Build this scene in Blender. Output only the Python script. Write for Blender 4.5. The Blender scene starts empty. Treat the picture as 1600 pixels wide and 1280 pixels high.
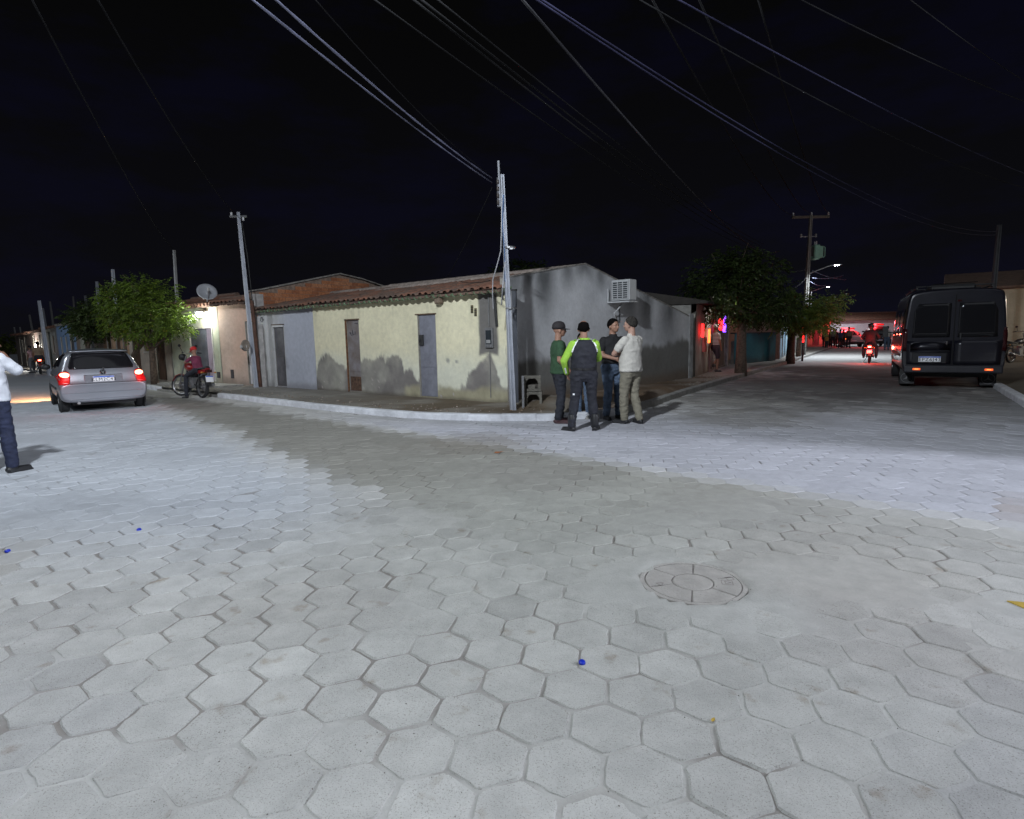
import bpy, bmesh, math, random
import numpy as np
from mathutils import Vector, Matrix, Quaternion, noise
from mathutils.bvhtree import BVHTree

random.seed(7)
rng = np.random.default_rng(11)
R = math.radians
scene = bpy.context.scene
col = scene.collection

# ---------------------------------------------------------------- camera
CAM_Z = 1.5
FPX, PITCH, ROLL = 918.0, R(7.08), R(-1.1)
cF = Vector((0, math.cos(PITCH), -math.sin(PITCH)))
cR0 = Vector((1, 0, 0)); cU0 = cR0.cross(cF)
cR = cR0 * math.cos(ROLL) + cU0 * math.sin(ROLL)
cU = cU0 * math.cos(ROLL) - cR0 * math.sin(ROLL)
cam_d = bpy.data.cameras.new('camera')
cam_d.sensor_width = 36.0
cam_d.lens = FPX / 1600 * 36
cam_d.clip_start = 0.05
cam_d.clip_end = 2000
cam = bpy.data.objects.new('camera', cam_d)
col.objects.link(cam)
M3 = Matrix((cR, cU, -cF)).transposed()
cam.matrix_world = Matrix.Translation((0, 0, CAM_Z)) @ M3.to_4x4()
scene.camera = cam

def ray(px, py):
    return cF + cR * ((px - 800) / FPX) - cU * ((py - 640) / FPX)
def G(px, py, z=0.0):
    d = ray(px, py); t = (z - CAM_Z) / d.z
    return Vector((0, 0, CAM_Z)) + d * t
def at(px, py, Y):
    d = ray(px, py)
    return Vector((0, 0, CAM_Z)) + d * (Y / d.y)

# ---------------------------------------------------------------- world, moonless night
world = bpy.data.worlds.new('World'); scene.world = world
world.use_nodes = True
nt = world.node_tree; nt.nodes.clear()
wo = nt.nodes.new('ShaderNodeOutputWorld'); bg = nt.nodes.new('ShaderNodeBackground')
tc = nt.nodes.new('ShaderNodeTexCoord')
mp = nt.nodes.new('ShaderNodeMapping'); mp.inputs['Scale'].default_value = (2.2, 2.2, 7.0)
nz = nt.nodes.new('ShaderNodeTexNoise'); nz.inputs['Scale'].default_value = 1.6; nz.inputs['Detail'].default_value = 5; nz.inputs['Roughness'].default_value = .62
rp = nt.nodes.new('ShaderNodeValToRGB')
rp.color_ramp.elements[0].position = .46; rp.color_ramp.elements[0].color = (.0019, .0019, .0020, 1)
rp.color_ramp.elements[1].position = .64; rp.color_ramp.elements[1].color = (.0021, .0021, .0056, 1)
sp = nt.nodes.new('ShaderNodeSeparateXYZ')
rz = nt.nodes.new('ShaderNodeMapRange'); rz.inputs['From Min'].default_value = .45; rz.inputs['From Max'].default_value = 0.0
rz.inputs['To Min'].default_value = 0.0; rz.inputs['To Max'].default_value = 1.0
mx = nt.nodes.new('ShaderNodeMix'); mx.data_type = 'RGBA'; mx.blend_type = 'ADD'
mx.inputs[7].default_value = (.0018, .0018, .0034, 1)
ln = nt.links.new
ln(tc.outputs['Generated'], mp.inputs['Vector']); ln(mp.outputs['Vector'], nz.inputs['Vector'])
ln(nz.outputs['Fac'], rp.inputs['Fac']); ln(tc.outputs['Generated'], sp.inputs['Vector'])
ln(sp.outputs['Z'], rz.inputs['Value']); ln(rz.outputs['Result'], mx.inputs[0])
ln(rp.outputs['Color'], mx.inputs[6]); ln(mx.outputs[2], bg.inputs['Color'])
bg.inputs['Strength'].default_value = 1.0
ln(bg.outputs['Background'], wo.inputs['Surface'])

# faint, very soft fill sun, added in place of town sky glow
sun_d = bpy.data.lights.new('night_fill', 'SUN'); sun_d.energy = .24; sun_d.angle = R(60); sun_d.color = (.86, .92, 1)
sun = bpy.data.objects.new('night_fill', sun_d); col.objects.link(sun)
sun.rotation_euler = Vector((-.28, .66, -.75)).to_track_quat('-Z', 'Y').to_euler()

vs = scene.view_settings
vs.view_transform = 'Standard'; vs.look = 'None'; vs.exposure = 0; vs.gamma = 1; vs.use_curve_mapping = False
scene.cycles.max_bounces = 6; scene.cycles.diffuse_bounces = 3; scene.cycles.glossy_bounces = 3
scene.cycles.transparent_max_bounces = 6
scene.cycles.use_denoising = True
scene.cycles.sample_clamp_indirect = 4.0

# ---------------------------------------------------------------- helpers
def tag(o, label=None, cat=None, group=None, kind=None):
    if label: o['label'] = label
    if cat: o['category'] = cat
    if group: o['group'] = group
    if kind: o['kind'] = kind
    return o

def empty(name, loc=(0, 0, 0), rz=0.0, label=None, cat=None, group=None, parent=None):
    o = bpy.data.objects.new(name, None); col.objects.link(o)
    o.location = loc; o.rotation_euler = (0, 0, rz); o.empty_display_size = .2
    if parent: o.parent = parent
    return tag(o, label, cat, group)

def new_obj(name, me, m=None, parent=None, smooth=False):
    o = bpy.data.objects.new(name, me); col.objects.link(o)
    if m is not None and len(me.materials) == 0: me.materials.append(m)
    if parent: o.parent = parent
    if smooth and len(me.polygons): me.polygons.foreach_set('use_smooth', [True] * len(me.polygons))
    return o

class MB:
    """collects polygons into one mesh"""
    def __init__(s): s.v = []; s.f = []; s.m = []
    def add(s, vs_, fs, mi=0):
        n = len(s.v); s.v += [tuple(v) for v in vs_]
        for f in fs: s.f.append(tuple(i + n for i in f)); s.m.append(mi)
        return s
    def box(s, c, d, mi=0, rot=None):
        x, y, z = d[0] / 2, d[1] / 2, d[2] / 2
        vs_ = [Vector((a * x, b * y, e * z)) for e in (-1, 1) for b in (-1, 1) for a in (-1, 1)]
        if rot is not None: vs_ = [rot @ v for v in vs_]
        c = Vector(c)
        return s.add([v + c for v in vs_], [(0, 2, 3, 1), (4, 5, 7, 6), (0, 1, 5, 4), (2, 6, 7, 3), (0, 4, 6, 2), (1, 3, 7, 5)], mi)
    def bx(s, x0, x1, y0, y1, z0, z1, mi=0):
        return s.box(((x0 + x1) / 2, (y0 + y1) / 2, (z0 + z1) / 2), (x1 - x0, y1 - y0, z1 - z0), mi)
    def loft(s, rings, cap=True, mi=0, closed=False):
        n = len(rings[0]); b = len(s.v)
        for r in rings: s.v += [tuple(v) for v in r]
        k = len(rings)
        for i in range(k if closed else k - 1):
            i2 = (i + 1) % k
            for j in range(n):
                j2 = (j + 1) % n
                s.f.append((b + i * n + j, b + i * n + j2, b + i2 * n + j2, b + i2 * n + j)); s.m.append(mi)
        if cap and not closed:
            s.f.append(tuple(b + j for j in range(n - 1, -1, -1))); s.m.append(mi)
            s.f.append(tuple(b + (k - 1) * n + j for j in range(n))); s.m.append(mi)
        return s
    def tube(s, pts, r, n=8, mi=0, cap=True):
        pts = [Vector(p) for p in pts]
        rr = r if isinstance(r, (list, tuple)) else [r] * len(pts)
        rings = []; up = None
        for i, p in enumerate(pts):
            a = pts[max(i - 1, 0)]; b = pts[min(i + 1, len(pts) - 1)]
            d = (b - a).normalized()
            if up is None: up = d.orthogonal().normalized()
            up = (up - d * up.dot(d))
            up = up.normalized() if up.length > 1e-6 else d.orthogonal().normalized()
            sd = d.cross(up)
            rings.append([p + (up * math.cos(2 * math.pi * k / n) + sd * math.sin(2 * math.pi * k / n)) * rr[i] for k in range(n)])
        return s.loft(rings, cap, mi)
    def ell(s, c, r, n=12, k=8, mi=0, rot=None, z0=-1.0, z1=1.0):
        c = Vector(c); rings = []
        t0, t1 = math.asin(max(-1, z0)), math.asin(min(1, z1))
        for i in range(k + 1):
            t = t0 + (t1 - t0) * i / k
            ring = []
            for j in range(n):
                a = 2 * math.pi * j / n
                v = Vector((r[0] * math.cos(t) * math.cos(a), r[1] * math.cos(t) * math.sin(a), r[2] * math.sin(t)))
                if rot is not None: v = rot @ v
                ring.append(c + v)
            rings.append(ring)
        return s.loft(rings, True, mi)
    def caps(s, p0, p1, r0, r1, n=12, mi=0, fl=1.0, flax=None):
        """tapered capsule; fl squashes it along flax"""
        p0, p1 = Vector(p0), Vector(p1); d = p1 - p0; L = d.length; d = d / max(L, 1e-6)
        ax = Vector(flax) if flax is not None else d.orthogonal()
        ax = ax - d * ax.dot(d); ax = ax.normalized() if ax.length > 1e-5 else d.orthogonal().normalized()
        sd = d.cross(ax); rings = []
        st = [(-.98, .2, 0), (-.7, .714, 0), (-.35, .937, 0), (0, 1, 0), (0, 1, 1), (.35, .937, 1), (.7, .714, 1), (.98, .2, 1)]
        for (t, q, e) in st:
            rr = r1 if e else r0; cc = (p1 if e else p0) + d * (t * rr)
            rings.append([cc + (ax * math.cos(2 * math.pi * k / n) * fl + sd * math.sin(2 * math.pi * k / n)) * rr * q for k in range(n)])
        return s.loft(rings, True, mi)
    def lathe(s, prof, c=(0, 0, 0), axis='z', n=24, mi=0, cap=True):
        c = Vector(c); rings = []
        for (r, h) in prof:
            ring = []
            for k in range(n):
                a = 2 * math.pi * k / n; u, w = r * math.cos(a), r * math.sin(a)
                v = (u, w, h) if axis == 'z' else ((h, u, w) if axis == 'x' else (w, h, u))
                ring.append(c + Vector(v))
            rings.append(ring)
        return s.loft(rings, cap, mi)
    def prism(s, poly, t0, t1, axis='y', mi=0):
        def P(a, b, t): return (a, t, b) if axis == 'y' else ((t, a, b) if axis == 'x' else (a, b, t))
        n = len(poly); b = len(s.v)
        s.v += [P(a, c, t0) for a, c in poly] + [P(a, c, t1) for a, c in poly]
        for j in range(n):
            j2 = (j + 1) % n; s.f.append((b + j, b + j2, b + n + j2, b + n + j)); s.m.append(mi)
        s.f.append(tuple(b + j for j in range(n - 1, -1, -1))); s.m.append(mi)
        s.f.append(tuple(b + n + j for j in range(n))); s.m.append(mi)
        return s
    def mesh(s, name, mats=None):
        me = bpy.data.meshes.new(name); me.from_pydata(s.v, [], s.f); me.update()
        if mats is not None:
            for m in (mats if isinstance(mats, (list, tuple)) else [mats]): me.materials.append(m)
            if len(me.materials) > 1: me.polygons.foreach_set('material_index', s.m)
        bm = bmesh.new(); bm.from_mesh(me); bmesh.ops.recalc_face_normals(bm, faces=bm.faces); bm.to_mesh(me); bm.free()
        return me
    def build(s, name, m, parent=None, smooth=False, bevel=0, seg=1):
        me = s.mesh(name, m); o = new_obj(name, me, None, parent, smooth)
        if bevel:
            b = o.modifiers.new('bevel', 'BEVEL'); b.width = bevel; b.segments = seg; b.limit_method = 'ANGLE'; b.angle_limit = R(30)
        return o

def copy_tree(o, parent=None):
    c = o.copy(); col.objects.link(c); c.parent = parent
    for ch in list(o.children): copy_tree(ch, c)
    return c

def srgb(r, g, b):
    f = lambda c: (c / 255 / 12.92) if c / 255 <= .04045 else ((c / 255 + .055) / 1.055) ** 2.4
    return (f(r), f(g), f(b))

MATS = {}
def mat(name, c, rough=.7, metal=0.0, var=.15, scale=6.0, bump=.0, bscale=40.0, spec=.5, emis=None, estr=0.0, c2=None, coat=0.0, detail=6, attr=None, trans=0.0):
    if name in MATS: return MATS[name]
    m = bpy.data.materials.new(name); m.use_nodes = True; t = m.node_tree; n = t.nodes; l = t.links.new
    b = n['Principled BSDF']
    b.inputs['Roughness'].default_value = rough; b.inputs['Metallic'].default_value = metal
    b.inputs['Specular IOR Level'].default_value = spec
    b.inputs['Coat Weight'].default_value = coat
    if trans: b.inputs['Transmission Weight'].default_value = trans
    ge = n.new('ShaderNodeNewGeometry'); 
    no = n.new('ShaderNodeTexNoise'); no.inputs['Scale'].default_value = scale; no.inputs['Detail'].default_value = detail
    no.inputs['Roughness'].default_value = .65
    l(ge.outputs['Position'], no.inputs['Vector'])
    r = n.new('ShaderNodeValToRGB'); e = r.color_ramp.elements
    lo = c2 if c2 else tuple(x * (1 - var * 1.4) for x in c)
    hi = c if c2 else tuple(min(1, x * (1 + var)) for x in c)
    e[0].position = .32; e[0].color = (*lo, 1); e[1].position = .66; e[1].color = (*hi, 1)
    l(no.outputs['Fac'], r.inputs['Fac'])
    out = r.outputs['Color']
    if attr:
        at_ = n.new('ShaderNodeAttribute'); at_.attribute_name = attr
        mm = n.new('ShaderNodeMix'); mm.data_type = 'RGBA'; mm.blend_type = 'MULTIPLY'; mm.inputs[0].default_value = 1
        l(out, mm.inputs[6]); l(at_.outputs['Color'], mm.inputs[7]); out = mm.outputs[2]
    l(out, b.inputs['Base Color'])
    if bump:
        nb = n.new('ShaderNodeTexNoise'); nb.inputs['Scale'].default_value = bscale; nb.inputs['Detail'].default_value = 5
        l(ge.outputs['Position'], nb.inputs['Vector'])
        bp = n.new('ShaderNodeBump'); bp.inputs['Strength'].default_value = bump; bp.inputs['Distance'].default_value = .02
        l(nb.outputs['Fac'], bp.inputs['Height']); l(bp.outputs['Normal'], b.inputs['Normal'])
    if emis:
        b.inputs['Emission Color'].default_value = (*emis, 1); b.inputs['Emission Strength'].default_value = estr
    MATS[name] = m
    return m

def cmat(name, rough=.85, bump=.25, bscale=60, spec=.3):
    """material whose colour comes from a painted colour attribute, with fine grain on top"""
    if name in MATS: return MATS[name]
    m = mat(name, (1, 1, 1), rough, 0, .10, 9, bump, bscale, spec, attr='paint')
    return m

# numpy value noise
_tab = rng.random((256, 256))
def vnoise(x, y, seed=0):
    x = np.asarray(x, float) + seed * 17.3; y = np.asarray(y, float) + seed * 31.7
    xi = np.floor(x).astype(int); yi = np.floor(y).astype(int); fx = x - xi; fy = y - yi
    fx = fx * fx * (3 - 2 * fx); fy = fy * fy * (3 - 2 * fy)
    a = _tab[xi & 255, yi & 255]; b = _tab[(xi + 1) & 255, yi & 255]; c = _tab[xi & 255, (yi + 1) & 255]; d = _tab[(xi + 1) & 255, (yi + 1) & 255]
    return (a * (1 - fx) + b * fx) * (1 - fy) + (c * (1 - fx) + d * fx) * fy
def fbm(x, y, o=4, seed=0):
    s = 0; a = 1; t = 0
    for i in range(o):
        s = s + a * vnoise(x * 2 ** i, y * 2 ** i, seed + i * 3); t += a; a *= .5
    return s / t
def sst(a, b, x):
    t = np.clip((x - a) / (b - a), 0, 1); return t * t * (3 - 2 * t)

def np_mesh(name, V, F, m, parent=None, cols=None, smooth=False):
    me = bpy.data.meshes.new(name)
    V = np.asarray(V, np.float32); F = np.asarray(F, np.int32)
    me.vertices.add(len(V)); me.vertices.foreach_set('co', V.ravel())
    k = F.shape[1]
    me.loops.add(F.size); me.loops.foreach_set('vertex_index', F.ravel())
    me.polygons.add(len(F)); me.polygons.foreach_set('loop_start', np.arange(0, F.size, k, dtype=np.int32))
    me.update(calc_edges=True)
    if cols is not None:
        ca = me.color_attributes.new('paint', 'FLOAT_COLOR', 'POINT')
        C = np.ones((len(V), 4), np.float32); C[:, :3] = cols; ca.data.foreach_set('color', C.ravel())
    for q in (m if isinstance(m, (list, tuple)) else [m]): me.materials.append(q)
    return new_obj(name, me, None, parent, smooth)

def grid_faces(nx, ny):
    i = np.arange(nx - 1)[:, None] * ny + np.arange(ny - 1)[None, :]
    i = i.ravel(); return np.stack([i, i + ny, i + ny + 1, i + 1], 1)

# ================================================================ GROUND
KERB = [(-33, 38.8), (-24.7, 31.5), (-18.7, 26.3), (-11.46, 18.9), (-7.78, 15.82), (-4.19, 12.73), (-1.95, 11.09), (-.7, 10.58), (.74, 10.39), (1.75, 10.75),
        (2.7, 11.85), (4.25, 14.35), (7.29, 19.03), (14.05, 29.26), (23.6, 44.3), (36.5, 64.0)]
def catmull(P, step):
    P = [Vector((*p, 0)) if len(p) == 2 else Vector(p) for p in P]
    out = []
    for i in range(len(P) - 1):
        a = P[max(i - 1, 0)]; b = P[i]; c = P[i + 1]; d = P[min(i + 2, len(P) - 1)]
        # centripetal-ish tangents
        L = (c - b).length
        m1 = (c - a) / max((c - a).length, 1e-6) * L; m2 = (d - b) / max((d - b).length, 1e-6) * L
        k = max(2, int(L / .1))
        for j in range(k):
            t = j / k
            out.append(b * (2*t**3 - 3*t**2 + 1) + m1 * (t**3 - 2*t**2 + t) + c * (-2*t**3 + 3*t**2) + m2 * (t**3 - t**2))
    out.append(P[-1])
    res = [out[0]]; acc = 0
    for i in range(1, len(out)):
        acc += (out[i] - out[i - 1]).length
        if acc >= step: res.append(out[i]); acc = 0
    return res
KP = catmull(KERB, .62)

ground_m = mat('earth', (.11, .085, .06), .95, var=.3, scale=1.2, bump=.5, bscale=20)
me = MB().add([(-600, -300, -.06), (600, -300, -.06), (600, 900, -.06), (-600, 900, -.06)], [(0, 1, 2, 3)]).mesh('ground', ground_m)
tag(new_obj('ground', me), kind='structure')

# bright and dim bands of light painted into the paving colour (edges from the plan)
def side(x, y, p, q):          # signed distance left of line p->q
    dx, dy = q[0] - p[0], q[1] - p[1]; L = math.hypot(dx, dy)
    return ((x - p[0]) * dy - (y - p[1]) * dx) / L
def shade_zone(x, y):
    """0 = pale ground, 1 = diagonal strip of shade painted darker"""
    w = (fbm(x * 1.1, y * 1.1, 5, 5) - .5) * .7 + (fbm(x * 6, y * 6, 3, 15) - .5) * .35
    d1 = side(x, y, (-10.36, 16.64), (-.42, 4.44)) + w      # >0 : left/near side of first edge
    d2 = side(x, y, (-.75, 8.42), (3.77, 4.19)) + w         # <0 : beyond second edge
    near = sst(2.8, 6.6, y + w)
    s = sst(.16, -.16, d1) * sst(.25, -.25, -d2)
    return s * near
def ground_paint(x, y):
    z = shade_zone(x, y)
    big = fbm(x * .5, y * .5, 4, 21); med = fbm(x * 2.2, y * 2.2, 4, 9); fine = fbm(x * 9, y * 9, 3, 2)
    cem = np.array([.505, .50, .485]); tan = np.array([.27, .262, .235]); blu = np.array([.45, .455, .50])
    c = cem[None] * (1 - z[:, None]) + tan[None] * z[:, None]  # darker strip of shade mixed into the base colour
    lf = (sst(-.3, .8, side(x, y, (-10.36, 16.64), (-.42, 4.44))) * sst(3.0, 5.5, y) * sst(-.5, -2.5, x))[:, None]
    c = c * (1 - lf) + np.array([.50, .525, .565])[None] * lf  # left pool of light put into the colour, paler and bluer
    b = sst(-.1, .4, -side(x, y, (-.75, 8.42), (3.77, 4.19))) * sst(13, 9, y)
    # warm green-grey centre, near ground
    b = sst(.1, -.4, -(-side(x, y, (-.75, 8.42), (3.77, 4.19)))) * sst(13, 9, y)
    c = c * (1 - b[:, None]) + blu[None] * b[:, None]  # cool band of light on the right, painted bluish
    g = np.exp(-(((x - .1) / 1.6) ** 2 + ((y - 4.6) / 2.6) ** 2)) * .5
    c = c * (1 - g[:, None]) + np.array([.44, .455, .41])[None] * g[:, None]
    # dirt patch at the left edge, tan and darker patches at the right
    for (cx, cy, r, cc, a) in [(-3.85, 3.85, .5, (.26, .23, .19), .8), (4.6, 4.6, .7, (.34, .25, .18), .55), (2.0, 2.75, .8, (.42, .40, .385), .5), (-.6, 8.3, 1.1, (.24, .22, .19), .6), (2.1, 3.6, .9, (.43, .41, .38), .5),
                               (4.2, 10.2, 1.6, (.24, .23, .21), .6), (-2.3, 1.95, .9, (.34, .34, .345), .5), (-1.2, 3.3, .6, (.38, .37, .35), .45), (1.9, 1.7, .7, (.36, .36, .37), .5), (3.0, 2.4, .8, (.37, .37, .385), .5), (-2.6, 3.1, .5, (.36, .355, .35), .5), (.2, 6.3, 1.0, (.27, .26, .24), .5), (5.4, 13.0, 3.0, (.22, .21, .19), .7), (9.2, 11.5, 4.2, (.21, .21, .215), .8), (8.5, 16.0, 5.5, (.155, .15, .145), .9), (13.5, 21.0, 5.5, (.16, .155, .15), .85), (7.6, 6.8, .8, (.28, .27, .30), .5)]:  # broad right-hand patches: less dusted road, also painted dark for the street's shade
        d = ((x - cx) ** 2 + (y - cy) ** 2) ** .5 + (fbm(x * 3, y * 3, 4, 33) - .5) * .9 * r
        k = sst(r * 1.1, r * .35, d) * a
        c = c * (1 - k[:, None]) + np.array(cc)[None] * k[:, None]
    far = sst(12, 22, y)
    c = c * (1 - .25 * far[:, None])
    v = (.78 + .20 * big + .22 * med + .16 * fine)
    return c * v[:, None]

def dust_h(x, y):
    """height of the swept-in dust relative to the paver tops"""
    n = fbm(x * .75, y * .75, 4, 40); f = fbm(x * 7, y * 7, 3, 50)
    h = -.0072 + .0045 * sst(.40, .62, n) + .0045 * (f - .5) + .006 * sst(.60, .72, fbm(x * .9, y * .9, 4, 91))
    # around the manhole the dust covers everything
    d = np.hypot((x - 1.35) / 1.9, (y - 3.35) / .8) + (fbm(x * 2.6, y * 2.6, 4, 61) - .5) * .9
    h = np.maximum(h, -.011 + .0155 * sst(.82, .45, d))
    d = np.hypot((x - 2.6) / .9, (y - 2.75) / 1.0) + (fbm(x * 2.6, y * 2.6, 4, 66) - .5) * .9
    h = np.maximum(h, -.011 + .0135 * sst(.8, .4, d))
    # pale left road: dust nearly fills the joints
    l = sst(-.2, .8, side(x, y, (-10.36, 16.64), (-.42, 4.44))) * sst(4.3, 6.0, y)
    h = np.maximum(h, -.011 + l * (.0055 + .0075 * sst(.42, .66, n)))
    # clear joints in the near centre
    k = np.exp(-(((x + .1) / 1.5) ** 2 + ((y - 2.6) / 1.1) ** 2)) * sst(1.3,.7,x)
    h = h - .0035 * k
    # far away the bed is the surface
    return h

xs = np.concatenate([np.arange(-90, -14, 4.), np.arange(-14, -5, .25), np.arange(-5, 5, .045), np.arange(5, 12, .2), np.arange(12, 22, .5), np.arange(22, 80, 2.)])
ys = np.concatenate([np.arange(-14, .8, 1.), np.arange(.8, 6, .045), np.arange(6, 12, .10), np.arange(12, 24, .3), np.arange(24, 130, 2.)])
X, Y = np.meshgrid(xs, ys, indexing='ij'); x = X.ravel(); y = Y.ravel()
hz = dust_h(x, y)
HH = .285
mh = np.array([1.08, 3.42])
dm = np.hypot(x - mh[0], y - mh[1])
hz = np.where(dm < HH + .022, -.03, np.where(dm < HH + .20, np.maximum(hz, .0008 - .002 * sst(.45, .6, fbm(x * 5, y * 5, 3, 99))), hz))
farm = sst(16, 21, np.hypot(x, y)); hz = hz * (1 - farm) + (-.001) * farm
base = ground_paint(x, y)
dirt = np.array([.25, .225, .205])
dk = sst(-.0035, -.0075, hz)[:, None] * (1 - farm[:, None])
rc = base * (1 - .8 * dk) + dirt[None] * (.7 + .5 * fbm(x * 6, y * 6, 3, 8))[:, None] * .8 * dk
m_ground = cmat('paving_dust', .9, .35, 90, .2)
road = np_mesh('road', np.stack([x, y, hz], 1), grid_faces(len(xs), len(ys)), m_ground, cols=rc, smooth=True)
tag(road, kind='structure')

# ---- hexagonal pavers
TH = R(-10.7); S = .2725; OX, OY = .2465, 2.355
ca, sa = math.cos(TH), math.sin(TH)
HR = S / math.sqrt(3)
def paver_local(seed, gap=.0048, nsub=2):
    """ragged-edged hexagon: returns ring of points (top) in local coords"""
    rr = random.Random(seed); P = []
    r0 = HR - gap
    cs = [Vector((math.sin(k * math.pi / 3), math.cos(k * math.pi / 3), 0)) * (r0 + rr.uniform(-.006, .004)) for k in range(6)]
    for k in range(6):
        a, b = cs[k], cs[(k + 1) % 6]
        # blunted corner then mid points
        P.append(a.lerp(b, .07) + Vector((rr.uniform(-.003, .003), rr.uniform(-.003, .003), 0)))
        for tt in ({1: (), 2: (.5,), 3: (.36, .66)}[nsub]): P.append(a.lerp(b, tt + rr.uniform(-.09, .09)) * (1 + rr.uniform(-.034, .018)))
        P.append(a.lerp(b, .93) + Vector((rr.uniform(-.003, .003), rr.uniform(-.003, .003), 0)))
    return P
def kerb_inside(px, py):
    # True on the pavement side of the kerb line
    c = False; P = [(p.x, p.y) for p in KP] + [(60, 90), (-60, 90)]
    n = len(P)
    for i in range(n):
        x1, y1 = P[i]; x2, y2 = P[(i + 1) % n]
        if (y1 > py) != (y2 > py) and px < (x2 - x1) * (py - y1) / (y2 - y1) + x1: c = not c
    return c
centres = []
for v in range(-12, 120):
    for u in range(-120, 120):
        uu = u + (v % 2) * .5; vv = v * math.sqrt(3) / 2
        cx = OX + S * (uu * ca - vv * sa); cy = OY + S * (uu * sa + vv * ca)
        if cy < 1.25 or cy > 19 or abs(cx) > .93 * cy + .5: continue
        if math.hypot(cx, cy) > 19.5: continue
        if cy > 9.5 and kerb_inside(cx, cy): continue
        if math.hypot(cx - mh[0], cy - mh[1]) < .355: continue
        centres.append((cx, cy))
centres.sort(key=lambda c: c[0] ** 2 + c[1] ** 2)
# visible test for the 300 largest
def in_frame(cx, cy):
    d = Vector((cx, cy, -CAM_Z)); z = d.dot(cF)
    if z < .2: return False
    px = 800 + FPX * d.dot(cR) / z; py = 640 - FPX * d.dot(cU) / z
    return -60 < px < 1660 and py < 1370
vis = [c for c in centres if in_frame(*c)]
near, rest = vis[:298], vis[298:]
variants = []; NV_ = 24
cc = np.array(near); tone = np.ones(len(cc))
for i in range(NV_):
    P = paver_local(100 + i, .0028, 3); n = len(P); V = []; F = []; rj = random.Random(i)
    for p in P: q_ = rj.uniform(.925, .965); V.append((p.x * q_, p.y * q_, 0.0))
    for p in P: V.append((p.x, p.y, -.010))
    F.append(tuple(range(n)))
    for k in range(1):
        for j in range(n):
            j2 = (j + 1) % n; F.append((k * n + j, (k + 1) * n + j, (k + 1) * n + j2, k * n + j2))
    me = bpy.data.meshes.new('paver'); me.from_pydata(V, [], F); me.update()
    bm = bmesh.new(); bm.from_mesh(me); bmesh.ops.recalc_face_normals(bm, faces=bm.faces); bm.to_mesh(me); bm.free()
    variants.append(me)
# material for the individual pavers reads the same plan colours through a per-object colour
m_paver = mat('paver_concrete', (1, 1, 1), .88, var=.15, scale=5, bump=.28, bscale=60, spec=.25)
t = m_paver.node_tree; oi = t.nodes.new('ShaderNodeObjectInfo'); mm = t.nodes.new('ShaderNodeMix'); mm.data_type = 'RGBA'; mm.blend_type = 'MULTIPLY'; mm.inputs[0].default_value = 1
b = t.nodes['Principled BSDF']; src = b.inputs['Base Color'].links[0].from_socket
t.links.new(src, mm.inputs[6]); t.links.new(oi.outputs['Color'], mm.inputs[7])
# speckle: small pits and pale flecks
ns = t.nodes.new('ShaderNodeTexNoise'); ns.inputs['Scale'].default_value = 190; ns.inputs['Detail'].default_value = 3
nb = t.nodes.new('ShaderNodeNewGeometry'); t.links.new(nb.outputs['Position'], ns.inputs['Vector'])
rs = t.nodes.new('ShaderNodeValToRGB'); rs.color_ramp.elements[0].position = .33; rs.color_ramp.elements[0].color = (.62, .6, .57, 1); rs.color_ramp.elements[1].position = .43; rs.color_ramp.elements[1].color = (1, 1, 1, 1)
t.links.new(ns.outputs['Fac'], rs.inputs['Fac'])
m2 = t.nodes.new('ShaderNodeMix'); m2.data_type = 'RGBA'; m2.blend_type = 'MULTIPLY'; m2.inputs[0].default_value = 1
t.links.new(mm.outputs[2], m2.inputs[6]); t.links.new(rs.outputs['Color'], m2.inputs[7]); t.links.new(m2.outputs[2], b.inputs['Base Color'])
# scattered reddish-brown spills and scuffs
nsp = t.nodes.new('ShaderNodeTexNoise'); nsp.inputs['Scale'].default_value = 5.5; nsp.inputs['Detail'].default_value = 6
t.links.new(nb.outputs['Position'], nsp.inputs['Vector'])
rsp = t.nodes.new('ShaderNodeValToRGB'); rsp.color_ramp.elements[0].position = .63; rsp.color_ramp.elements[0].color = (1, 1, 1, 1); rsp.color_ramp.elements[1].position = .76; rsp.color_ramp.elements[1].color = (.66, .58, .50, 1)
t.links.new(nsp.outputs['Fac'], rsp.inputs['Fac'])
m3 = t.nodes.new('ShaderNodeMix'); m3.data_type = 'RGBA'; m3.blend_type = 'MULTIPLY'; m3.inputs[0].default_value = 1
t.links.new(m2.outputs[2], m3.inputs[6]); t.links.new(rsp.outputs['Color'], m3.inputs[7]); t.links.new(m3.outputs[2], b.inputs['Base Color'])
for me in variants: me.materials.append(m_paver)
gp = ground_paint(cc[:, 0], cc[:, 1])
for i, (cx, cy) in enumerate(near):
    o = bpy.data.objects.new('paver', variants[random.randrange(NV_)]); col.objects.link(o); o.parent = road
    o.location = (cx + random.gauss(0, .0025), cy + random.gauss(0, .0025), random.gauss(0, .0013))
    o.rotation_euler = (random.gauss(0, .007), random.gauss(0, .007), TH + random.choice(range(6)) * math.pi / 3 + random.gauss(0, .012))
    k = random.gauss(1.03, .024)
    o.color = (gp[i, 0] * k, gp[i, 1] * k, gp[i, 2] * k, 1)
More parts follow.
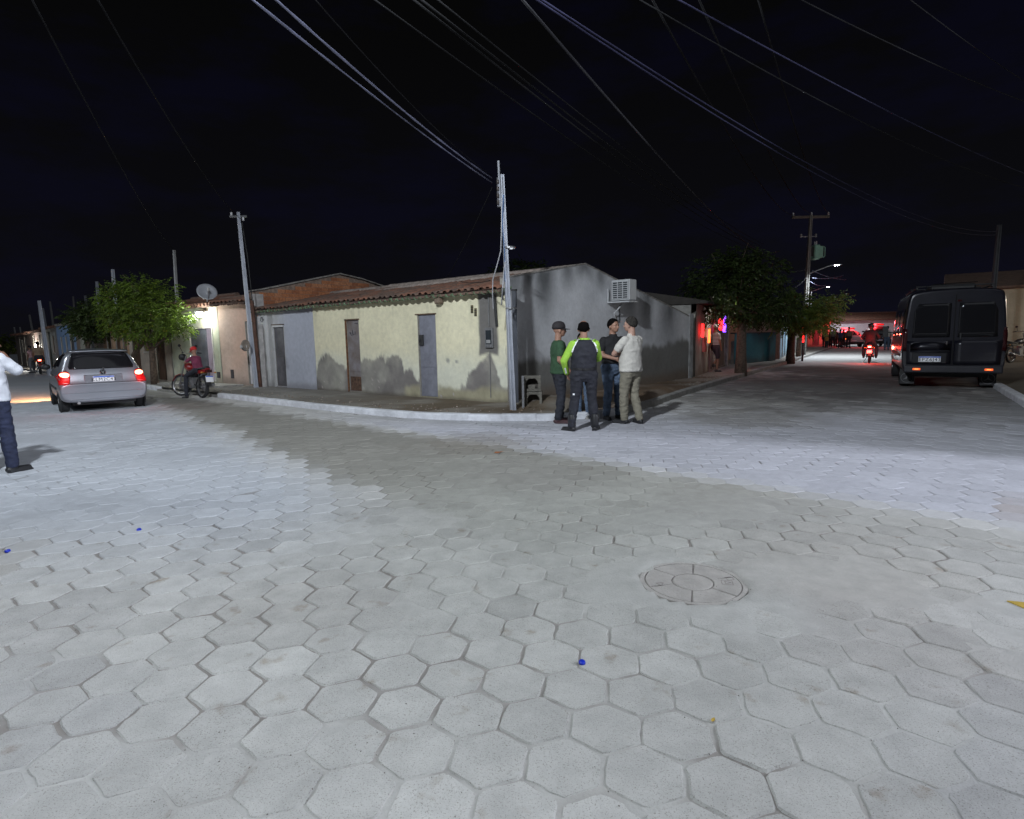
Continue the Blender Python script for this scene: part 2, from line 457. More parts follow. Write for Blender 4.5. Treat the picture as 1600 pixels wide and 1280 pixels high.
# the remaining pavers: one joined part, same geometry, coarser with distance
rc_ = np.array(rest); V = []; F6 = []; C = []; off = 0
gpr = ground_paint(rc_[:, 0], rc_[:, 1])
allV, allF, allC = [], [], []
for i, (cx, cy) in enumerate(rest):
    d = math.hypot(cx, cy); ns_ = 2 if d < 7 else 1
    P = paver_local(900 + (i * 7) % 211, .0038, ns_); n = len(P)
    a = TH + random.choice(range(6)) * math.pi / 3 + random.gauss(0, .012); c_, s_ = math.cos(a), math.sin(a)
    tx, ty = random.gauss(0, .009), random.gauss(0, .009); zz = random.gauss(0, .0016); k = random.gauss(1.03, .024)
    b0 = len(allV)
    for (sc, z0) in ((.955, 0), (1.0, -.005), (1.0, -.025)):
        for p in P:
            px_, py_ = p.x * sc, p.y * sc
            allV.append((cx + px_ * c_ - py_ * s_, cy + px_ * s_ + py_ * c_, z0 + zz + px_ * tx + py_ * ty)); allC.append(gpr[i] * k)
    allF.append(tuple(b0 + j for j in range(n)))
    for kk in range(2):
        for j in range(n):
            j2 = (j + 1) % n; allF.append((b0 + kk * n + j, b0 + (kk + 1) * n + j, b0 + (kk + 1) * n + j2, b0 + kk * n + j2))
me = bpy.data.meshes.new('paver_field'); me.from_pydata(allV, [], allF)
ca_ = me.color_attributes.new('paint', 'FLOAT_COLOR', 'POINT'); Ca = np.ones((len(allV), 4), np.float32); Ca[:, :3] = np.array(allC); ca_.data.foreach_set('color', Ca.ravel())
me.update()
bm = bmesh.new(); bm.from_mesh(me); bmesh.ops.recalc_face_normals(bm, faces=bm.faces); bm.to_mesh(me); bm.free()
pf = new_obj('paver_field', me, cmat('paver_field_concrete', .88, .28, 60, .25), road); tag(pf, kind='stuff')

# ---- dirt pavement inside the kerb and kerb stones
def strip_sheet(name, outer, inner, z, fn, m, ny=24):
    """sheet between two polylines of equal length"""
    n = len(outer); V = []; 
    for i in range(n):
        for j in range(ny):
            t_ = j / (ny - 1); V.append((outer[i][0] * (1 - t_) + inner[i][0] * t_, outer[i][1] * (1 - t_) + inner[i][1] * t_, z))
    V = np.array(V); 
    zz, cl = fn(V[:, 0], V[:, 1]); O_ = np.repeat(np.array([(p[0], p[1]) for p in outer]), ny, axis=0)
    zz = np.minimum(zz, np.hypot(V[:, 0] - O_[:, 0], V[:, 1] - O_[:, 1]) * .45 - .004); V[:, 2] += zz
    return np_mesh(name, V, grid_faces(n, ny), m, cols=cl, smooth=True)
# refined kerb path for the sheet
KF = catmull(KERB, .15)
off = []
for i, p in enumerate(KF):
    a = KF[max(i - 1, 0)]; b_ = KF[min(i + 1, len(KF) - 1)]; d = (b_ - a).normalized(); nrm = Vector((-d.y, d.x, 0))
    off.append((p, nrm))
outer = [(p + n_ * .10) for p, n_ in off]
CORN = Vector((-.08, 12.21, 0))
inner = []
for p, n_ in off:
    # towards the building line (a touch behind the facades)
    if p.x < -2: q = p + n_ * 3.6
    elif p.x > 4.0: q = p + n_ * (3.9 if p.y < 45 else 2.8)
    else:
        w = (p.x + 2) / 6.0; q = (p + n_ * 3.6).lerp(Vector((.4 + w * 1.4, 13.2 + w * 1.8, 0)), .8)
    inner.append(q)
def pave_fn(x, y):
    n = fbm(x * 1.1, y * 1.1, 4, 71); f = fbm(x * 8, y * 8, 3, 72); g = fbm(x * 3, y * 3, 4, 77)
    h = (f - .5) * .018 + (n - .5) * .02
    # rubble heap by the pole
    for (cx, cy, r, a) in [(.85, 11.95, .55, .13), (.5, 11.65, .3, .07), (2.7, 13.3, .9, .12), (3.6, 14.6, 1.0, .1), (.55, 12.6, .5, .12), (-.6, 11.5, .3, .03)]:
        h = h + a * np.exp(-(((x - cx) ** 2 + (y - cy) ** 2) / r ** 2)) * (.75 + .5 * g)
    c1 = np.array([.150, .118, .085]); c2 = np.array([.26, .235, .20]); c3 = np.array([.30, .30, .29])
    k = sst(.42, .62, n)[:, None]; c = c1 * (1 - k) + c2 * k
    wall = sst(-1.0, -5.5, x)[:, None]; c = c * (1 - .55 * wall) + c3 * .55 * wall
    red = (sst(.8, 1.8, x) * sst(6, 3.5, x))[:, None]; c = c * (1 - .5 * red) + np.array([.17, .105, .065]) * .5 * red
    conc = (sst(6.0, 6.8, x))[:, None]; c = c * (1 - .75 * conc) + np.array([.32, .31, .28]) * .75 * conc
    return h, c * (.75 + .5 * f)[:, None]
pav = strip_sheet('pavement', outer, inner, .112, pave_fn, cmat('pavement_earth', .95, .6, 50, .15))
tag(pav, kind='structure')

m_kwhite = mat('limewashed_kerb', (.70, .715, .76), .85, var=.16, scale=3.5, bump=.6, bscale=45)
m_kgrey = mat('bare_kerb', (.26, .255, .24), .9, var=.2, scale=5, bump=.5, bscale=40)
kerb = empty('kerb', (0, 0, 0)); tag(kerb, kind='structure')
for i in range(len(KP) - 1):
    a, b_ = KP[i], KP[i + 1]; d = (b_ - a); L = d.length; mid = (a + b_) / 2
    if mid.x < -28 or mid.y > 55: continue
    if -11.2 < mid.x < -8.1: h_ = .055; mk = m_kgrey
    elif mid.x < 2.0 and mid.x >= -8.1: h_ = .118; mk = m_kwhite
    else: h_ = .125; mk = m_kgrey
    if mid.x <= -11.2: mk = m_kwhite
    mb = MB(); w = .075; hj = h_ + random.uniform(-.005, .005)
    mb.prism([(-w, -.05), (w, -.05), (w, hj), (-w + .018, hj), (-w, hj - .015)], -L / 2 - .002, L / 2 - .001, axis='x')
    # local x along, profile in y: road side is -y after rotation
    o = mb.build('kerb_stone', mk, kerb, bevel=.004)
    o.location = mid + Vector((-d.y, d.x, 0)).normalized() * .04
    o.rotation_euler = (random.gauss(0, .002), 0, math.atan2(d.y, d.x) + random.gauss(0, .003))

# right-hand kerb and pavement, opposite the houses
rk0, rk1 = Vector((9.3, 10.4, 0)), Vector((34.0, 48.0, 0)); dr = (rk1 - rk0).normalized(); nr = Vector((dr.y, -dr.x, 0))
mb = MB()
q = [rk0 + nr * .1, rk1 + nr * .1, rk1 + nr * 4.0, rk0 + nr * 4.0]
n_ = 50; ro = [rk0 + (rk1 - rk0) * (i / n_) + nr * .1 for i in range(n_ + 1)]; ri = [p + nr * 4.4 for p in ro]
def pave2(x, y):
    f = fbm(x * 4, y * 4, 3, 12); return (f - .5) * .02, np.array([.17, .15, .12])[None] * (.6 + .8 * f)[:, None]
tag(strip_sheet('pavement', ro, ri, .112, pave2, cmat('pavement_earth'), 10), kind='structure')
k2 = empty('kerb', (0, 0, 0)); tag(k2, kind='structure')
for i in range(42):
    mid = rk0 + dr * (.5 + i * 1.0)
    mb = MB().prism([(-.08, -.05), (.08, -.05), (.08, .13), (-.06, .13), (-.08, .11)], -.496, .496, axis='x')
    o = mb.build('kerb_stone', m_kwhite if i < 5 else m_kgrey, k2)
    o.location = mid + nr * .04; o.rotation_euler = (0, 0, math.atan2(dr.y, dr.x) + math.pi + random.gauss(0, .004))

# ---- manhole cover
man_s = .89
m_cov = mat('cover_concrete', (.43, .41, .385), .9, var=.10, scale=9, bump=.4, bscale=80)
m_gap = mat('cover_groove', (.27, .25, .235), .95, var=.2, scale=20, bump=.4)
man = empty('manhole_cover', (mh[0], mh[1], -.004), R(12), 'round tan concrete manhole cover with six sectors set in the paving', 'manhole cover'); man.scale = (.89, .89, 1)
def sector(r0, r1, a0, a1, z0, z1, n=8):
    mb = MB(); P = []
    for i in range(n + 1):
        a = a0 + (a1 - a0) * i / n; P.append((r1 * math.cos(a), r1 * math.sin(a)))
    for i in range(n, -1, -1):
        a = a0 + (a1 - a0) * i / n; P.append((r0 * math.cos(a), r0 * math.sin(a)))
    return mb.prism(P, z0, z1, axis='z')
MB().lathe([(.345, -.03), (.345, -.006), (.001, -.006)], n=48).build('bed', m_gap, man)
sector(.322, .352, 0, 2 * math.pi * .999, -.03, .001, 48).build('frame', m_cov, man)
for k in range(6):
    a = k * math.pi / 3; g1 = .016
    sector(.142, .314, a + .022, a + math.pi / 3 - .022, -.02, .002 + random.uniform(-.001, .001), 10).build('sector', m_cov, man, bevel=.003)
MB().lathe([(.001, .003), (.125, .002), (.133, -.002), (.133, -.02), (.001, -.02)], n=36, cap=False).build('centre_disc', m_cov, man, smooth=False)
# small cast mark: nested frames on one sector
mk = [None]
def ridge(a, b_, w=.004): 
    a, b_ = Vector((*a, 0)), Vector((*b_, 0)); d = b_ - a
    mk[0].box(((a.x + b_.x) / 2, (a.y + b_.y) / 2, .0028), (d.length, w, .002), rot=Matrix.Rotation(math.atan2(d.y, d.x), 3, 'Z'))
def poly(cx, cy, s, ang, n=4):
    P = [(cx + s * math.cos(ang + 2 * math.pi * i / n), cy + s * math.sin(ang + 2 * math.pi * i / n)) for i in range(n)]
    mk[0] = MB()
    for i in range(n): ridge(P[i], P[(i + 1) % n])
    mk[0].build('cast_mark', m_gap, man)
poly(.215, -.075, .05, R(20)); poly(.215, -.075, .026, R(-20), 3); poly(.268, -.02, .032, R(40)); poly(-.23, .02, .03, R(20), 3)

# ---- litter
def bottle_cap(x, y, c, lab, nm='bottle_cap', r=.016):
    o = MB().lathe([(.001, .009), (r * .82, .009), (r, .004), (r, -.003), (.001, -.003)], n=14, cap=False).build(nm, c, smooth=True)
    o.location = (x, y, .004); o.rotation_euler = (.25, .1, 0); tag(o, lab, 'bottle cap', 'blue plastic bits on the paving')
m_blue = mat('blue_plastic', srgb(20, 50, 190), .4, var=.05)
bottle_cap(.30, 2.54, m_blue, 'small blue bottle cap on a paver joint in the foreground')
bottle_cap(-3.04, 4.61, m_blue, 'tiny blue cap on pale paving left of centre', r=.018)
bottle_cap(-3.73, 4.17, m_blue, 'tiny blue cap by the brown dirt patch at left edge', r=.018)
m_leafdry = mat('dry_leaf', srgb(150, 95, 60), .8, var=.3, scale=30)
def leaf(x, y, s, a, m, lab, nm='dry_leaf', z=.004):
    V = [(-1, 0, .05), (-.5, .45, .2), (.2, .5, .12), (1, 0, .25), (.3, -.45, .22), (-.4, -.42, .05), (0, 0, .03)]
    mb = MB().add([(p[0] * s, p[1] * s, p[2] * s) for p in V], [(0, 6, 1), (1, 6, 2), (2, 6, 3), (3, 6, 4), (4, 6, 5), (5, 6, 0)])
    o = mb.build(nm, m); o.location = (x, y, z); o.rotation_euler = (0, 0, a); tag(o, lab, 'leaf')
    so = o.modifiers.new('solid', 'SOLIDIFY'); so.thickness = .001
leaf(-.18, 7.51, .07, .4, m_leafdry, 'curled dry brown leaf lying in the middle of the crossing')
m_yel = mat('yellow_scrap', srgb(190, 160, 70), .8, var=.1)
leaf(.76, 2.12, .014, .9, m_yel, 'tiny yellow scrap beside a foreground paver', 'paper_scrap')
o = MB().prism([(0, 0), (.09, -.03), (.16, -.12), (.10, -.15), (.05, -.10), (.02, -.09)], 0, .006, axis='z').build('cardboard_scrap', m_yel)
o.location = (2.70, 3.07, .003); tag(o, 'flat yellow cardboard scrap at the right picture edge', 'scrap')
# fallen leaves and rubble crumbs on the dirt pavement, and grit: nobody could count them
def scatter(name, n, pts, smin, smax, m, flat=False):
    V = []; F = []
    for i in range(n):
        px, py, pz = pts(i); s = random.uniform(smin, smax); a = random.uniform(0, 6.28); b0 = len(V)
        if flat:
            for k in range(4):
                aa = a + k * math.pi / 2; r = s * (1 if k % 2 == 0 else .5); V.append((px + r * math.cos(aa), py + r * math.sin(aa), pz + random.uniform(.002, s * .5)))
            F += [(b0, b0 + 1, b0 + 2), (b0, b0 + 2, b0 + 3)]
        else:
            P = [(1, 0, 0), (-.5, .8, 0), (-.5, -.8, 0), (.1, .1, .9)]
            for p in P: V.append((px + s * (p[0] * math.cos(a) - p[1] * math.sin(a)) * random.uniform(.6, 1), py + s * (p[0] * math.sin(a) + p[1] * math.cos(a)), pz + p[2] * s * .7))
            F += [(b0, b0 + 1, b0 + 3), (b0 + 1, b0 + 2, b0 + 3), (b0 + 2, b0, b0 + 3), (b0, b0 + 2, b0 + 1)]
    me = bpy.data.meshes.new(name); me.from_pydata(V, [], F); me.update()
    tag(new_obj(name, me, m), 'scattered ' + name.replace('_', ' ') + (' along the dirt pavement by the houses' if 'grit' not in name else ' over the hexagonal paving'), 'litter', kind='stuff')
def on_pave(i):
    while True:
        t_ = random.random(); k = int(t_ * (len(KF) - 1)); p, n_ = off[k]
        if -9.5 < p.x < 7:
            d = .16 + abs(random.gauss(0, .45)); q = p + n_ * d
            if random.random() < .35: q = Vector((.75 + random.gauss(0, .35), 11.7 + random.gauss(0, .3), 0))
            return q.x, q.y, .125
scatter('fallen_leaves', 420, on_pave, .015, .045, mat('leaf_litter', (.22, .13, .07), .9, var=.6, scale=40), True)
def on_pave2(i):
    x_, y_, z_ = on_pave(i); return x_, y_, z_ - .005
scatter('rubble_crumbs', 600, on_pave2, .008, .035, mat('rubble', (.34, .29, .25), .95, var=.4, scale=30))
def on_road(i):
    y_ = 1.4 + 9 * random.random() ** 1.5; return random.uniform(-.9, .9) * y_, y_, -.002
scatter('dark_grit', 1500, on_road, .0015, .0055, mat('grit', (.16, .14, .12), .9, var=.5, scale=60))

# ================================================================ BUILDINGS
def frame(P, Q, name, label, cat='house', group=None, z=.11):
    """Empty at P, local x towards Q, local y into the building"""
    a = math.atan2(Q[1] - P[1], Q[0] - P[0])
    return empty(name, (P[0], P[1], z), a, label, cat, group)

def wall_panel(name, x0, x1, top, holes, fn, m, parent, step=.035, y=0.0, th=.16, loc=None, rz=None):
    """painted wall in its own frame: x along, z up; holes = [(a, b, z0, z1)]; top = height or function of x. fn(x,z)->rgb"""
    tp = top if callable(top) else (lambda v: np.full_like(v, top))
    gx = set(np.round(np.arange(x0, x1, step), 4)); gx |= {x0, x1}
    for h in holes: gx |= {h[0], h[1]}
    gx = np.array(sorted(gx)); gx = gx[np.concatenate([[True], np.diff(gx) > .004])]
    H = float(np.max(tp(gx))); gz = set(np.round(np.arange(0, H, step), 4)); gz |= {H}
    for h in holes: gz |= {h[2], h[3]}
    gz = np.array(sorted(g for g in gz if 0 <= g <= H)); gz = gz[np.concatenate([[True], np.diff(gz) > .004])]
    Xg, Zg = np.meshgrid(gx, gz, indexing='ij'); 
    Zc = np.minimum(Zg, tp(gx)[:, None])
    X_, Z_ = Xg.ravel(), Zc.ravel()
    F = grid_faces(len(gx), len(gz))
    cx = (Xg[:-1, :-1] + Xg[1:, 1:]).ravel() / 2; cz = (Zg[:-1, :-1] + Zg[1:, 1:]).ravel() / 2
    keep = np.ones(len(F), bool)
    for a, b, z0, z1 in holes: keep &= ~((cx > a) & (cx < b) & (cz > z0) & (cz < z1))
    fz = Zc.ravel()[F]; keep &= (fz.max(1) - fz.min(1)) > 1e-5
    wob = (fbm(X_ * 1.3, Z_ * 1.3, 3, 14) - .5) * .02
    V = np.stack([X_, y + wob, Z_], 1)
    o = np_mesh(name, V, F[keep][:, ::-1], m, parent, fn(X_, Z_), smooth=True)
    if loc is not None: o.location = loc
    if rz is not None: o.rotation_euler = (0, 0, rz)
    # solid masonry behind the face, open where the holes are
    mb = MB(); cuts = sorted({x0, x1} | {h[0] for h in holes} | {h[1] for h in holes} | ({(x0 + (x1 - x0) * i / 8) for i in range(9)} if callable(top) else set()))
    for a, b in zip(cuts[:-1], cuts[1:]):
        if b - a < .002: continue
        mid = (a + b) / 2; hs = sorted([h for h in holes if h[0] <= mid <= h[1]], key=lambda h: h[2]); z = 0; ta, tb = float(tp(np.array([a]))[0]), float(tp(np.array([b]))[0])
        for h in hs:
            if h[2] > z + .01: mb.prism([(a, z), (b, z), (b, h[2]), (a, h[2])], y + .022, y + th)
            z = h[3]
        if min(ta, tb) > z: mb.prism([(a, z), (b, z), (b, tb - .004), (a, ta - .004)], y + .022, y + th)
    core = mb.build(name + '_core', mat('plaster_edge', (.34, .32, .28), .9, var=.15), o)
    # reveals
    for h in holes:
        r_ = MB(); t0, t1 = y - .004, y + .03
        for (a, b, c, d) in [(h[0] - .004, h[0] + .002, h[2], h[3]), (h[1] - .002, h[1] + .004, h[2], h[3]), (h[0], h[1], h[3] - .002, h[3] + .004)]: r_.bx(a, b, t0, t1, c, d)
        r_.build('reveal', mat('plaster_edge', (.34, .32, .28)), o)
    return o

def metal_door(parent, a, b, z0, z1, m, panel_lines=(.36,), y=.035, name='door', handle=True, label=None, strips=0):
    mb = MB(); hs = [z0] + [z0 + (z1 - z0) * t_ for t_ in panel_lines] + [z1]
    d = None
    body = MB().bx(a + .01, b - .01, y + .012, y + .04, z0 + .01, z1 - .01).build(name, m, parent)
    if label: body['label'] = label
    for i in range(len(hs) - 1):
        if strips:
            w = (b - a - .04) / strips
            for k in range(strips): MB().bx(a + .02 + k * w, a + .02 + (k + 1) * w - .008, y, y + .012, hs[i] + .008, hs[i + 1] - .008).build('panel', m, body, bevel=.003)
        else: MB().bx(a + .02, b - .02, y, y + .012, hs[i] + .006, hs[i + 1] - .006).build('panel', m, body, bevel=.003)
    if handle:
        MB().box((a + .1, y - .012, (z0 + z1) / 2 + .02), (.05, .02, .13)).tube([(a + .1, y - .02, (z0 + z1) / 2 + .03), (a + .1, y - .05, (z0 + z1) / 2 + .03), (a + .18, y - .05, (z0 + z1) / 2 + .03)], .009, 6).build('handle', mat('dark_iron', (.03, .03, .03), .5, .6), body)
    return body

m_wall = cmat('painted_plaster', .9, .35, 35, .2)
m_dirtwood = mat('old_timber', (.13, .085, .055), .9, var=.4, scale=14, bump=.5)
m_steel_blue = mat('blue_grey_steel_door', (.27, .28, .33), .55, .2, var=.18, scale=3.5, bump=.1, c2=(.17, .175, .21))
m_rust_door = mat('rusty_steel_door', (.25, .235, .25), .7, .1, var=.2, scale=3.2, bump=.3, c2=(.155, .12, .10))
m_dark_door = mat('dark_steel_door', (.115, .11, .12), .6, .2, var=.3, scale=3, bump=.2)
m_tile = mat('clay_tile', (.25, .115, .075), .9, var=.35, scale=5, bump=.6, bscale=50, c2=(.12, .065, .045))
m_tileold = mat('weathered_tile', (.19, .12, .09), .95, var=.3, scale=6, bump=.6, bscale=50, c2=(.085, .06, .05))
m_green = mat('green_painted_tile', (.17, .25, .15), .8, var=.3, scale=9, bump=.3)

def tile_meshes():
    out = []
    for k, (mm_, rad) in enumerate([(m_tile, .07), (m_tile, .073), (m_tileold, .071), (m_tileold, .068)]):
        V = []; F = []; n = 6; L = .44
        rr = random.Random(k)
        for e, (yy, r_) in enumerate([(0, rad), (L, rad * .86)]):
            for j in range(n + 1):
                a = math.pi * j / n; V.append((math.cos(a) * r_, yy, math.sin(a) * r_ * .8 + e * .0 + rr.uniform(-.002, .002)))
        for j in range(n + 1):
            a = math.pi * j / n; V.append((math.cos(a) * (rad - .014), 0, math.sin(a) * (rad - .014) * .8))
        for j in range(n): F.append((j, j + 1, n + 2 + j, n + 1 + j)); F.append((j, 2 * n + 2 + j, 2 * n + 3 + j, j + 1))
        me = bpy.data.meshes.new('tile'); me.from_pydata(V, [], F); me.update(); me.materials.append(mm_)
        me.polygons.foreach_set('use_smooth', [True] * len(F)); out.append(me)
    return out
TILES = tile_meshes()
# channel (under) tile seen at the eave, painted green underneath
V = []; F = []; n = 6
for (yy, r_) in ((-.03, .085), (.30, .085)):
    for j in range(n + 1):
        a = math.pi + math.pi * j / n; V.append((math.cos(a) * r_, yy, math.sin(a) * r_ * .75 + .06))
for j in range(n): F.append((j, j + 1, n + 2 + j, n + 1 + j))
EAVE = bpy.data.meshes.new('eave_tile'); EAVE.from_pydata(V, [], F); EAVE.update(); EAVE.materials.append(m_green); EAVE.materials.append(m_tileold)

def tiled_roof(parent, x0, x1, ye, ze, yr, zr, pitch=.205, rows=None, back=None, green=True, tile_obj=True, name='roof'):
    """front slope from eave (ye, ze) to ridge (yr, zr); optional back slope to (yb, zb)"""
    sl = math.atan2(zr - ze, yr - ye); Ls = math.hypot(zr - ze, yr - ye)
    poly = [(ye, ze - .02), (yr, zr - .02), (yr, zr - .07), (ye, ze - .07)]
    if back: poly = [(ye, ze - .02), (yr, zr - .02), (back[0], back[1]), (back[0], back[1] - .05), (yr, zr - .07), (ye, ze - .07)]
    roof = MB().prism(poly, x0, x1, axis='x').build(name, m_tileold, parent)
    ncol = int((x1 - x0) / pitch); rows = rows or int(Ls / .38) + 1; rl = Ls / rows
    if not tile_obj:
        mb = MB()
        for c in range(ncol + 1):
            xx = x0 + (c + .5) * (x1 - x0) / (ncol + 1)
            mb.tube([(xx, ye - .02, ze + .015), (xx, yr, zr + .015)], .065, 6)
        o = mb.build('tile_rows', m_tile, roof); tag(o, kind='stuff')
        mb = MB().tube([(x0, yr, zr + .04), (x1, yr, zr + .04)], .10, 8); mb.build('ridge', m_tileold, roof)
        return roof
    for c in range(ncol + 1):
        xx = x0 + (c + .5) * (x1 - x0) / (ncol + 1)
        for r_ in range(rows):
            t_ = r_ / rows; 
            if r_ and random.random() < .02: continue
            o = bpy.data.objects.new('tile', random.choice(TILES)); col.objects.link(o); o.parent = roof
            j = .012
            o.location = (xx + random.gauss(0, j), ye + (yr - ye) * t_ + random.gauss(0, .012) - (.02 if r_ == 0 else 0), ze + (zr - ze) * t_ + .012 + random.gauss(0, .005))
            o.rotation_euler = (sl + .035, random.gauss(0, .05), random.gauss(0, .035))
        e = bpy.data.objects.new('eave_tile', EAVE); col.objects.link(e); e.parent = roof
        e.location = (xx + .5 * (x1 - x0) / (ncol + 1) + random.gauss(0, .01), ye + random.gauss(0, .012), ze - .085 + random.gauss(0, .006)); e.rotation_euler = (sl, random.gauss(0, .07), random.gauss(0, .04))
        if not green: 
            e.material_slots[0].link = 'OBJECT'; e.material_slots[0].material = m_tileold
    mb = MB(); n_ = int((x1 - x0) / .4)
    for i in range(n_):
        a = x0 + i * (x1 - x0) / n_; mb.tube([(a, yr, zr + .035), (a + (x1 - x0) / n_ + .03, yr, zr + .045)], [.105, .09], 8)
    mb.build('ridge_tiles', mat('mortared_ridge', (.30, .25, .22), .95, var=.3, scale=8, bump=.5), roof)
    mb = MB(); 
    for i in range(int((x1 - x0) / .55)):   # rafter ends
        mb.box((x0 + .3 + i * .55, ye + .28, ze - .10), (.05, .5, .07), rot=Matrix.Rotation(sl, 3, 'X'))
    return roof

# ---------- yellow corner house + lavender house (one row, shared eave line)
ux, uy = .777, -.6296
A0 = (-7.99, 18.62)
def along(s): return (A0[0] + ux * s, A0[1] + uy * s)
def yellow_fn(x, z):
    s = x + 3.2                      # distance from the lavender end
    n = fbm(x * 2.2, z * 2.2, 5, 3); n2 = fbm(x * 5.5, z * 2.0, 4, 6); n3 = fbm(x * .8, z * .8, 3, 18)
    yel = np.array([.79, .74, .53])[None] * (.80 + .3 * n3 + .12 * fbm(x * 14, z * 14, 2, 4))[:, None]
    pale = np.array([.68, .72, .66])
    k = sst(1.35, .55, z + (n - .5) * .5)[:, None] * .55; c = yel * (1 - k) + pale * k
    # fallen render: lobes with ragged tops (s position, half width, height)
    T = np.interp(s, [3.2, 3.35, 3.7, 4.1, 4.45, 4.72, 5.24, 5.5, 5.8, 6.1, 6.35, 6.6, 6.85, 6.95, 7.2, 7.5, 7.6, 8.1, 8.35, 8.7, 9.0, 9.08, 9.3, 9.5, 9.75, 9.88, 10.0, 10.2], [.50, .86, .98, .86, .72, .55, .74, .90, .84, .98, .88, 1.02, .86, .52, .62, .36, 0, 0, .20, .16, .34, .66, .74, .90, .96, .72, .40, .3])
    for (c0, w, h) in [] and [(3.35, .35, .82), (3.85, .5, 1.0), (4.35, .4, .8), (5.55, .3, .85), (5.95, .45, 1.02), (6.55, .45, .98), (7.0, .35, .75), (7.25, .2, .55), (8.9, .35, .38), (9.3, .4, .62), (9.62, .28, .92), (9.95, .2, .68), (8.45, .3, .22)]:
        T = np.maximum(T, h * np.clip(1 - ((s - c0) / w) ** 2, 0, 1) ** .55)
    e = T + (fbm(x * 3.4, z * 2.4, 5, 6) - .5) * .34 + (fbm(x * 18, z * 5, 3, 60) - .5) * .16 - z
    k = (sst(-.05, .05, e) * (T > .02) * np.clip(.45 + .95 * fbm(x * 1.8, z * 1.8, 4, 66), 0, 1))[:, None]
    grey = np.array([.215, .20, .19])[None] * (.75 + .5 * n)[:, None]
    c = c * (1 - k) + grey * k
    # old yellow paint still on the lowest band right of the last door
    k2 = (sst(.36, .20, z + (n - .5) * .38) * sst(6.85, 7.05, s))[:, None]; c = c * (1 - k2) + np.array([.40, .37, .26])[None] * (.7 + .5 * n2)[:, None] * (.8 + .4 * n)[:, None] * k2
    # bare render strip with the meter at the corner
    ks = (sst(9.38 , 9.44, s + (n - .5) * .10) * sst(9.98, 9.90, s + (n - .5) * .06) * sst(1.02, 1.10, z + .25 * np.abs(s - 9.68)))[:, None]
    c = c * (1 - ks) + np.array([.185, .175, .165])[None] * (.8 + .4 * n)[:, None] * ks
    # chips, white scuffs, soil line
    ch = (sst(.80, .84, fbm(x * 8, z * 8, 3, 90)) * sst(.9, .4, z))[:, None]; c = c * (1 - ch) + np.array([.47, .43, .40]) * ch
    sc = sst(.10, .0, z + (n - .5) * .08)[:, None] * .6; c = c * (1 - sc) + np.array([.12, .10, .075]) * sc
    dr_ = (sst(.62, .74, fbm(x * 7, z * .5, 3, 44)) * sst(1.4, 2.3, z))[:, None] * .22; c = c * (1 - dr_) + np.array([.28, .29, .22]) * dr_
    for (q, zc, r_) in [(8.45, .88, .10), (8.72, .86, .07)]:
        d = np.hypot(s - q, (z - zc) * 1.3) + (n - .5) * .1; kk = sst(r_, r_ * .4, d)[:, None] * .7; c = c * (1 - kk) + np.array([.22, .225, .23]) * kk
    return c
# height profile of the wall top
ZT = 2.36
Py = along(3.2); Pc = along(10.18)
yh = frame(Py, Pc, 'corner_house', 'pale yellow corner house with clay tiled roof and a grey gable side wall')
LY = 6.98
wall = wall_panel('wall', 0, LY, ZT, [(1.50, 2.05, 0.03, 1.90), (4.29, 4.89, 0.03, 1.93)], yellow_fn, m_wall, yh)
metal_door(yh, 4.29, 4.89, .03, 1.93, m_steel_blue, (.36,), y=.03, label='blue grey steel door by the corner', handle=False)
d2 = metal_door(yh, 1.50, 2.05, .03, 1.90, m_rust_door, (.28,), y=.03, label='rust stained steel door with scrawled marks', handle=False)
MB().bx(1.465, 1.505, -.012, .02, .0, 1.9).build('jamb_board', mat('rusty_jamb', (.16, .075, .035), .9, var=.5, scale=12, bump=.5), yh)
MB().bx(1.46, 2.08, -.02, .03, 1.895, 1.925).build('lintel_strip', m_dirtwood, yh)
MB().bx(4.22, 4.92, -.015, .03, 1.93, 1.955).build('lintel_strip', m_dirtwood, yh)
MB().bx(4.32, 4.45, -.012, .03, 1.22, 1.47).bx(4.345, 4.37, -.04, 0, 1.3, 1.38).build('lock_plate', mat('dark_iron', (.03, .03, .03)), yh, bevel=.004)
MB().bx(1.56, 2.02, .022, .031, .05, .42).build('rust_patch', mat('rust', (.11, .062, .04), .95, var=.5, scale=12), yh)
# scrawled hand marks on the rusty door
def scrawl(parent, pts, x, z, s, m, w=.006, y=.022):
    mb = MB()
    for st in pts: mb.tube([(x + a * s, y, z + b * s) for a, b in st], w, 4)
    return mb.build('scrawl', m, parent)
m_ink = mat('black_ink', (.03, .03, .035), .8)
scrawl(yh, [[(0, .1), (.05, -.2), (.2, -.25), (.28, 0), (.3, .3)], [(.3, .25), (.4, -.2), (.55, -.1)], [(-.15, .1), (-.1, -.1), (.02, -.05)], [(.6, .1), (.72, .12), (.66, -.12), (.8, -.1)]], 1.66, 1.56, .28, m_ink)
scrawl(yh, [[(0, 0), (.2, .05), (.35, -.02)], [(.4, .08), (.5, -.06), (.6, .05)]], 1.85, 1.80, .22, m_ink)
# double air vent high by the corner
for k_, (ax_, az_) in enumerate([(6.04, 1.99), (6.14, 1.92)]):
    v_ = MB().bx(ax_ - .035, ax_ + .035, -.014, .03, az_ - .085, az_ + .085).build('air_vent', mat('vent_edge', (.12, .10, .05), .9), yh)
    for q in range(3): MB().bx(ax_ - .03, ax_ + .03, -.022, -.012, az_ - .07 + q * .05, az_ - .05 + q * .05).build('louvre', mat('dark_iron', (.03, .03, .03)), v_)
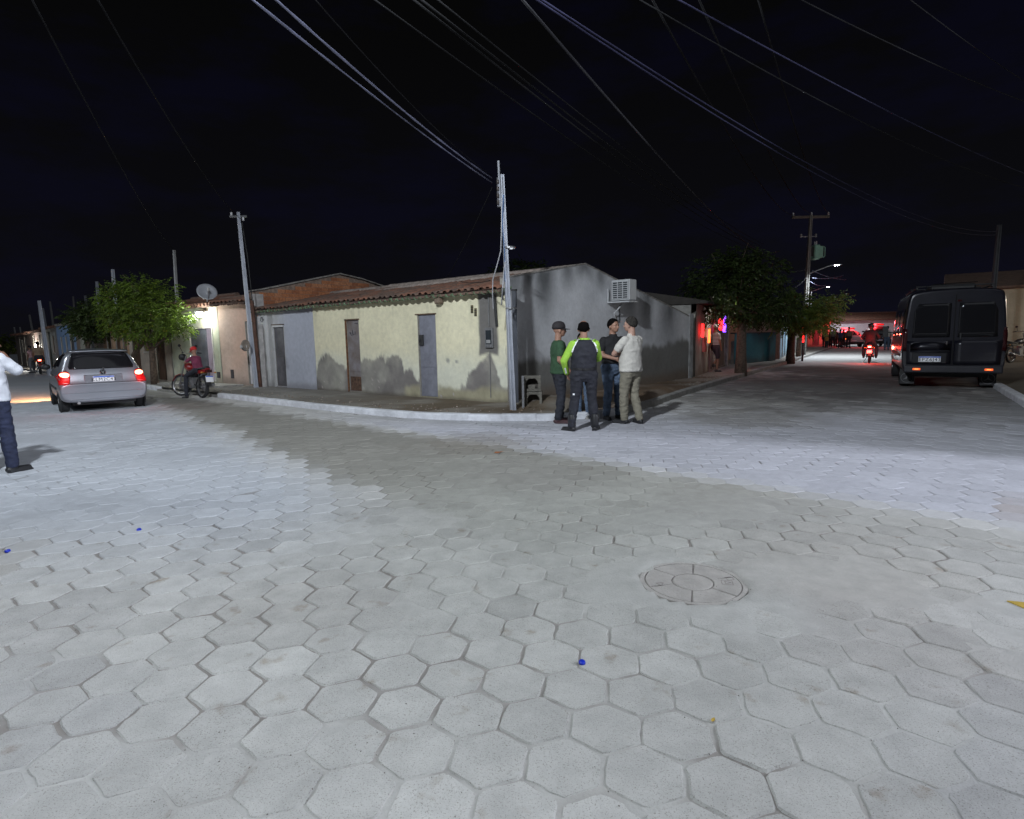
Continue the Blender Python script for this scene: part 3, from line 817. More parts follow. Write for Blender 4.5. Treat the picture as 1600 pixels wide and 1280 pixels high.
# electricity meter
mt = MB().bx(6.42, 6.63, -.05, .02, 1.16, 1.58).build('meter_box', mat('meter_grey', (.15, .15, .155), .6, var=.25, scale=15), yh, bevel=.01)
MB().bx(6.45, 6.60, -.058, -.05, 1.24, 1.53).build('window', mat('dark_glass', (.03, .035, .04), .15), mt)
MB().bx(6.47, 6.58, -.064, -.058, 1.26, 1.33).build('meter_dial', mat('grey_plastic', (.3, .3, .3), .5), mt)
MB().tube([(6.52, -.02, 1.62), (6.52, -.02, 2.30)], .014, 8).build('conduit', mat('dull_plastic', (.16, .16, .16)), yh); MB().tube([(6.52, -.015, 1.1), (6.52, -.015, .1)], .009, 6).build('conduit', mat('dull_plastic', (.16, .16, .16)), yh)
MB().tube([(6.72, -.06, 2.2), (6.74, -.02, 1.6)], .03, 6).build('corner_cable', mat('cable_black', (.02, .02, .02), .6), yh)
tiled_roof(yh, -.0, LY - .02, -.17, 2.36, 2.80, 2.95, back=(8.2, 1.95))
# a mortared ridge strip lying on the roof, pale
MB().tube([(.6, 1.75, 2.78), (2.0, 1.9, 2.82), (4.6, 2.3, 2.90), (4.9, 2.45, 2.93)], [.05, .09, .08, .04], 8).build('mortar_fillet', mat('mortared_ridge', (.30, .25, .22)), yh)
MB().bx(5.02, 5.20, -.17, -.01, 2.14, 2.30).build('broken_corbel', mat('corbel_brown', (.20, .15, .11), .9, var=.3, scale=20), yh, bevel=.03)

# gable side wall of the corner house, in its own frame running up the right-hand street
def gable_fn(x, z):
    n = fbm(x * 1.7, z * 1.7, 5, 23); v = fbm(x * 3.2, z * .55, 4, 29); b = fbm(x * .6, z * .6, 3, 31)
    c = np.array([.62, .625, .65])[None] * (.72 + .32 * b + .3 * n)[:, None]
    top = np.interp(x, [0, 2.75, 8.25], [2.58, 3.06, 1.88])
    d = top - z
    # damp streaks running down from the coping, strongest in a few places
    w = np.zeros_like(x)
    for (cx_, r_, L_) in [(.25, .35, .6), (1.25, .38, 1.35), (.75, .22, .5), (2.1, .3, .5), (2.7, .5, .35), (4.7, .4, 1.0), (3.4, .25, .5), (5.6, .4, 1.2), (6.8, .6, 1.2)]:
        w = np.maximum(w, np.exp(-((x - cx_) / r_) ** 2) * sst(L_ * 1.3, 0, d + (v - .5) * .5))
    k = (np.clip(w * (.35 + 1.2 * v), 0, 1) * .88)[:, None]; c = c * (1 - k) + np.array([.07, .073, .075]) * k
    e = .80 + (fbm(x * 2.4, z * 1.0, 4, 37) - .5) * .65 + .012 * x - z
    e = np.where(x > 4.2, e + .20, e); k = (sst(-.10, .10, e) * (.80 + .2 * n) * sst(.0, .35, x))[:, None]
    c = c * (1 - k) + np.array([.15, .145, .13]) * k
    k = (sst(.42, .05, z + (n - .5) * .3))[:, None] * .6; c = c * (1 - k) + np.array([.17, .115, .075]) * k
    # pale wiped circles on the far half
    for (cx_, cz_, r_) in [(5.0, 1.35, .55), (3.9, 1.3, .3)]:
        dd = np.hypot(x - cx_, z - cz_) + (n - .5) * .3; kk = sst(r_, r_ * .6, dd)[:, None] * .35; c = c * (1 - kk) + np.array([.33, .33, .345]) * kk
    k = sst(.03, .0, d)[:, None] * .6; c = c * (1 - k) + np.array([.40, .40, .41]) * k
    return c
D0 = (5.65, 18.36)
gtop = lambda v: np.interp(v, [0, 2.75, 8.25], [2.58, 3.06, 1.88])
ga = math.atan2(D0[1] - Pc[1], D0[0] - Pc[0]); base_a = yh.rotation_euler.z
gw = wall_panel('gable_wall', 0, 8.25, gtop, [], gable_fn, m_wall, yh, step=.05, loc=(LY, 0, 0), rz=ga - base_a)
MB().bx(8.15, 8.38, -.03, .17, 0, 1.98).build('end_pier', mat('bare_render', (.30, .30, .30), .9, var=.25, scale=4, bump=.3), gw)
cop = MB()
for a_, b_ in [(0, 1), (1, 2)]:
    xs_ = [0, 2.75, 8.25]; zs_ = [2.58, 3.06, 1.88]
    cop.prism([(xs_[a_], zs_[a_]), (xs_[b_], zs_[b_]), (xs_[b_], zs_[b_] + .025), (xs_[a_], zs_[a_] + .025)], -.012, .17)
cop.build('coping', mat('mortar_coping', (.26, .24, .22), .95, var=.35, scale=8, bump=.6), gw)

# lavender house
def lav_fn(x, z):
    n = fbm(x * 2, z * 2, 4, 53); b = fbm(x * .9, z * .9, 3, 54)
    lav = np.array([.46, .48, .545]); gr = np.array([.50, .50, .51])
    k = sst(1.0, 2.0, x + (n - .5) * .2)[:, None]; c = gr * (1 - k) + lav * k
    c = c * (.82 + .3 * b + .08 * fbm(x * 15, z * 15, 2, 4))[:, None]
    for (cx_, cz_, r_, a_) in [(.32, .85, .2, .6), (.3, .25, .35, .5), (1.3, .1, .2, .4)]:
        dd = np.hypot(x - cx_, z - cz_) + (n - .5) * .35; kk = sst(r_, r_ * .3, dd)[:, None] * a_; c = c * (1 - kk) + np.array([.12, .115, .11]) * kk
    k = sst(.25, .02, z + (n - .5) * .2)[:, None] * .5; c = c * (1 - k) + np.array([.16, .15, .15]) * k
    return c
lh = frame(A0, Py, 'lavender_house', 'narrow lavender and grey painted house left of the yellow corner house')
wall_panel('wall', 0, 3.2, ZT - .02, [(1.02, 1.62, .03, 1.82)], lav_fn, m_wall, lh)
metal_door(lh, 1.04, 1.62, .03, 1.80, m_dark_door, (.5,), y=.03, handle=False)
MB().bx(.95, 1.04, -.02, .03, .0, 1.86).bx(.95, 1.62, -.02, .03, 1.80, 1.86).build('door_frame', mat('white_paint', (.55, .55, .56), .6, var=.1), lh, bevel=.004)
MB().bx(.98, 1.66, -.03, .03, 1.865, 1.89).build('lintel_strip', m_dirtwood, lh)
scrawl(lh, [[(0, 0), (.1, .25), (.3, .3), (.4, .1), (.25, -.1), (.05, -.02)], [(.25, .2), (.35, .0), (.55, .1)]], .35, 2.02, .4, m_ink, .008, y=-.015)
tiled_roof(lh, -.15, 3.19, -.17, 2.34, 2.80, 2.93, back=(7, 1.9))

# ---------- peach house with exposed brick side gable
def flat_fn(cA, cB, seed, low=(.16, .14, .12), hl=.4):
    cA, cB = np.array(cA), np.array(cB)
    def fn(x, z):
        n = fbm(x * 2, z * 2, 4, seed); b = fbm(x * .9, z * .6, 3, seed + 2)
        k = sst(.35, .65, b)[:, None]; c = (cA * (1 - k) + cB * k) * (.85 + .3 * n)[:, None]
        k = sst(hl, .05, z + (n - .5) * .4)[:, None] * .6; return c * (1 - k) + np.array(low) * k
    return fn
ph = frame((-9.45, 19.25), (-8.02, 18.50), 'peach_house', 'peach plastered house with orange brick side gable left of the lavender house')
LP = math.hypot(1.43, .75)
wall_panel('wall', 0, LP, 2.72, [(1.26, LP - .02, .05, 2.02)], flat_fn((.62, .43, .34), (.56, .42, .35), 101), m_wall, ph)
metal_door(ph, 1.28, LP - .03, .05, 2.0, mat('white_steel', (.60, .58, .60), .5, var=.08), (.35, .7), y=.03, handle=False, label='white steel door')
MB().bx(.42, .56, -.015, .02, .22, .50).build('meter_niche', mat('dark_niche', (.05, .045, .05), .9), ph)
# roof tiles on the peach house and the brick gable running back from the street
tiled_roof(ph, -.05, LP, -.25, 2.62, 1.9, 3.0, back=(6.5, 2.6), green=False)
pa_ = math.atan2(.777, .63) - ph.rotation_euler.z
m_brick = [mat('orange_brick', (.42, .165, .075), .9, var=.25, scale=20, bump=.4), mat('orange_brick_pale', (.46, .20, .10), .9, var=.25, scale=20, bump=.4), mat('orange_brick_dark', (.33, .125, .06), .9, var=.25, scale=20, bump=.4)]
bg_ = MB().prism([(0, 0), (6.3, 0), (6.3, 2.9), (5.3, 3.28), (4.2, 3.52), (3.25, 3.64), (.4, 2.98), (0, 2.9)], .0, .12).build('brick_gable', mat('brick_mortar', (.26, .19, .15), .95, var=.3, scale=10, bump=.4), ph)
bg_.location = (LP + .0, .02, 0); bg_.rotation_euler = (0, 0, pa_)
brk = [MB().bx(0, .238, -.012, .02, 0, .112).mesh('brick', m_) for m_ in m_brick]
zb = 2.05; row = 0
while zb < 3.6:
    xb = .02 - (.125 if row % 2 else 0)
    while xb < 6.1:
        tpz = np.interp(xb + .12, [0, .4, 3.25, 4.2, 5.3, 6.3], [2.9, 2.98, 3.64, 3.52, 3.28, 2.9]) - .06
        # below the lavender roof nothing shows
        lo = np.interp(xb, [0, 3.2, 6.3], [2.25, 2.75, 2.4])
        if zb + .1 < tpz and zb > lo - .1 and xb > -.01:
            o = bpy.data.objects.new('brick', random.choice(brk)); col.objects.link(o); o.parent = bg_; o.location = (xb + random.uniform(-.004, .004), random.uniform(-.003, .004), zb)
        xb += .25
    zb += .125; row += 1
mb = MB()
for (a_, za, b_, zb_) in [(-.05, 2.92, .4, 3.0), (.4, 3.0, 3.25, 3.67), (3.25, 3.67, 4.2, 3.55), (4.2, 3.55, 5.3, 3.31), (5.3, 3.31, 6.4, 2.9)]:
    mb.prism([(a_, za), (b_, zb_), (b_, zb_ + .04), (a_, za + .04)], -.06, .3)
mb.build('coping', mat('mortar_coping', (.26, .24, .22)), bg_)
MB().bx(0.0, .38, -.02, .0, 2.12, 2.86).build('whitewash_patch', mat('white_dirty', (.42, .40, .39), .9, var=.2), bg_)
for q in (.12, .24): scrawl(bg_, [[(0, .5), (0, 0), (.2, .02)]] if q < .2 else [[(.1, .6), (.12, 0), (.3, .5)]], 3.1 + q * 2, 2.85, .3, mat('white_paint', (.55, .55, .56)), .012, y=-.03)

# ---------- house with the bright wall lamp
gh = frame((-12.0, 20.95), (-9.48, 19.28), 'lamp_lit_house', 'grey green house with a bright wall lamp and open grey door behind the red motorbike')
LG = math.hypot(2.52, 1.67)
wall_panel('wall', 0, LG, 2.62, [(1.22, 2.62, .10, 1.86)], flat_fn((.44, .46, .36), (.50, .42, .33), 111), m_wall, gh)
# room seen through the half open door: floor, side and back walls
room = MB().bx(1.0, 2.9, 1.8, 1.9, .05, 2.3).bx(.95, 1.05, .17, 1.8, .05, 2.3).bx(2.85, 2.95, .17, 1.8, .05, 2.3).bx(1.05, 2.85, .17, 1.8, 2.3, 2.36)
room.build('room_walls', mat('room_white', (.72, .68, .74), .8, var=.05), gh)
MB().bx(1.05, 2.85, .02, 1.8, .02, .06).build('room_floor', mat('room_tile', (.4, .36, .33), .4, var=.1), gh)
metal_door(gh, 1.24, 2.18, .10, 1.85, mat('slate_steel_door', (.13, .135, .16), .5, .2, var=.2, scale=3), (.2, .4, .6, .8), y=.03, label='dark slate steel door leaf', handle=False)
MB().bx(2.60, 2.66, -.015, .03, .1, 1.88).build('door_post', mat('pale_post', (.5, .48, .45), .8), gh)
MB().bx(2.30, 2.55, 1.775, 1.795, 1.35, 1.7).build('wall_picture', mat('pink_print', (.45, .2, .35), .6, var=.5, scale=12), gh)
tiled_roof(gh, -.1, LG + .05, -.2, 2.58, 2.0, 2.95, back=(6, 2.4), green=False, tile_obj=False)
MB().bx(2.75, 2.92, -.02, .02, .22, .42).build('meter_niche', mat('dark_niche', (.05, .045, .05)), gh)
# step
st_ = MB().bx(.2, LG + 1.2, -.8, -.02, -.05, .05).build('door_step', mat('step_concrete', (.33, .32, .30), .9, var=.2, bump=.3), gh)

# ---------- generic plainer houses further off
def plain_house(P, Q, h, fn, label, doors=(), wins=(), roof='tile', depth=6.5, ridge=.55, door_m=None, win_m=None, name='house', group=None, eave=.25):
    hh = frame(P, Q, name, label, group=group); L = math.hypot(Q[0] - P[0], Q[1] - P[1])
    holes = [(a, b, .05, t_) for a, b, t_ in doors] + [(a, b, c, d) for a, b, c, d in wins]
    wall_panel('wall', 0, L, h, holes, fn, m_wall, hh, step=.12)
    MB().bx(0.0, .15, .17, depth, 0, h).bx(L - .15, L, .17, depth, 0, h).bx(.15, L - .15, depth - .15, depth, 0, h).build('side_walls', mat('plaster_edge', (.34, .32, .28)), hh)
    dm = door_m or m_dark_door
    for a, b, t_ in doors: metal_door(hh, a + .01, b - .01, .05, t_ - .01, dm, (.5,), handle=False, strips=2)
    for a, b, c, d in wins:
        w_ = MB().bx(a, b, .05, .08, c, d).build('window', win_m or mat('wood_shutter', (.14, .09, .06), .8, var=.2), hh)
        MB().bx(a - .05, b + .05, -.03, .02, c - .06, c - .01).build('sill', mat('plaster_edge', (.34, .32, .28)), w_)
        for q in (0, .5): MB().bx(a + (b - a) * q + .03, a + (b - a) * (q + .5) - .03, .03, .05, c + .04, d - .04).build('leaf', win_m or mat('wood_shutter', (.14, .09, .06)), w_)
    if roof == 'tile': tiled_roof(hh, -.05, L + .05, -eave, h + .0, depth * .4, h + ridge, back=(depth, h), green=False, tile_obj=False)
    else: MB().bx(-.03, L + .03, -.05, depth, h, h + .12).build('parapet', mat('plaster_edge', (.34, .32, .28)), hh)
    return hh
# left street, beyond the lamp
pts = [(-12.1, 21.05), (-14.9, 23.1), (-17.4, 25.3), (-20.6, 28.1), (-23.4, 30.6), (-26.2, 33.4), (-30.5, 37.6), (-35.5, 42.5)]
def seg(i): return pts[i + 1], pts[i]
tan_ = (.34, .27, .21)
P_, Q_ = seg(0); plain_house(P_, Q_, 2.6, flat_fn((.36, .31, .26), (.42, .36, .30), 121), 'beige plastered house with two brown doors behind the leafy tree', doors=[(.3, .95, 2.1), (2.3, 3.0, 2.1)], wins=[(1.3, 1.9, 1.1, 1.9)], door_m=mat('brown_door', (.07, .035, .02), .7, var=.3))
P_, Q_ = seg(1); plain_house(P_, Q_, 2.5, flat_fn((.40, .26, .17), (.33, .22, .15), 131), 'tawny brown house with a row of narrow doors behind the silver car', doors=[(.5, 1.1, 2.0), (1.7, 2.3, 2.0)], wins=[(2.6, 3.1, 1.0, 1.8)], door_m=mat('brown_door', (.07, .035, .02)))
P_, Q_ = seg(2); plain_house(P_, Q_, 2.5, flat_fn((.34, .27, .22), (.28, .22, .18), 141), 'dull brown house with a pale window under the dark tree', doors=[(2.2, 2.9, 2.1)], wins=[(.6, 1.5, 1.0, 1.9)], win_m=mat('pale_window', (.45, .45, .38), .6))
P_, Q_ = seg(3); plain_house(P_, Q_, 2.35, flat_fn((.25, .38, .60), (.27, .40, .62), 151), 'small sky blue house with two narrow windows on the left street', doors=[(2.6, 3.3, 2.0)], wins=[(.7, 1.05, .8, 1.8), (1.7, 2.05, .8, 1.8)], win_m=mat('blue_shutter', (.16, .2, .26), .7), roof='flat')
P_, Q_ = seg(4); plain_house(P_, Q_, 2.3, flat_fn((.34, .37, .36), (.30, .33, .33), 161), 'grey green house with pale columns left of the blue house', doors=[(1.0, 1.7, 2.1)], wins=[(2.3, 2.9, 1.0, 1.9)], door_m=mat('green_door', (.10, .13, .12), .7))
P_, Q_ = seg(5); plain_house(P_, Q_, 2.2, flat_fn((.20, .155, .145), (.24, .19, .17), 171), 'low dark mauve house behind the far lit porch lamp', doors=[(1.4, 2.1, 2.0), (3.8, 4.4, 2.0)], wins=[(2.8, 3.3, 1.0, 1.8)])
P_, Q_ = seg(6); plain_house(P_, Q_, 2.15, flat_fn((.22, .18, .16), (.19, .155, .14), 181), 'farthest low brown house at the left end of the street', doors=[(2.0, 2.8, 2.0), (4.5, 5.2, 2.0)], wins=[(3.3, 3.8, 1.0, 1.8)])
# upper storey block behind
plain_house((-33, 44.5), (-29, 40.8), 3.2, flat_fn((.13, .12, .12), (.15, .14, .14), 191), 'dark taller block rising behind the low houses at far left', roof='flat', depth=4)

# ---------- right-hand street, left side
m_pg = mat('porch_plaster', (.30, .29, .27), .9, var=.2, bump=.3)
rh1 = frame((5.85, 18.7), (7.75, 22.35), 'grey_front_wall', 'rough grey wall front lit red by hanging lamps beside the leaning man', 'wall')
LR = math.hypot(1.9, 3.65)
wall_panel('wall', 0, LR, 2.35, [(2.95, 3.75, .05, 2.0)], flat_fn((.36, .33, .30), (.42, .40, .37), 201, (.2, .16, .12)), m_wall, rh1, step=.09)
metal_door(rh1, 2.97, 3.73, .05, 1.98, mat('grey_gate', (.16, .15, .13), .8, var=.2), (.5,), handle=False)
bx_ = MB().bx(1.22, 1.5, -.10, .02, .75, 1.25).build('meter_box', mat('red_box', (.35, .06, .05), .6, var=.2), rh1, bevel=.015)
MB().bx(1.27, 1.45, -.106, -.10, .95, 1.18).build('window', mat('dark_glass', (.03, .035, .04)), bx_)
MB().bx(2.62, 2.82, -.06, .02, 1.25, 1.6).build('wall_box', mat('pale_box', (.45, .44, .43), .6), rh1, bevel=.01)
MB().prism([(-.35, 2.30), (5.5, 2.30), (5.5, 2.38), (2.2, 2.85), (-.35, 2.38)], -.1, LR + .1, axis='x').build('roof', mat('dark_roof', (.05, .045, .04), .95), rh1)  # roof in one plain dark tone
MB().bx(.02, .16, .17, 5.2, 0, 2.31).build('side_wall', m_pg, rh1)
rh2 = frame((7.85, 22.55), (9.35, 25.3), 'dark_gate_front', 'dark olive front with a narrow pale post under the big tree', 'wall')
wall_panel('wall', 0, 3.1, 2.3, [(.5, 2.1, .05, 2.0)], flat_fn((.14, .13, .10), (.17, .16, .13), 211), m_wall, rh2, step=.12)
metal_door(rh2, .52, 2.08, .05, 1.98, mat('olive_gate', (.08, .08, .055), .7, var=.2), (.5,), handle=False, strips=4)
MB().bx(2.2, 2.45, -.08, .05, 0, 2.1).build('post', m_pg, rh2)
MB().prism([(-.2, 2.28), (5, 2.28), (5, 2.36), (2.2, 2.75), (-.2, 2.36)], -.1, 3.2, axis='x').build('roof', m_tileold, rh2)
teal = frame((9.75, 25.75), (12.7, 28.3), 'teal_wall', 'low dark teal painted garden wall between the two street trees', 'wall')
LT = math.hypot(2.95, 2.55)
wall_panel('wall', 0, LT, 1.32, [], flat_fn((.04, .19, .25), (.05, .21, .27), 221, (.06, .08, .08)), m_wall, teal, step=.12)
MB().bx(-.02, LT + .02, -.03, .19, 1.32, 1.37).build('coping', mat('teal_dark', (.04, .09, .11), .8), teal)
plain_house((9.6, 28.6), (13.6, 32.2), 2.6, flat_fn((.42, .33, .24), (.40, .31, .23), 231), 'orange tan house behind the teal wall', doors=[(1.1, 1.6, 2.2)], wins=[(.3, .8, 1.1, 2.0)], door_m=mat('sky_blue_door', (.25, .45, .62), .6))
plain_house((13.5, 29.6), (16.2, 34.6), 2.6, flat_fn((.20, .33, .42), (.25, .38, .46), 241), 'pale blue fronted house behind the second street tree', doors=[(1.2, 2.0, 2.1), (3.2, 4.0, 2.1)], door_m=mat('blue_door', (.08, .22, .35), .7))
plain_house((17.0, 36.2), (19.6, 40.3), 2.6, flat_fn((.38, .33, .25), (.34, .29, .23), 251), 'tan house with dark openings behind the utility pole', doors=[(.6, 1.5, 2.1), (3.1, 3.9, 2.1)])
plain_house((20.2, 41.4), (23.4, 46.6), 2.6, flat_fn((.42, .36, .27), (.38, .33, .26), 261), 'cream porch house at the far bend of the street', doors=[(1.0, 2.2, 2.0), (3.6, 4.6, 2.0)])
plain_house((25.6, 52.8), (29.8, 55.2), 2.25, flat_fn((.50, .44, .33), (.46, .40, .30), 265), 'small cream house in the light at the street end', doors=[(2.2, 3.2, 1.9)])
# end of street
plain_house((30.0, 63.5), (43.5, 60.2), 2.4, flat_fn((.58, .56, .60), (.54, .52, .56), 271), 'wide white wall building closing the end of the street', roof='tile', depth=8, ridge=.75)
plain_house((37.6, 56.8), (39.6, 51.6), 3.0, flat_fn((.45, .40, .33), (.40, .35, .30), 281), 'tan house with dark door at the right end of the street', doors=[(1.5, 2.5, 2.2)])
# right side: beige wall with roof seen behind the van
bw = frame((19.3, 26.0), (26.0, 21.2), 'beige_house', 'plain beige rendered house wall behind the parked motorcycle', 'house')
LB = math.hypot(6.7, 4.8)
wall_panel('wall', 0, LB, 3.05, [], flat_fn((.42, .38, .285), (.46, .41, .31), 291), m_wall, bw, step=.15)
MB().prism([(-.4, 3.0), (6, 3.0), (6, 3.08), (2.6, 3.9), (-.4, 3.08)], -.3, LB, axis='x').build('roof', m_tileold, bw)
MB().bx(-.001, .15, .17, 6, 0, 3.0).build('side_walls', mat('plaster_edge', (.34, .32, .28)), bw)

# unseen two storey house added at the near right corner to shade the van's street
plain_house((11.6, 11.6), (11.6, 3.3), 5.9, flat_fn((.34, .33, .30), (.30, .29, .26), 301), 'unseen two storey house added beyond the right picture edge to shade the street', doors=[(2.0, 2.9, 2.1)], wins=[(4.5, 5.6, 1.0, 2.1), (1.5, 2.6, 3.8, 4.9), (5.0, 6.1, 3.8, 4.9)], roof='flat', depth=8)
# satellite dish on the roof and a small one on the street pole
def dish(name, loc, r, aim, m, label):
    e = empty(name, loc, 0, label, 'satellite dish'); q = Vector(aim).to_track_quat('Z', 'Y').to_matrix()
    prof = [(r * t_, .28 * r * t_ * t_) for t_ in (.02, .25, .5, .75, 1.0)]
    mb = MB(); mb.lathe(prof + [(r * t_, .28 * r * t_ * t_ - .012) for t_ in (1.0, .75, .5, .25, .02)], n=28, cap=True)
    o = MB(); o.v = [tuple(q @ Vector(v)) for v in mb.v]; o.f = mb.f; o.m = mb.m
    o.build('reflector', m, e, smooth=True)
    MB().tube([q @ Vector((0, -r * .9, .2 * r)), q @ Vector((0, -r * .35, r * 1.05))], .012, 6).tube([q @ Vector((0, 0, 0)), Vector((0, 0, -r * .9))], .02, 8).build('arm', mat('galvanised', (.35, .35, .36), .4, .8), e)
    MB().ell(q @ Vector((0, -r * .33, r * 1.1)), (.04, .04, .06)).build('receiver', mat('pale_box', (.45, .44, .43)), e, smooth=True)
    return e
dish('satellite_dish', at(323, 458, 19.3), .30, (.55, -.75, .55), mat('dish_grey', (.36, .37, .40), .5, var=.05), 'grey satellite dish on the roof edge above the bright wall lamp')

# ================================================================ POLES, LAMPS, WIRES
m_pole = mat('concrete_pole', (.42, .44, .50), .8, var=.12, scale=3, bump=.25, bscale=30)
m_poledk = mat('concrete_pole_dull', (.34, .34, .34), .85, var=.15, scale=3, bump=.25)
m_galv = mat('galvanised', (.35, .35, .36), .4, .8)
m_iron = mat('dark_iron', (.03, .03, .03), .5)
m_black = mat('cable_black', (.02, .02, .02), .6)
m_white = mat('porcelain', (.7, .7, .72), .25)

def pole(base, top, w0, w1, label, m=m_pole, group=None, cap=True, name='utility_pole'):
    """double-tee concrete pole: flanges and a recessed web"""
    b = Vector(base); t_ = Vector(top); e = empty(name, b, 0, label, 'utility pole', group)
    d = (t_ - b); q = d.to_track_quat('Z', 'Y').to_matrix(); L = d.length
    face = math.atan2(b.x, b.y)
    rz = Matrix.Rotation(-face + .35, 3, 'Z')
    def sec(w, z):
        h = w / 2; k = w * .30; r_ = h * .55
        P = [(-h, -k), (h, -k), (h, -k * .35), (r_, -k * .2), (r_, k * .2), (h, k * .35), (h, k), (-h, k), (-h, k * .35), (-r_, k * .2), (-r_, -k * .2), (-h, -k * .35)]
        return [q @ (rz @ Vector((a, c, z))) for a, c in P]
    mb = MB().loft([sec(w0, -.1), sec(w0 * .5 + w1 * .5, L / 2), sec(w1, L)])
    mb.build('shaft', m, e)
    return e, (lambda z: q @ Vector((0, 0, z)))

pc, pcf = pole((.02, 11.11, .11), (-.10, 11.13, 4.42), .16, .10, 'tall pale concrete pole at the street corner with cables hanging beside it', cap=False)
# iron pipe extending above, brackets with insulators
MB().tube([(-.16, 0, 3.75), (-.18, .0, 4.55)], .021, 8).build('pipe_mast', mat('pale_iron', (.30, .31, .34), .6, .3), pc)
for z_ in (4.18, 4.06, 3.94, 3.82):
    i_ = MB().lathe([(.008, -.035), (.028, -.03), (.016, -.01), (.03, .0), (.016, .012), (.027, .03), (.008, .035)], (-.20, -.02, z_), n=10).build('insulator', mat('brown_porcelain', (.05, .04, .035), .5), pc, smooth=True)
MB().bx(-.215, -.10, -.012, .012, 3.74, 4.26).build('rack', mat('dark_galvanised', (.08, .08, .09), .7, .2), pc)
cab = [(-.13, -.04, 3.9), (-.15, -.05, 3.3), (-.17, -.05, 2.95), (-.26, -.03, 2.65), (-.33, .05, 2.45), (-.345, .15, 2.2), (-.34, .3, 1.92)]
MB().tube(cab, .011, 6).build('service_cable', mat('cable_pale', (.38, .38, .40), .5), pc)
MB().tube([(-.10, -.05, 3.95), (-.13, -.05, 3.45), (-.10, -.05, 2.9), (-.10, -.03, 2.4)], .010, 6).build('service_cable', mat('cable_blue', (.03, .10, .25), .5), pc)
MB().tube([(-.10, -.05, 2.75), (-.15, .0, 2.3), (-.18, .3, 2.0)], .015, 6).build('service_cable', mat('cable_pale', (.38, .38, .40)), pc)
for q in range(3):   # loop of cable tied near the eave
    MB().tube([(-.12 + .035 * math.cos(a), .12 + .01 * q, 2.12 + q * .02 + .06 * math.sin(a)) for a in np.linspace(0, 6.28, 14)], .006, 5, cap=False).build('cable_coil', m_black, pc)
for z_ in (3.0, 1.9): MB().lathe([(.105, z_), (.105, z_ + .03)], n=12, cap=False).build('strap', m_galv, pc)
# dark upright strip filling the dark gap behind the pole, at the house corner
sp_ = empty('gap_strip', (.09, 12.02, .11), 0, 'dark upright strip filling the gap close behind the tall corner pole', 'post')
MB().bx(-.05, .05, -.04, .04, -.05, 2.30).build('shaft', mat('dark_post', (.055, .06, .075), .6, var=.2), sp_, bevel=.005)
MB().bx(-.06, .06, -.05, .05, 2.30, 2.33).build('cap_plate', m_iron, sp_)

pl, plf = pole((-7.78, 17.86, .11), at(372, 332, 17.9), .20, .13, 'tall pale concrete pole on the left pavement with a small old dish fixed low')
tq = Vector(at(372, 332, 17.9)) - Vector((-7.78, 17.86, .11))
MB().box(tq + Vector((0, 0, -.12)), (.5, .05, .05)).build('crossarm', m_galv, pl)
MB().lathe([(.01, -.05), (.04, -.04), (.02, 0), (.04, .03), (.01, .05)], tuple(tq + Vector((-.2, 0, -.04))), n=10).build('insulator', m_white, pl, smooth=True)
MB().lathe([(.01, -.05), (.04, -.04), (.02, 0), (.04, .03), (.01, .05)], tuple(tq + Vector((.16, -.05, -.2))), n=10).build('insulator', m_white, pl, smooth=True)
MB().tube([tq + Vector((.12, -.05, -.3)), tq * .75 + Vector((.18, -.08, 0)), tq * .5 + Vector((.2, -.1, 0))], .012, 6).build('service_cable', m_black, pl)
dish('satellite_dish', at(385, 540, 17.4), .17, (-.35, -.9, .1), mat('dish_rust', (.20, .17, .14), .8, var=.3), 'small tan weathered dish clamped low on the left pavement pole')
bp_ = empty('timber_post', (-7.62, 18.0, .11), 0, 'brown rusty service post beside the left pavement pole', 'post')
MB().box((-.12, 0, 1.30), (.085, .085, 2.65), rot=Matrix.Rotation(-.03, 3, 'Y')).build('shaft', mat('rust_brown', (.13, .065, .045), .8, var=.3, scale=8), bp_, bevel=.008)
MB().bx(-.01, .12, -.03, .03, .0, 1.9).build('white_casing', mat('white_dirty', (.42, .40, .39)), bp_)

# distant poles of the left street
far_poles = [(at(61, 470, 29.5), at(77, 581, 29.5), .22, 'brightest of the thin poles on the far left street', m_pole),
             (at(67, 482, 44), at(80, 560, 44), .2, 'thin pole just right of the brightest far left pole', m_pole),
             (at(78, 471, 52), at(90, 556, 52), .2, 'dim thin pole right of the pair on the far left street', m_poledk),
             (at(46, 492, 50), at(58, 556, 50), .2, 'dim pole above the porch lamp on the far left street', m_poledk),
             (at(22, 511, 62), at(30, 555, 62), .2, 'faint pole over the farthest low house, left one', m_poledk),
             (at(31, 511, 68), at(38, 554, 68), .2, 'faint pole over the farthest low house, right one', m_poledk),
             (at(151, 440, 30), at(161, 565, 30), .2, 'pale pole top showing left of the leafy tree crown', m_pole),
             (at(176, 421, 26), at(188, 575, 26), .2, 'pale pole top showing above the leafy tree crown', m_pole),
             (at(133, 462, 38), at(142, 560, 38), .2, 'short pale pole top over the dark tree', m_pole),
             (at(114, 463, 46), at(122, 560, 46), .16, 'faint pole top left of the dark tree', m_poledk),
             (at(272, 391, 23), at(283, 585, 23), .16, 'slim pole rising behind the leafy tree by the wall lamp', m_poledk)]
for t_, b_, w, lab, m_ in far_poles:
    b_ = Vector(b_); b_.z = .1
    pole(b_, t_, w, w * .7, lab, m_, 'poles along the left street')
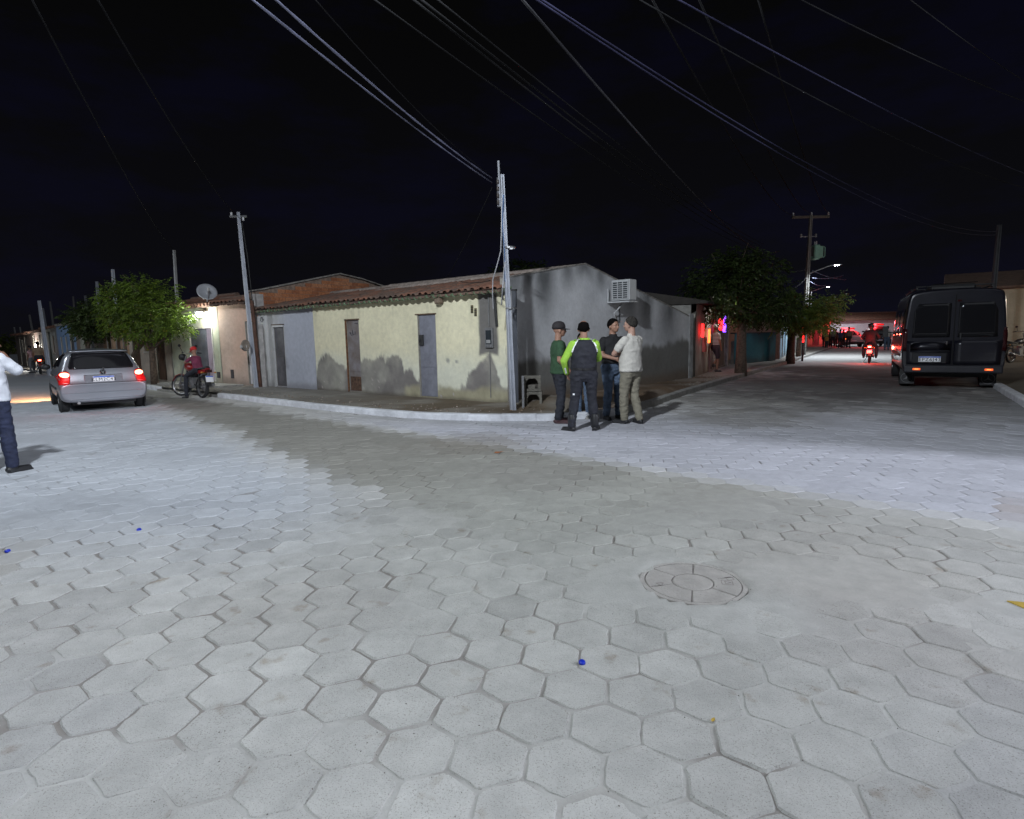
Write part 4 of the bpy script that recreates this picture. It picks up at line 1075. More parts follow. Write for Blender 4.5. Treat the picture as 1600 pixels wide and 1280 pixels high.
# right: transformer pole and the pole behind the van
pt, _ = pole((17.0, 34.3, .11), (17.12, 34.3, 8.0), .34, .2, 'concrete pole with crossarm, green transformer and street lamps on the right street', mat('concrete_pole_mid', (.24, .235, .22), .85, var=.15))
MB().bx(-.95, 1.15, -.06, .06, 7.72, 7.84).build('crossarm', mat('timber_arm', (.12, .10, .08), .8), pt)
for x_ in (-.88, .15, 1.1): MB().lathe([(.03, 0), (.06, .05), (.03, .08), (.06, .14), (.02, .2)], (x_, 0, 7.84), n=10).build('insulator', m_white, pt, smooth=True)
for x_ in (-.42, .42):
    MB().lathe([(.02, -.1), (.07, -.05), (.04, 0), (.07, .05), (.02, .1)], (x_, -.05, 6.75), n=10).tube([(0, 0, 6.7), (x_, -.05, 6.7)], .025, 6).build('insulator', mat('grey_plastic', (.3, .3, .3)), pt, smooth=True)
m_tr = mat('transformer_green', (.22, .42, .33), .5, var=.08)
tr = MB().bx(.30, .62, -.25, .25, 5.42, 6.22).build('transformer', m_tr, pt, bevel=.04)
for k in range(5): MB().bx(.62, .80, -.22 + k * .1, -.19 + k * .1, 5.5, 6.14).build('cooling_fin', m_tr, tr)
MB().tube([(.80, -.24, 6.1), (.88, -.24, 6.05), (.88, -.24, 5.6), (.80, -.24, 5.5)], .03, 6).build('radiator_pipe', m_tr, tr)
for k in (-.1, .1): MB().lathe([(.03, 0), (.05, .05), (.03, .1), (.045, .16), (.01, .22)], (.45, k, 6.22), n=8).build('bushing', m_white, tr)
MB().bx(.16, .32, -.1, .1, 5.6, 6.1).build('bracket', m_iron, pt)
p2, _ = pole((15.7, 19.4, .11), (15.75, 19.4, 4.75), .20, .15, 'dim concrete pole rising behind the dark van', mat('dim_pole', (.07, .07, .075), .9))  # concrete colour darkened so the pole stays dim

m_led = mat('led_panel', (.9, .95, 1), .4, emis=(.86, .93, 1), estr=160)
m_head = mat('lamp_housing', (.30, .31, .33), .5, .3, var=.05)
def street_lamp(base, arm_to, label, watts, colr=(.86, .93, 1), arm_from=None, parent_pole=True, spot=R(150), blend=.6, size=.12, cat='street lamp', tilt=(0, 0), visible_led=True, ph=None):
    e = empty('street_lamp', base, 0, label, cat)
    a = Vector(arm_to) - Vector(base)
    if parent_pole:
        MB().tube([(0, 0, 0), (0, 0, a.z - .4)], [.09, .06], 10).build('pole', m_galv, e)
        s0 = Vector((0, 0, a.z - .4))
    else: s0 = Vector(arm_from) - Vector(base)
    dh = Vector((a.x - s0.x, a.y - s0.y, 0)).normalized()
    MB().tube([s0, s0.lerp(a, .5) + Vector((0, 0, .05)), a - dh * .25], .028, 8).build('arm', m_galv, e)
    rz = Matrix.Rotation(math.atan2(dh.y, dh.x), 3, 'Z')
    hd = MB().box(a, (.46, .18, .05), rot=rz).build('lamp_head', m_head, e, bevel=.02)
    MB().box(a + Vector((0, 0, -.04)), (.22, .12, .012), rot=rz).build('led_panel', m_led, hd)
    l = bpy.data.lights.new('lamp', 'SPOT'); l.energy = watts; l.color = colr; l.spot_size = spot; l.spot_blend = blend; l.shadow_soft_size = size
    lo = bpy.data.objects.new('lamp_light', l); col.objects.link(lo); lo.parent = e; lo.location = a + Vector((0, 0, -.09)); lo.rotation_euler = (tilt[0], tilt[1], 0)
    return e, l
# the lamp the photograph's shadows point to: on its pole left of the viewpoint, tilted towards the crossing
LAMP1 = (-2.9, 1.0, 7.2)
def batwing(l, lo_=.35):
    """luminaire distribution: dimmer straight down, brighter at 60-75 degrees like a street optic"""
    l.use_nodes = True; t = l.node_tree; n = t.nodes; em = n['Emission']
    tc_ = n.new('ShaderNodeTexCoord'); sx = n.new('ShaderNodeSeparateXYZ'); mr = n.new('ShaderNodeValToRGB')
    ab = n.new('ShaderNodeMath'); ab.operation = 'ABSOLUTE'
    t.links.new(tc_.outputs['Normal'], sx.inputs['Vector']); t.links.new(sx.outputs['Z'], ab.inputs[0]); t.links.new(ab.outputs[0], mr.inputs['Fac'])
    e = mr.color_ramp.elements; e[0].position = 0.0; e[0].color = (.9, .9, .9, 1); e[1].position = 1.0; e[1].color = (lo_,) * 3 + (1,)
    for p_, v_ in ((.28, 1.0), (.45, 1.0), (.65, .62), (.85, lo_ * 1.05)):
        k = e.new(p_); k.color = (v_, v_, v_, 1)
    t.links.new(mr.outputs['Color'], em.inputs['Strength'])
e1, l1 = street_lamp((-5.6, .2, -.03), LAMP1, 'street lamp on a steel pole left of the crossing', 6400, spot=R(176), blend=.12, size=.22)
batwing(l1, .24)
# lamp on the opposite side street behind the viewpoint, to the right
e2, l2 = street_lamp((16.6, -1.0, -.03), (16.0, .8, 6.6), 'street lamp on a steel pole at the side street to the right', 9000, spot=R(176), blend=.15, size=.25, colr=(.84, .88, 1))
batwing(l2, .3)
# lamps seen along the right-hand street
e3, l3 = street_lamp((17.05, 34.2, .11), (18.35, 33.6, 5.15), 'lit street lamp arm below the transformer on the right street', 2300, parent_pole=False, arm_from=(17.1, 34.2, 4.75), spot=R(160))
e4, l4 = street_lamp((30.6, 60.6, .11), (31.9, 59.8, 5.85), 'second lit street lamp further down the right street', 1500, parent_pole=True, spot=R(165))
# wall lamp on the green house
wl = empty('wall_lamp', at(312, 491, 19.45), 0, 'very bright white wall lamp on the grey green house', 'wall lamp')
MB().tube([(0, .35, .05), (0, 0, .1)], .012, 6).build('arm', m_galv, wl)
MB().ell((0, 0, 0), (.10, .10, .12), mi=0).build('bulb', mat('bulb_glow', (1, 1, 1), .5, emis=(.95, 1, .95), estr=60), wl, smooth=True)
MB().lathe([(.03, .14), (.16, .08), (.17, .06), (.03, .11)], n=18).build('shade', m_galv, wl, smooth=True)
lp = bpy.data.lights.new('lamp', 'POINT'); lp.energy = 58; lp.color = (.93, 1, .92); lp.shadow_soft_size = .1
lo = bpy.data.objects.new('lamp_light', lp); col.objects.link(lo); lo.parent = wl; lo.location = (.02, -.26, -.04)
fill_lamp = empty('wall_lamp', (25.2, 21.2, 3.3), 0, 'unseen fill lamp added on the far part of the beige house', 'wall lamp')  # out-of-view lamp added to brighten the beige wall
MB().ell((0, 0, 0), (.10, .10, .12)).build('bulb', mat('bulb_glow', (1, 1, 1)), fill_lamp, smooth=True)
MB().tube([(0, .5, .05), (0, 0, .1)], .012, 6).build('arm', m_galv, fill_lamp)
lp = bpy.data.lights.new('lamp', 'POINT'); lp.energy = 420; lp.color = (1, .92, .80); lp.shadow_soft_size = .1
lo = bpy.data.objects.new('lamp_light', lp); col.objects.link(lo); lo.parent = fill_lamp; lo.location = (-1.0, -1.0, -.04)
# far porch lamp at left
fl = empty('porch_lamp', at(59, 541, 36), 0, 'small glaring porch lamp at the far left houses', 'porch lamp')
MB().ell((0, 0, 0), (.16, .1, .2)).build('bulb', mat('bulb_glow', (1, 1, 1)), fl, smooth=True)
MB().tube([(0, 0, .1), (.0, .6, .15)], .02, 6).build('arm', m_galv, fl)
lp = bpy.data.lights.new('lamp', 'POINT'); lp.energy = 190; lp.color = (1, .95, .85); lp.shadow_soft_size = .15
lo = bpy.data.objects.new('lamp_light', lp); col.objects.link(lo); lo.parent = fl; lo.location = (.0, -.4, -.05)
# a lamp further up the left street, out of frame, giving the car its side light
e6, l6 = street_lamp((-19.5, 14.0, -.03), (-18.6, 14.6, 7.0), 'street lamp on the near side of the left street', 1700, spot=R(170), blend=.2, size=.2)
batwing(l6, .4)
# room light inside the open door
lp = bpy.data.lights.new('lamp', 'POINT'); lp.energy = 9; lp.color = (1, .93, 1); lp.shadow_soft_size = .08
rl = empty('ceiling_lamp', gh.matrix_basis @ Vector((2.35, .95, 2.15)), 0, 'lit bulb inside the room with the half open slate door', 'ceiling lamp')
MB().ell((0, 0, .05), (.05, .05, .07)).build('bulb', mat('bulb_glow', (1, 1, 1)), rl, smooth=True)
lo = bpy.data.objects.new('lamp_light', lp); col.objects.link(lo); lo.parent = rl; lo.location = (0, 0, -.08)

# red hanging lamps and a blue one on the right street fronts
m_red = mat('red_glow', (1, .05, .05), .5, emis=(1, .02, .02), estr=3.2)
m_redh = mat('red_orange_glow', (1, .3, .1), .5, emis=(1, .16, .03), estr=3.5)
m_blueg = mat('blue_glow', (.2, .1, 1), .5, emis=(.18, .05, 1), estr=4.5)
F1 = rh1.matrix_basis
def banner(parts, x, z0, z1, w, m, label, e=30, c=(1, .05, .04), yoff=-.10):
    b_ = empty('light_banner', F1 @ Vector((x, yoff, (z0 + z1) / 2)), rh1.rotation_euler.z, label, 'light banner', 'glowing hanging tubes on the wall')
    h = (z1 - z0)
    for k in range(parts):
        xx = (k - (parts - 1) / 2) * w; hh = h * random.uniform(.75, 1)
        MB().tube([(xx, 0, h / 2), (xx, 0, h / 2 - hh)], w * .36, 8).build('glow_tube', m, b_)
    MB().bx(-parts * w / 2, parts * w / 2, .01, .03, h / 2, h / 2 + .03).build('rail', m_iron, b_)
    l = bpy.data.lights.new('lamp', 'POINT'); l.energy = e; l.color = c; l.shadow_soft_size = .12
    o = bpy.data.objects.new('lamp_light', l); col.objects.link(o); o.parent = b_; o.location = (0, -.25, 0)
banner(3, .62, 1.20, 1.68, .09, m_red, 'three red light tubes on the wall left of the leaning man', 1.4)
banner(2, 1.95, .95, 1.52, .09, m_redh, 'orange and red light tubes on the wall right of the leaning man', 1.2, (1, .15, .04))
banner(6, 3.55, 1.42, 1.92, .13, m_red, 'wide red glowing strip under the big tree crown', 2, yoff=-.25)
banner(1, 4.15, 1.35, 2.0, .16, m_blueg, 'blue violet light tube beside the wide red strip', 1.5, (.2, .1, 1), yoff=-.3)
rt = empty('light_tube', (14.55, 29.4, 1.35), 0, 'single thin red tube light beside the second street tree', 'tube light')
MB().tube([(0, 0, -.42), (0, 0, .42)], .045, 8).build('glow_tube', m_red, rt)
MB().bx(-.02, .02, .03, .06, -.55, .5).build('holder', m_iron, rt)
MB().bx(-.03, .03, -.03, .06, -1.35, -.42).build('stand', m_iron, rt)

pb = empty('porch_lamp', (7.9, 20.7, 2.35), 0, 'small white bulb shining on the grey front wall under the big tree leaves', 'porch lamp')
MB().ell((0, 0, 0), (.035, .035, .05)).build('bulb', mat('bulb_glow', (1, 1, 1)), pb, smooth=True)
MB().tube([(-.75, .35, .12), (0, 0, .12), (0, 0, .05)], .01, 6).build('arm', m_galv, pb)
lp = bpy.data.lights.new('lamp', 'POINT'); lp.energy = 60; lp.color = (1, .97, .9); lp.shadow_soft_size = .04
lo = bpy.data.objects.new('lamp_light', lp); col.objects.link(lo); lo.parent = pb; lo.location = (0, 0, -.08)
# ---- overhead cables
cab_n = [0]
def cable(p0, p1, sag, r, m, label, group='overhead cables across the night sky'):
    p0, p1 = Vector(p0), Vector(p1); n = 28; pts = []; r = r * 1.25
    for i in range(n + 1):
        t = i / n; p = p0.lerp(p1, t); p.z -= sag * 4 * t * (1 - t); pts.append(p)
    o = MB().tube(pts, [r * random.uniform(.75, 1.5) for p in pts] if m is m_cb else [max(r, .00052 * (p - Vector((0, 0, CAM_Z))).length) for p in pts] if False else r, 6).build('overhead_cable', m, smooth=True)
    tag(o, label, 'cable', group); return o
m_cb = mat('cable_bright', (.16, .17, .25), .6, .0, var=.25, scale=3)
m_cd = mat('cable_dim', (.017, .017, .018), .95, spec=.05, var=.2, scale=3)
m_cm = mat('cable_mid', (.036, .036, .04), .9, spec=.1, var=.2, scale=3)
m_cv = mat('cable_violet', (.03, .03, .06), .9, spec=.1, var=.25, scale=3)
def over(px, py, Y): return at(px, py, Y)
def far_end(px, py, qx, qy, Y, ext=1.6):
    return at(px + (px - qx) * 0, py, Y)
T0 = (-.28, 11.1, 4.28)
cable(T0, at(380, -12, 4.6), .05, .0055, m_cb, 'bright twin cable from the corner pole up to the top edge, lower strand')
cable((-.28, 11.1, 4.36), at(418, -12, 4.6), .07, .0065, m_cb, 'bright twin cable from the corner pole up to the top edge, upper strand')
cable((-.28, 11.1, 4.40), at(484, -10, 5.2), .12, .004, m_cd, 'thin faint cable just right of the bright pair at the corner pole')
cable((-.28, 11.1, 4.2), at(700, 432, 14.5), .05, .006, m_cd, 'faint service drop from the corner pole to the tiled roof')
cable((-.36, 11.2, 2.55), at(720, 440, 14.3), .04, .006, m_cd, 'low service drop from the hanging cable to the roof')
cable(at(272, 391, 23), at(44, -12, 5.0), .25, .006, m_cd, 'leftmost faint cable crossing the sky to the top edge')
cable(at(374, 340, 17.85), at(146, -12, 5.0), .22, .006, m_cd, 'second faint cable from the left, ending at the pavement pole')
cable(at(1185, 392, 25), at(572, -10, 5.6), .30, .006, m_cd, 'lowest faint cable of the bundle behind the corner pole')
cable(at(1188, 388, 25), at(634, -10, 5.6), .28, .008, m_cd, 'lower strand of the loose central bundle')
cable(at(1190, 385, 25), at(646, -10, 5.6), .22, .008, m_cd, 'middle strand of the loose central bundle')
cable(at(1194, 382, 25), at(672, -10, 5.6), .20, .006, m_cd, 'upper strand of the loose central bundle')
cable(at(1192, 396, 26), at(808, -10, 5.2), .28, .009, m_cm, 'single grey cable falling from top centre to the big tree')
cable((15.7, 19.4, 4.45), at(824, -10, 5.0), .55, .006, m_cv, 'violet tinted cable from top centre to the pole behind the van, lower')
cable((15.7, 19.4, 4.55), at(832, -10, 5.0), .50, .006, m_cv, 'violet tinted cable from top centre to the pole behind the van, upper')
cable((16.14, 34.25, 7.98), at(1014, -10, 7.0), .55, .010, m_cd, 'faint cable to the left insulator of the transformer pole')
cable((17.15, 34.25, 8.05), at(1088, -10, 7.0), .55, .010, m_cd, 'faint cable to the middle insulator of the transformer pole')
cable((18.15, 34.25, 8.02), at(1182, -10, 7.5), .50, .010, m_cd, 'faint cable to the right insulator of the transformer pole')
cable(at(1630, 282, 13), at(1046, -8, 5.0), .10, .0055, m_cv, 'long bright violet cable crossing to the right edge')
cable(at(1630, 300, 13), at(1000, 0, 5.4), .22, .005, m_cd, 'faint companion below the long violet cable')
cable(at(1640, 172, 10), at(1236, -8, 5.2), .06, .0045, m_cd, 'faint cable near the top right corner')
cable(at(1640, 150, 10), at(1412, -8, 5.6), .04, .0035, m_cd, 'faintest short cable in the top right corner')
for i, (a_, b_) in enumerate([((17.0, 34.2, 5.0), at(1215, 422, 30)), ((17.0, 34.2, 4.6), at(1236, 452, 30)), ((17.3, 34.2, 4.9), at(1322, 437, 42)), ((17.3, 34.2, 4.5), at(1318, 430, 42)), ((17.2, 34.2, 4.3), at(1290, 446, 40))]):
    cable(a_, b_, .12, .012, m_cb if i > 1 else m_cm, ['service wire leaving the transformer pole to the left, upper', 'service wire leaving the transformer pole to the left, lower', 'lit wire running from the transformer pole down the street, top', 'lit wire running from the transformer pole down the street, middle', 'lit wire running from the transformer pole down the street, lowest'][i], 'wires at the transformer pole')

# ================================================================ SMALL FIXTURES
# air conditioner on the gable wall
ac = empty('air_conditioner', (0, 0, 0), 0, 'white wall mounted air conditioner box on the grey gable wall', 'air conditioner')
Mg = Matrix.Translation(yh.location) @ Matrix.Rotation(ga, 4, 'Z'); Mg.translation = yh.matrix_basis @ Vector((LY, 0, 0))
ac.matrix_basis = Mg @ Matrix.Translation((3.85, -.02, 2.22))
m_acw = mat('ac_white', (.50, .51, .52), .45, var=.05); m_acd = mat('ac_dark', (.04, .045, .05), .5)
# the unit stands end-on to the street: grille faces left/front
MB().bx(-.16, .16, -.62, -.10, 0, .50).build('casing', m_acw, ac, bevel=.012)
gr = MB().bx(-.175, -.16, -.58, -.14, .05, .45).build('grille_recess', m_acd, ac)
for k in range(9): MB().bx(-.19, -.175, -.59, -.13, .04 + k * .05, .055 + k * .05).build('slat', m_acw, gr)
for k in range(4): MB().bx(-.195, -.175, -.59 + k * .145, -.575 + k * .145, .04, .46).build('slat', m_acw, gr)
MB().bx(-.20, .18, -.64, .0, -.05, -.02).bx(-.19, -.15, -.03, 0, -.02, .3).bx(.14, .18, -.03, 0, -.02, .3).build('bracket', m_acw, ac)
MB().tube([(.1, -.3, -.05), (.05, -.18, -.18), (.03, -.06, -.30), (.10, -.04, -.42), (.25, -.03, -.48)], .018, 8).build('drain_hose', m_acw, ac, smooth=True)
MB().tube([(.25, -.3, .0), (.3, -.05, -.1), (.35, -.01, -.3), (.36, .0, -.5)], .013, 8).build('pipe', m_acd, ac)

# hollow concrete block column by the corner pole (two boxes with arched openings)
m_blk = mat('cast_concrete', (.15, .14, .12), .9, var=.25, scale=8, bump=.5)
for i, (x_, y_, z_, r_, lab) in enumerate([(.42, 11.42, .12, .0, 'lower hollow concrete block at the foot of the corner pole'), (.40, 11.44, .43, .05, 'upper hollow concrete block with arched hole stacked by the corner pole')]):
    b_ = empty('concrete_block', (x_, y_, z_), R(-6) + r_, lab, 'concrete block', 'hollow blocks stacked by the pole')
    w, h, d = .17, .30, .22
    mb = MB().bx(-w, w, 0, .22, 0, .045).bx(-w, w, 0, .22, h - .05, h - .0)
    mb.bx(-w, -w + .05, .003, .217, .045, h - .05).bx(w - .05, w, .003, .217, .045, h - .05)
    # arch haunches
    for s_ in (-1, 1):
        mb.prism([(s_ * (w - .05), h - .05), (s_ * (w - .05), h - .14), (s_ * (w - .07), h - .09), (s_ * .06, h - .05)] if s_ > 0 else [(s_ * .06, h - .05), (s_ * (w - .07), h - .09), (s_ * (w - .05), h - .14), (s_ * (w - .05), h - .05)], .004, .216)
    mb.build('shell', m_blk, b_)
    MB().bx(-w + .05, w - .05, .205, .213, .045, h - .05).build('back_web', mat('block_dark', (.09, .08, .07), .95), b_)
    if i: MB().bx(-.08, .06, .06, .12, .045, .12).build('shelf_lump', m_blk, b_)
o = MB().bx(-.022, .022, -.15, .02, 0, .62).build('slab_post', mat('cast_pale', (.22, .22, .23), .9, var=.15), None, bevel=.004)
o.location = (.22, 11.40, .12); tag(o, 'thin pale concrete slab standing between the corner pole and the blocks', 'slab')

# timber post and small kerb things on the right street
o = MB().lathe([(.14, 0), (.13, .5), (.12, 1.05), (.001, 1.08)], n=12).build('timber_post', m_dirtwood); o.location = (15.7, 32.2, .1); tag(o, 'short thick timber post standing before the transformer pole', 'post')

# ================================================================ TREES
m_bark = mat('bark', (.085, .06, .045), .95, var=.4, scale=14, bump=.8, bscale=30)
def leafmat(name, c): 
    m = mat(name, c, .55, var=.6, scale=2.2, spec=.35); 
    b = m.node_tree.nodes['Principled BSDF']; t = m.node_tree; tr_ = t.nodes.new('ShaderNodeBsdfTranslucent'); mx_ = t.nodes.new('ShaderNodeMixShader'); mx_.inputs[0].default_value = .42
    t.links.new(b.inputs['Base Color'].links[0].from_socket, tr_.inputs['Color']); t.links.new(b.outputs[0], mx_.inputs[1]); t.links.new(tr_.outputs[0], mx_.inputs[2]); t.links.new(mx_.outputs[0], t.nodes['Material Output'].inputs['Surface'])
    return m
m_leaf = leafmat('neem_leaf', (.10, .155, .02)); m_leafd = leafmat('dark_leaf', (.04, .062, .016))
def tree(base, label, trunk_h, trunk_r, clumps, nleaf, lsz, m, seed, trunks=None):
    rr = random.Random(seed); e = empty('tree', base, 0, label, 'tree'); B = Vector(base)
    forks = trunks or [(0, 0)]
    limbs = MB()
    for fx, fy in forks:
        T = MB(); T.tube([(fx, fy, -.1), (fx + rr.uniform(-.03, .03), fy, trunk_h * .35), (fx + rr.uniform(-.06, .06), fy + rr.uniform(-.05, .05), trunk_h * .7), (fx * .8, fy, trunk_h)], [trunk_r * 1.25, trunk_r, trunk_r * .9, trunk_r * .8], 12); T.build('trunk', m_bark, e, smooth=True)
    for (c, r) in clumps:
        c = Vector(c); f = forks[rr.randrange(len(forks))]; p0 = Vector((f[0] * .8, f[1], trunk_h - .1)); md = p0.lerp(c, .5) + Vector((rr.uniform(-.1, .1), rr.uniform(-.1, .1), .12))
        limbs.tube([p0, md, c], [trunk_r * .45, trunk_r * .28, trunk_r * .1], 7)
        for k in range(4):
            q_ = c + Vector((rr.gauss(0, 1), rr.gauss(0, 1), rr.gauss(0, .8))).normalized() * r[0] * .8; limbs.tube([md.lerp(c, .6), q_], [trunk_r * .12, .01], 5)
    limbs.build('limb', m_bark, e)
    V = []; F = []; tot = sum(r[0] * r[1] * r[2] for _, r in clumps)
    for (c, r) in clumps:
        k = int(nleaf * r[0] * r[1] * r[2] / tot); nt_ = max(8, k // 9)
        for _ in range(nt_):      # twigs carrying leaves
            d = Vector((rr.gauss(0, 1), rr.gauss(0, 1), rr.gauss(0, 1))).normalized(); q_ = (rr.random() ** .38)
            q_ *= .82 + .36 * noise.noise(d * 2.2 + Vector((seed, c[0], c[2])))
            tw = Vector(c) + Vector((d.x * r[0], d.y * r[1], d.z * r[2])) * q_
            td = (d + Vector((rr.gauss(0, .5), rr.gauss(0, .5), rr.gauss(-.4, .4)))).normalized(); L = rr.uniform(.5, 1.1) * lsz * 3.2
            for j in range(9):
                t_ = j / 8; p = tw + td * L * t_ + Vector((0, 0, -.15 * L * t_ * t_))
                sd_ = td.cross(Vector((0, 0, 1))); sd_ = sd_.normalized() if sd_.length > .01 else Vector((1, 0, 0))
                ld = (sd_ * (1 if j % 2 else -1) + td * .7 + Vector((0, 0, rr.uniform(-.9, -.1)))).normalized()
                s = lsz * rr.uniform(.7, 1.3); w = ld.cross(Vector((rr.gauss(0, 1), rr.gauss(0, 1), 1))).normalized() * s * .22
                b0 = len(V); V += [p, p + ld * s * .45 + w, p + ld * s, p + ld * s * .45 - w]; F.append((b0, b0 + 1, b0 + 2, b0 + 3))
    me = bpy.data.meshes.new('crown'); me.from_pydata([tuple(v) for v in V], [], F); me.update()
    new_obj('crown', me, m, e); return e
def px_clump(px, py, Y, rx, rz, base, ry=None):
    p = at(px, py, Y) - Vector(base); s = Y / FPX * 1.03
    return ((p.x, p.y, p.z), (rx * s, (ry or rx) * s, rz * s))
# leafy tree by the wall lamp
b1 = (-12.2, 20.1, .05); Yt = 19.6
cl = [px_clump(*q, b1) for q in [(200, 478, 20.2, 42, 40), (240, 470, 19.6, 40, 34), (262, 500, 19.2, 34, 26), (228, 510, 19.8, 42, 24), (192, 500, 20.4, 34, 28), (215, 452, 20.2, 36, 24), (278, 492, 18.9, 22, 22), (176, 470, 20.8, 26, 30), (286, 512, 18.9, 18, 16)]]
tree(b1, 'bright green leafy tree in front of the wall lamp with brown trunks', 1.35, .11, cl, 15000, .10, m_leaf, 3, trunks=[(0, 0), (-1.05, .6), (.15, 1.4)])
b2 = (-17.6, 24.6, .05)
cl = [px_clump(*q, b2) for q in [(136, 500, 25, 30, 22), (156, 492, 24.5, 34, 26), (122, 498, 26, 20, 18), (148, 512, 24.5, 34, 18)]]
tree(b2, 'dark rounded tree behind the silver car', 1.3, .12, cl, 7000, .12, m_leafd, 5)
# big dark tree on the right street
b3 = (7.85, 20.1, .1)
cl = [px_clump(*q, b3) for q in [(1130, 440, 20.5, 62, 44), (1175, 430, 20.2, 56, 40), (1100, 460, 20.8, 36, 34), (1200, 470, 20, 50, 36), (1150, 478, 20.3, 66, 26), (1108, 482, 19.8, 30, 20), (1150, 412, 20.5, 50, 24), (1212, 485, 20, 36, 22), (1180, 486, 19.6, 40, 20)]]
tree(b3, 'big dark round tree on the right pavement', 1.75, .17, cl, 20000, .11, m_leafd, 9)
b4 = (12.95, 27.3, .1)
cl = [px_clump(*q, b4) for q in [(1240, 480, 27, 34, 30), (1270, 490, 27, 34, 26), (1255, 503, 26.8, 40, 18), (1295, 475, 27.8, 24, 18), (1225, 500, 26.5, 28, 18), (1290, 500, 27.4, 24, 16), (1312, 468, 28.4, 16, 10)]]
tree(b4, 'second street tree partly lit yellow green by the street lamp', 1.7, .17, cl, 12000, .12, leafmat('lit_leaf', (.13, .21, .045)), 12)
# foliage showing over the corner house roof
b5 = (-.5, 27.0, 0)
cl = [px_clump(*q, b5) for q in [(815, 420, 27, 30, 14), (850, 424, 27, 26, 10), (780, 426, 27, 20, 8)]]
tree(b5, 'dim tree top behind the corner house roof', 2.8, .15, cl, 2500, .14, m_leafd, 15)
b6 = (-41, 48, 0); cl = [px_clump(3, 535, 48, 16, 9, b6)]
tree(b6, 'small green tree at the far left end of the street', 1.2, .15, cl, 900, .25, leafmat('far_leaf', (.10, .13, .02)), 17)

# ================================================================ PEOPLE
dg_ = None
def remesh(me_raw, mats, voxel, smooth_it, fold, seed):
    """fuse the overlapping volumes into one continuous skin and carry the material zones over"""
    o = bpy.data.objects.new('tmp', me_raw); work = bpy.data.scenes.new('work'); work.collection.objects.link(o)
    r = o.modifiers.new('r', 'REMESH'); r.mode = 'VOXEL'; r.voxel_size = voxel
    s = o.modifiers.new('s', 'SMOOTH'); s.factor = .5; s.iterations = smooth_it
    vl = work.view_layers[0]; vl.update(); dg = vl.depsgraph
    me = bpy.data.meshes.new_from_object(o.evaluated_get(dg), depsgraph=dg)
    bpy.data.objects.remove(o); bpy.data.scenes.remove(work)
    bv = BVHTree.FromPolygons([v.co for v in me_raw.vertices], [p.vertices[:] for p in me_raw.polygons])
    mi = [p.material_index for p in me_raw.polygons]
    me.materials.clear()
    for m in mats: me.materials.append(m)
    out = np.zeros(len(me.polygons), np.int32); vm = {}
    for p in me.polygons:
        _, _, idx, _ = bv.find_nearest(p.center); k = mi[idx]; out[p.index] = k
        for v in p.vertices: vm[v] = k
    me.polygons.foreach_set('material_index', out); me.polygons.foreach_set('use_smooth', [True] * len(out))
    if fold:
        me.update(); n_ = len(me.vertices)
        NN = np.zeros(n_ * 3, np.float32); me.vertices.foreach_get('normal', NN); CO = np.zeros(n_ * 3, np.float32); me.vertices.foreach_get('co', CO); NN = NN.reshape(-1, 3); CO = CO.reshape(-1, 3)
        for i_ in range(n_):
            k = vm.get(i_, 0)
            if k in (1, 2):
                c = CO[i_]; q = Vector((c[0] * 7, c[1] * 7, c[2] * (13 if k == 2 else 9))) + Vector((seed, 0, 0))
                n1 = noise.noise(q); n2 = noise.noise(q * 2.3)
                CO[i_] = c + NN[i_] * ((1 - abs(n1) * 2) * fold * .7 + n2 * fold * .45)
        me.vertices.foreach_set('co', CO.ravel())
    me.update(); return me

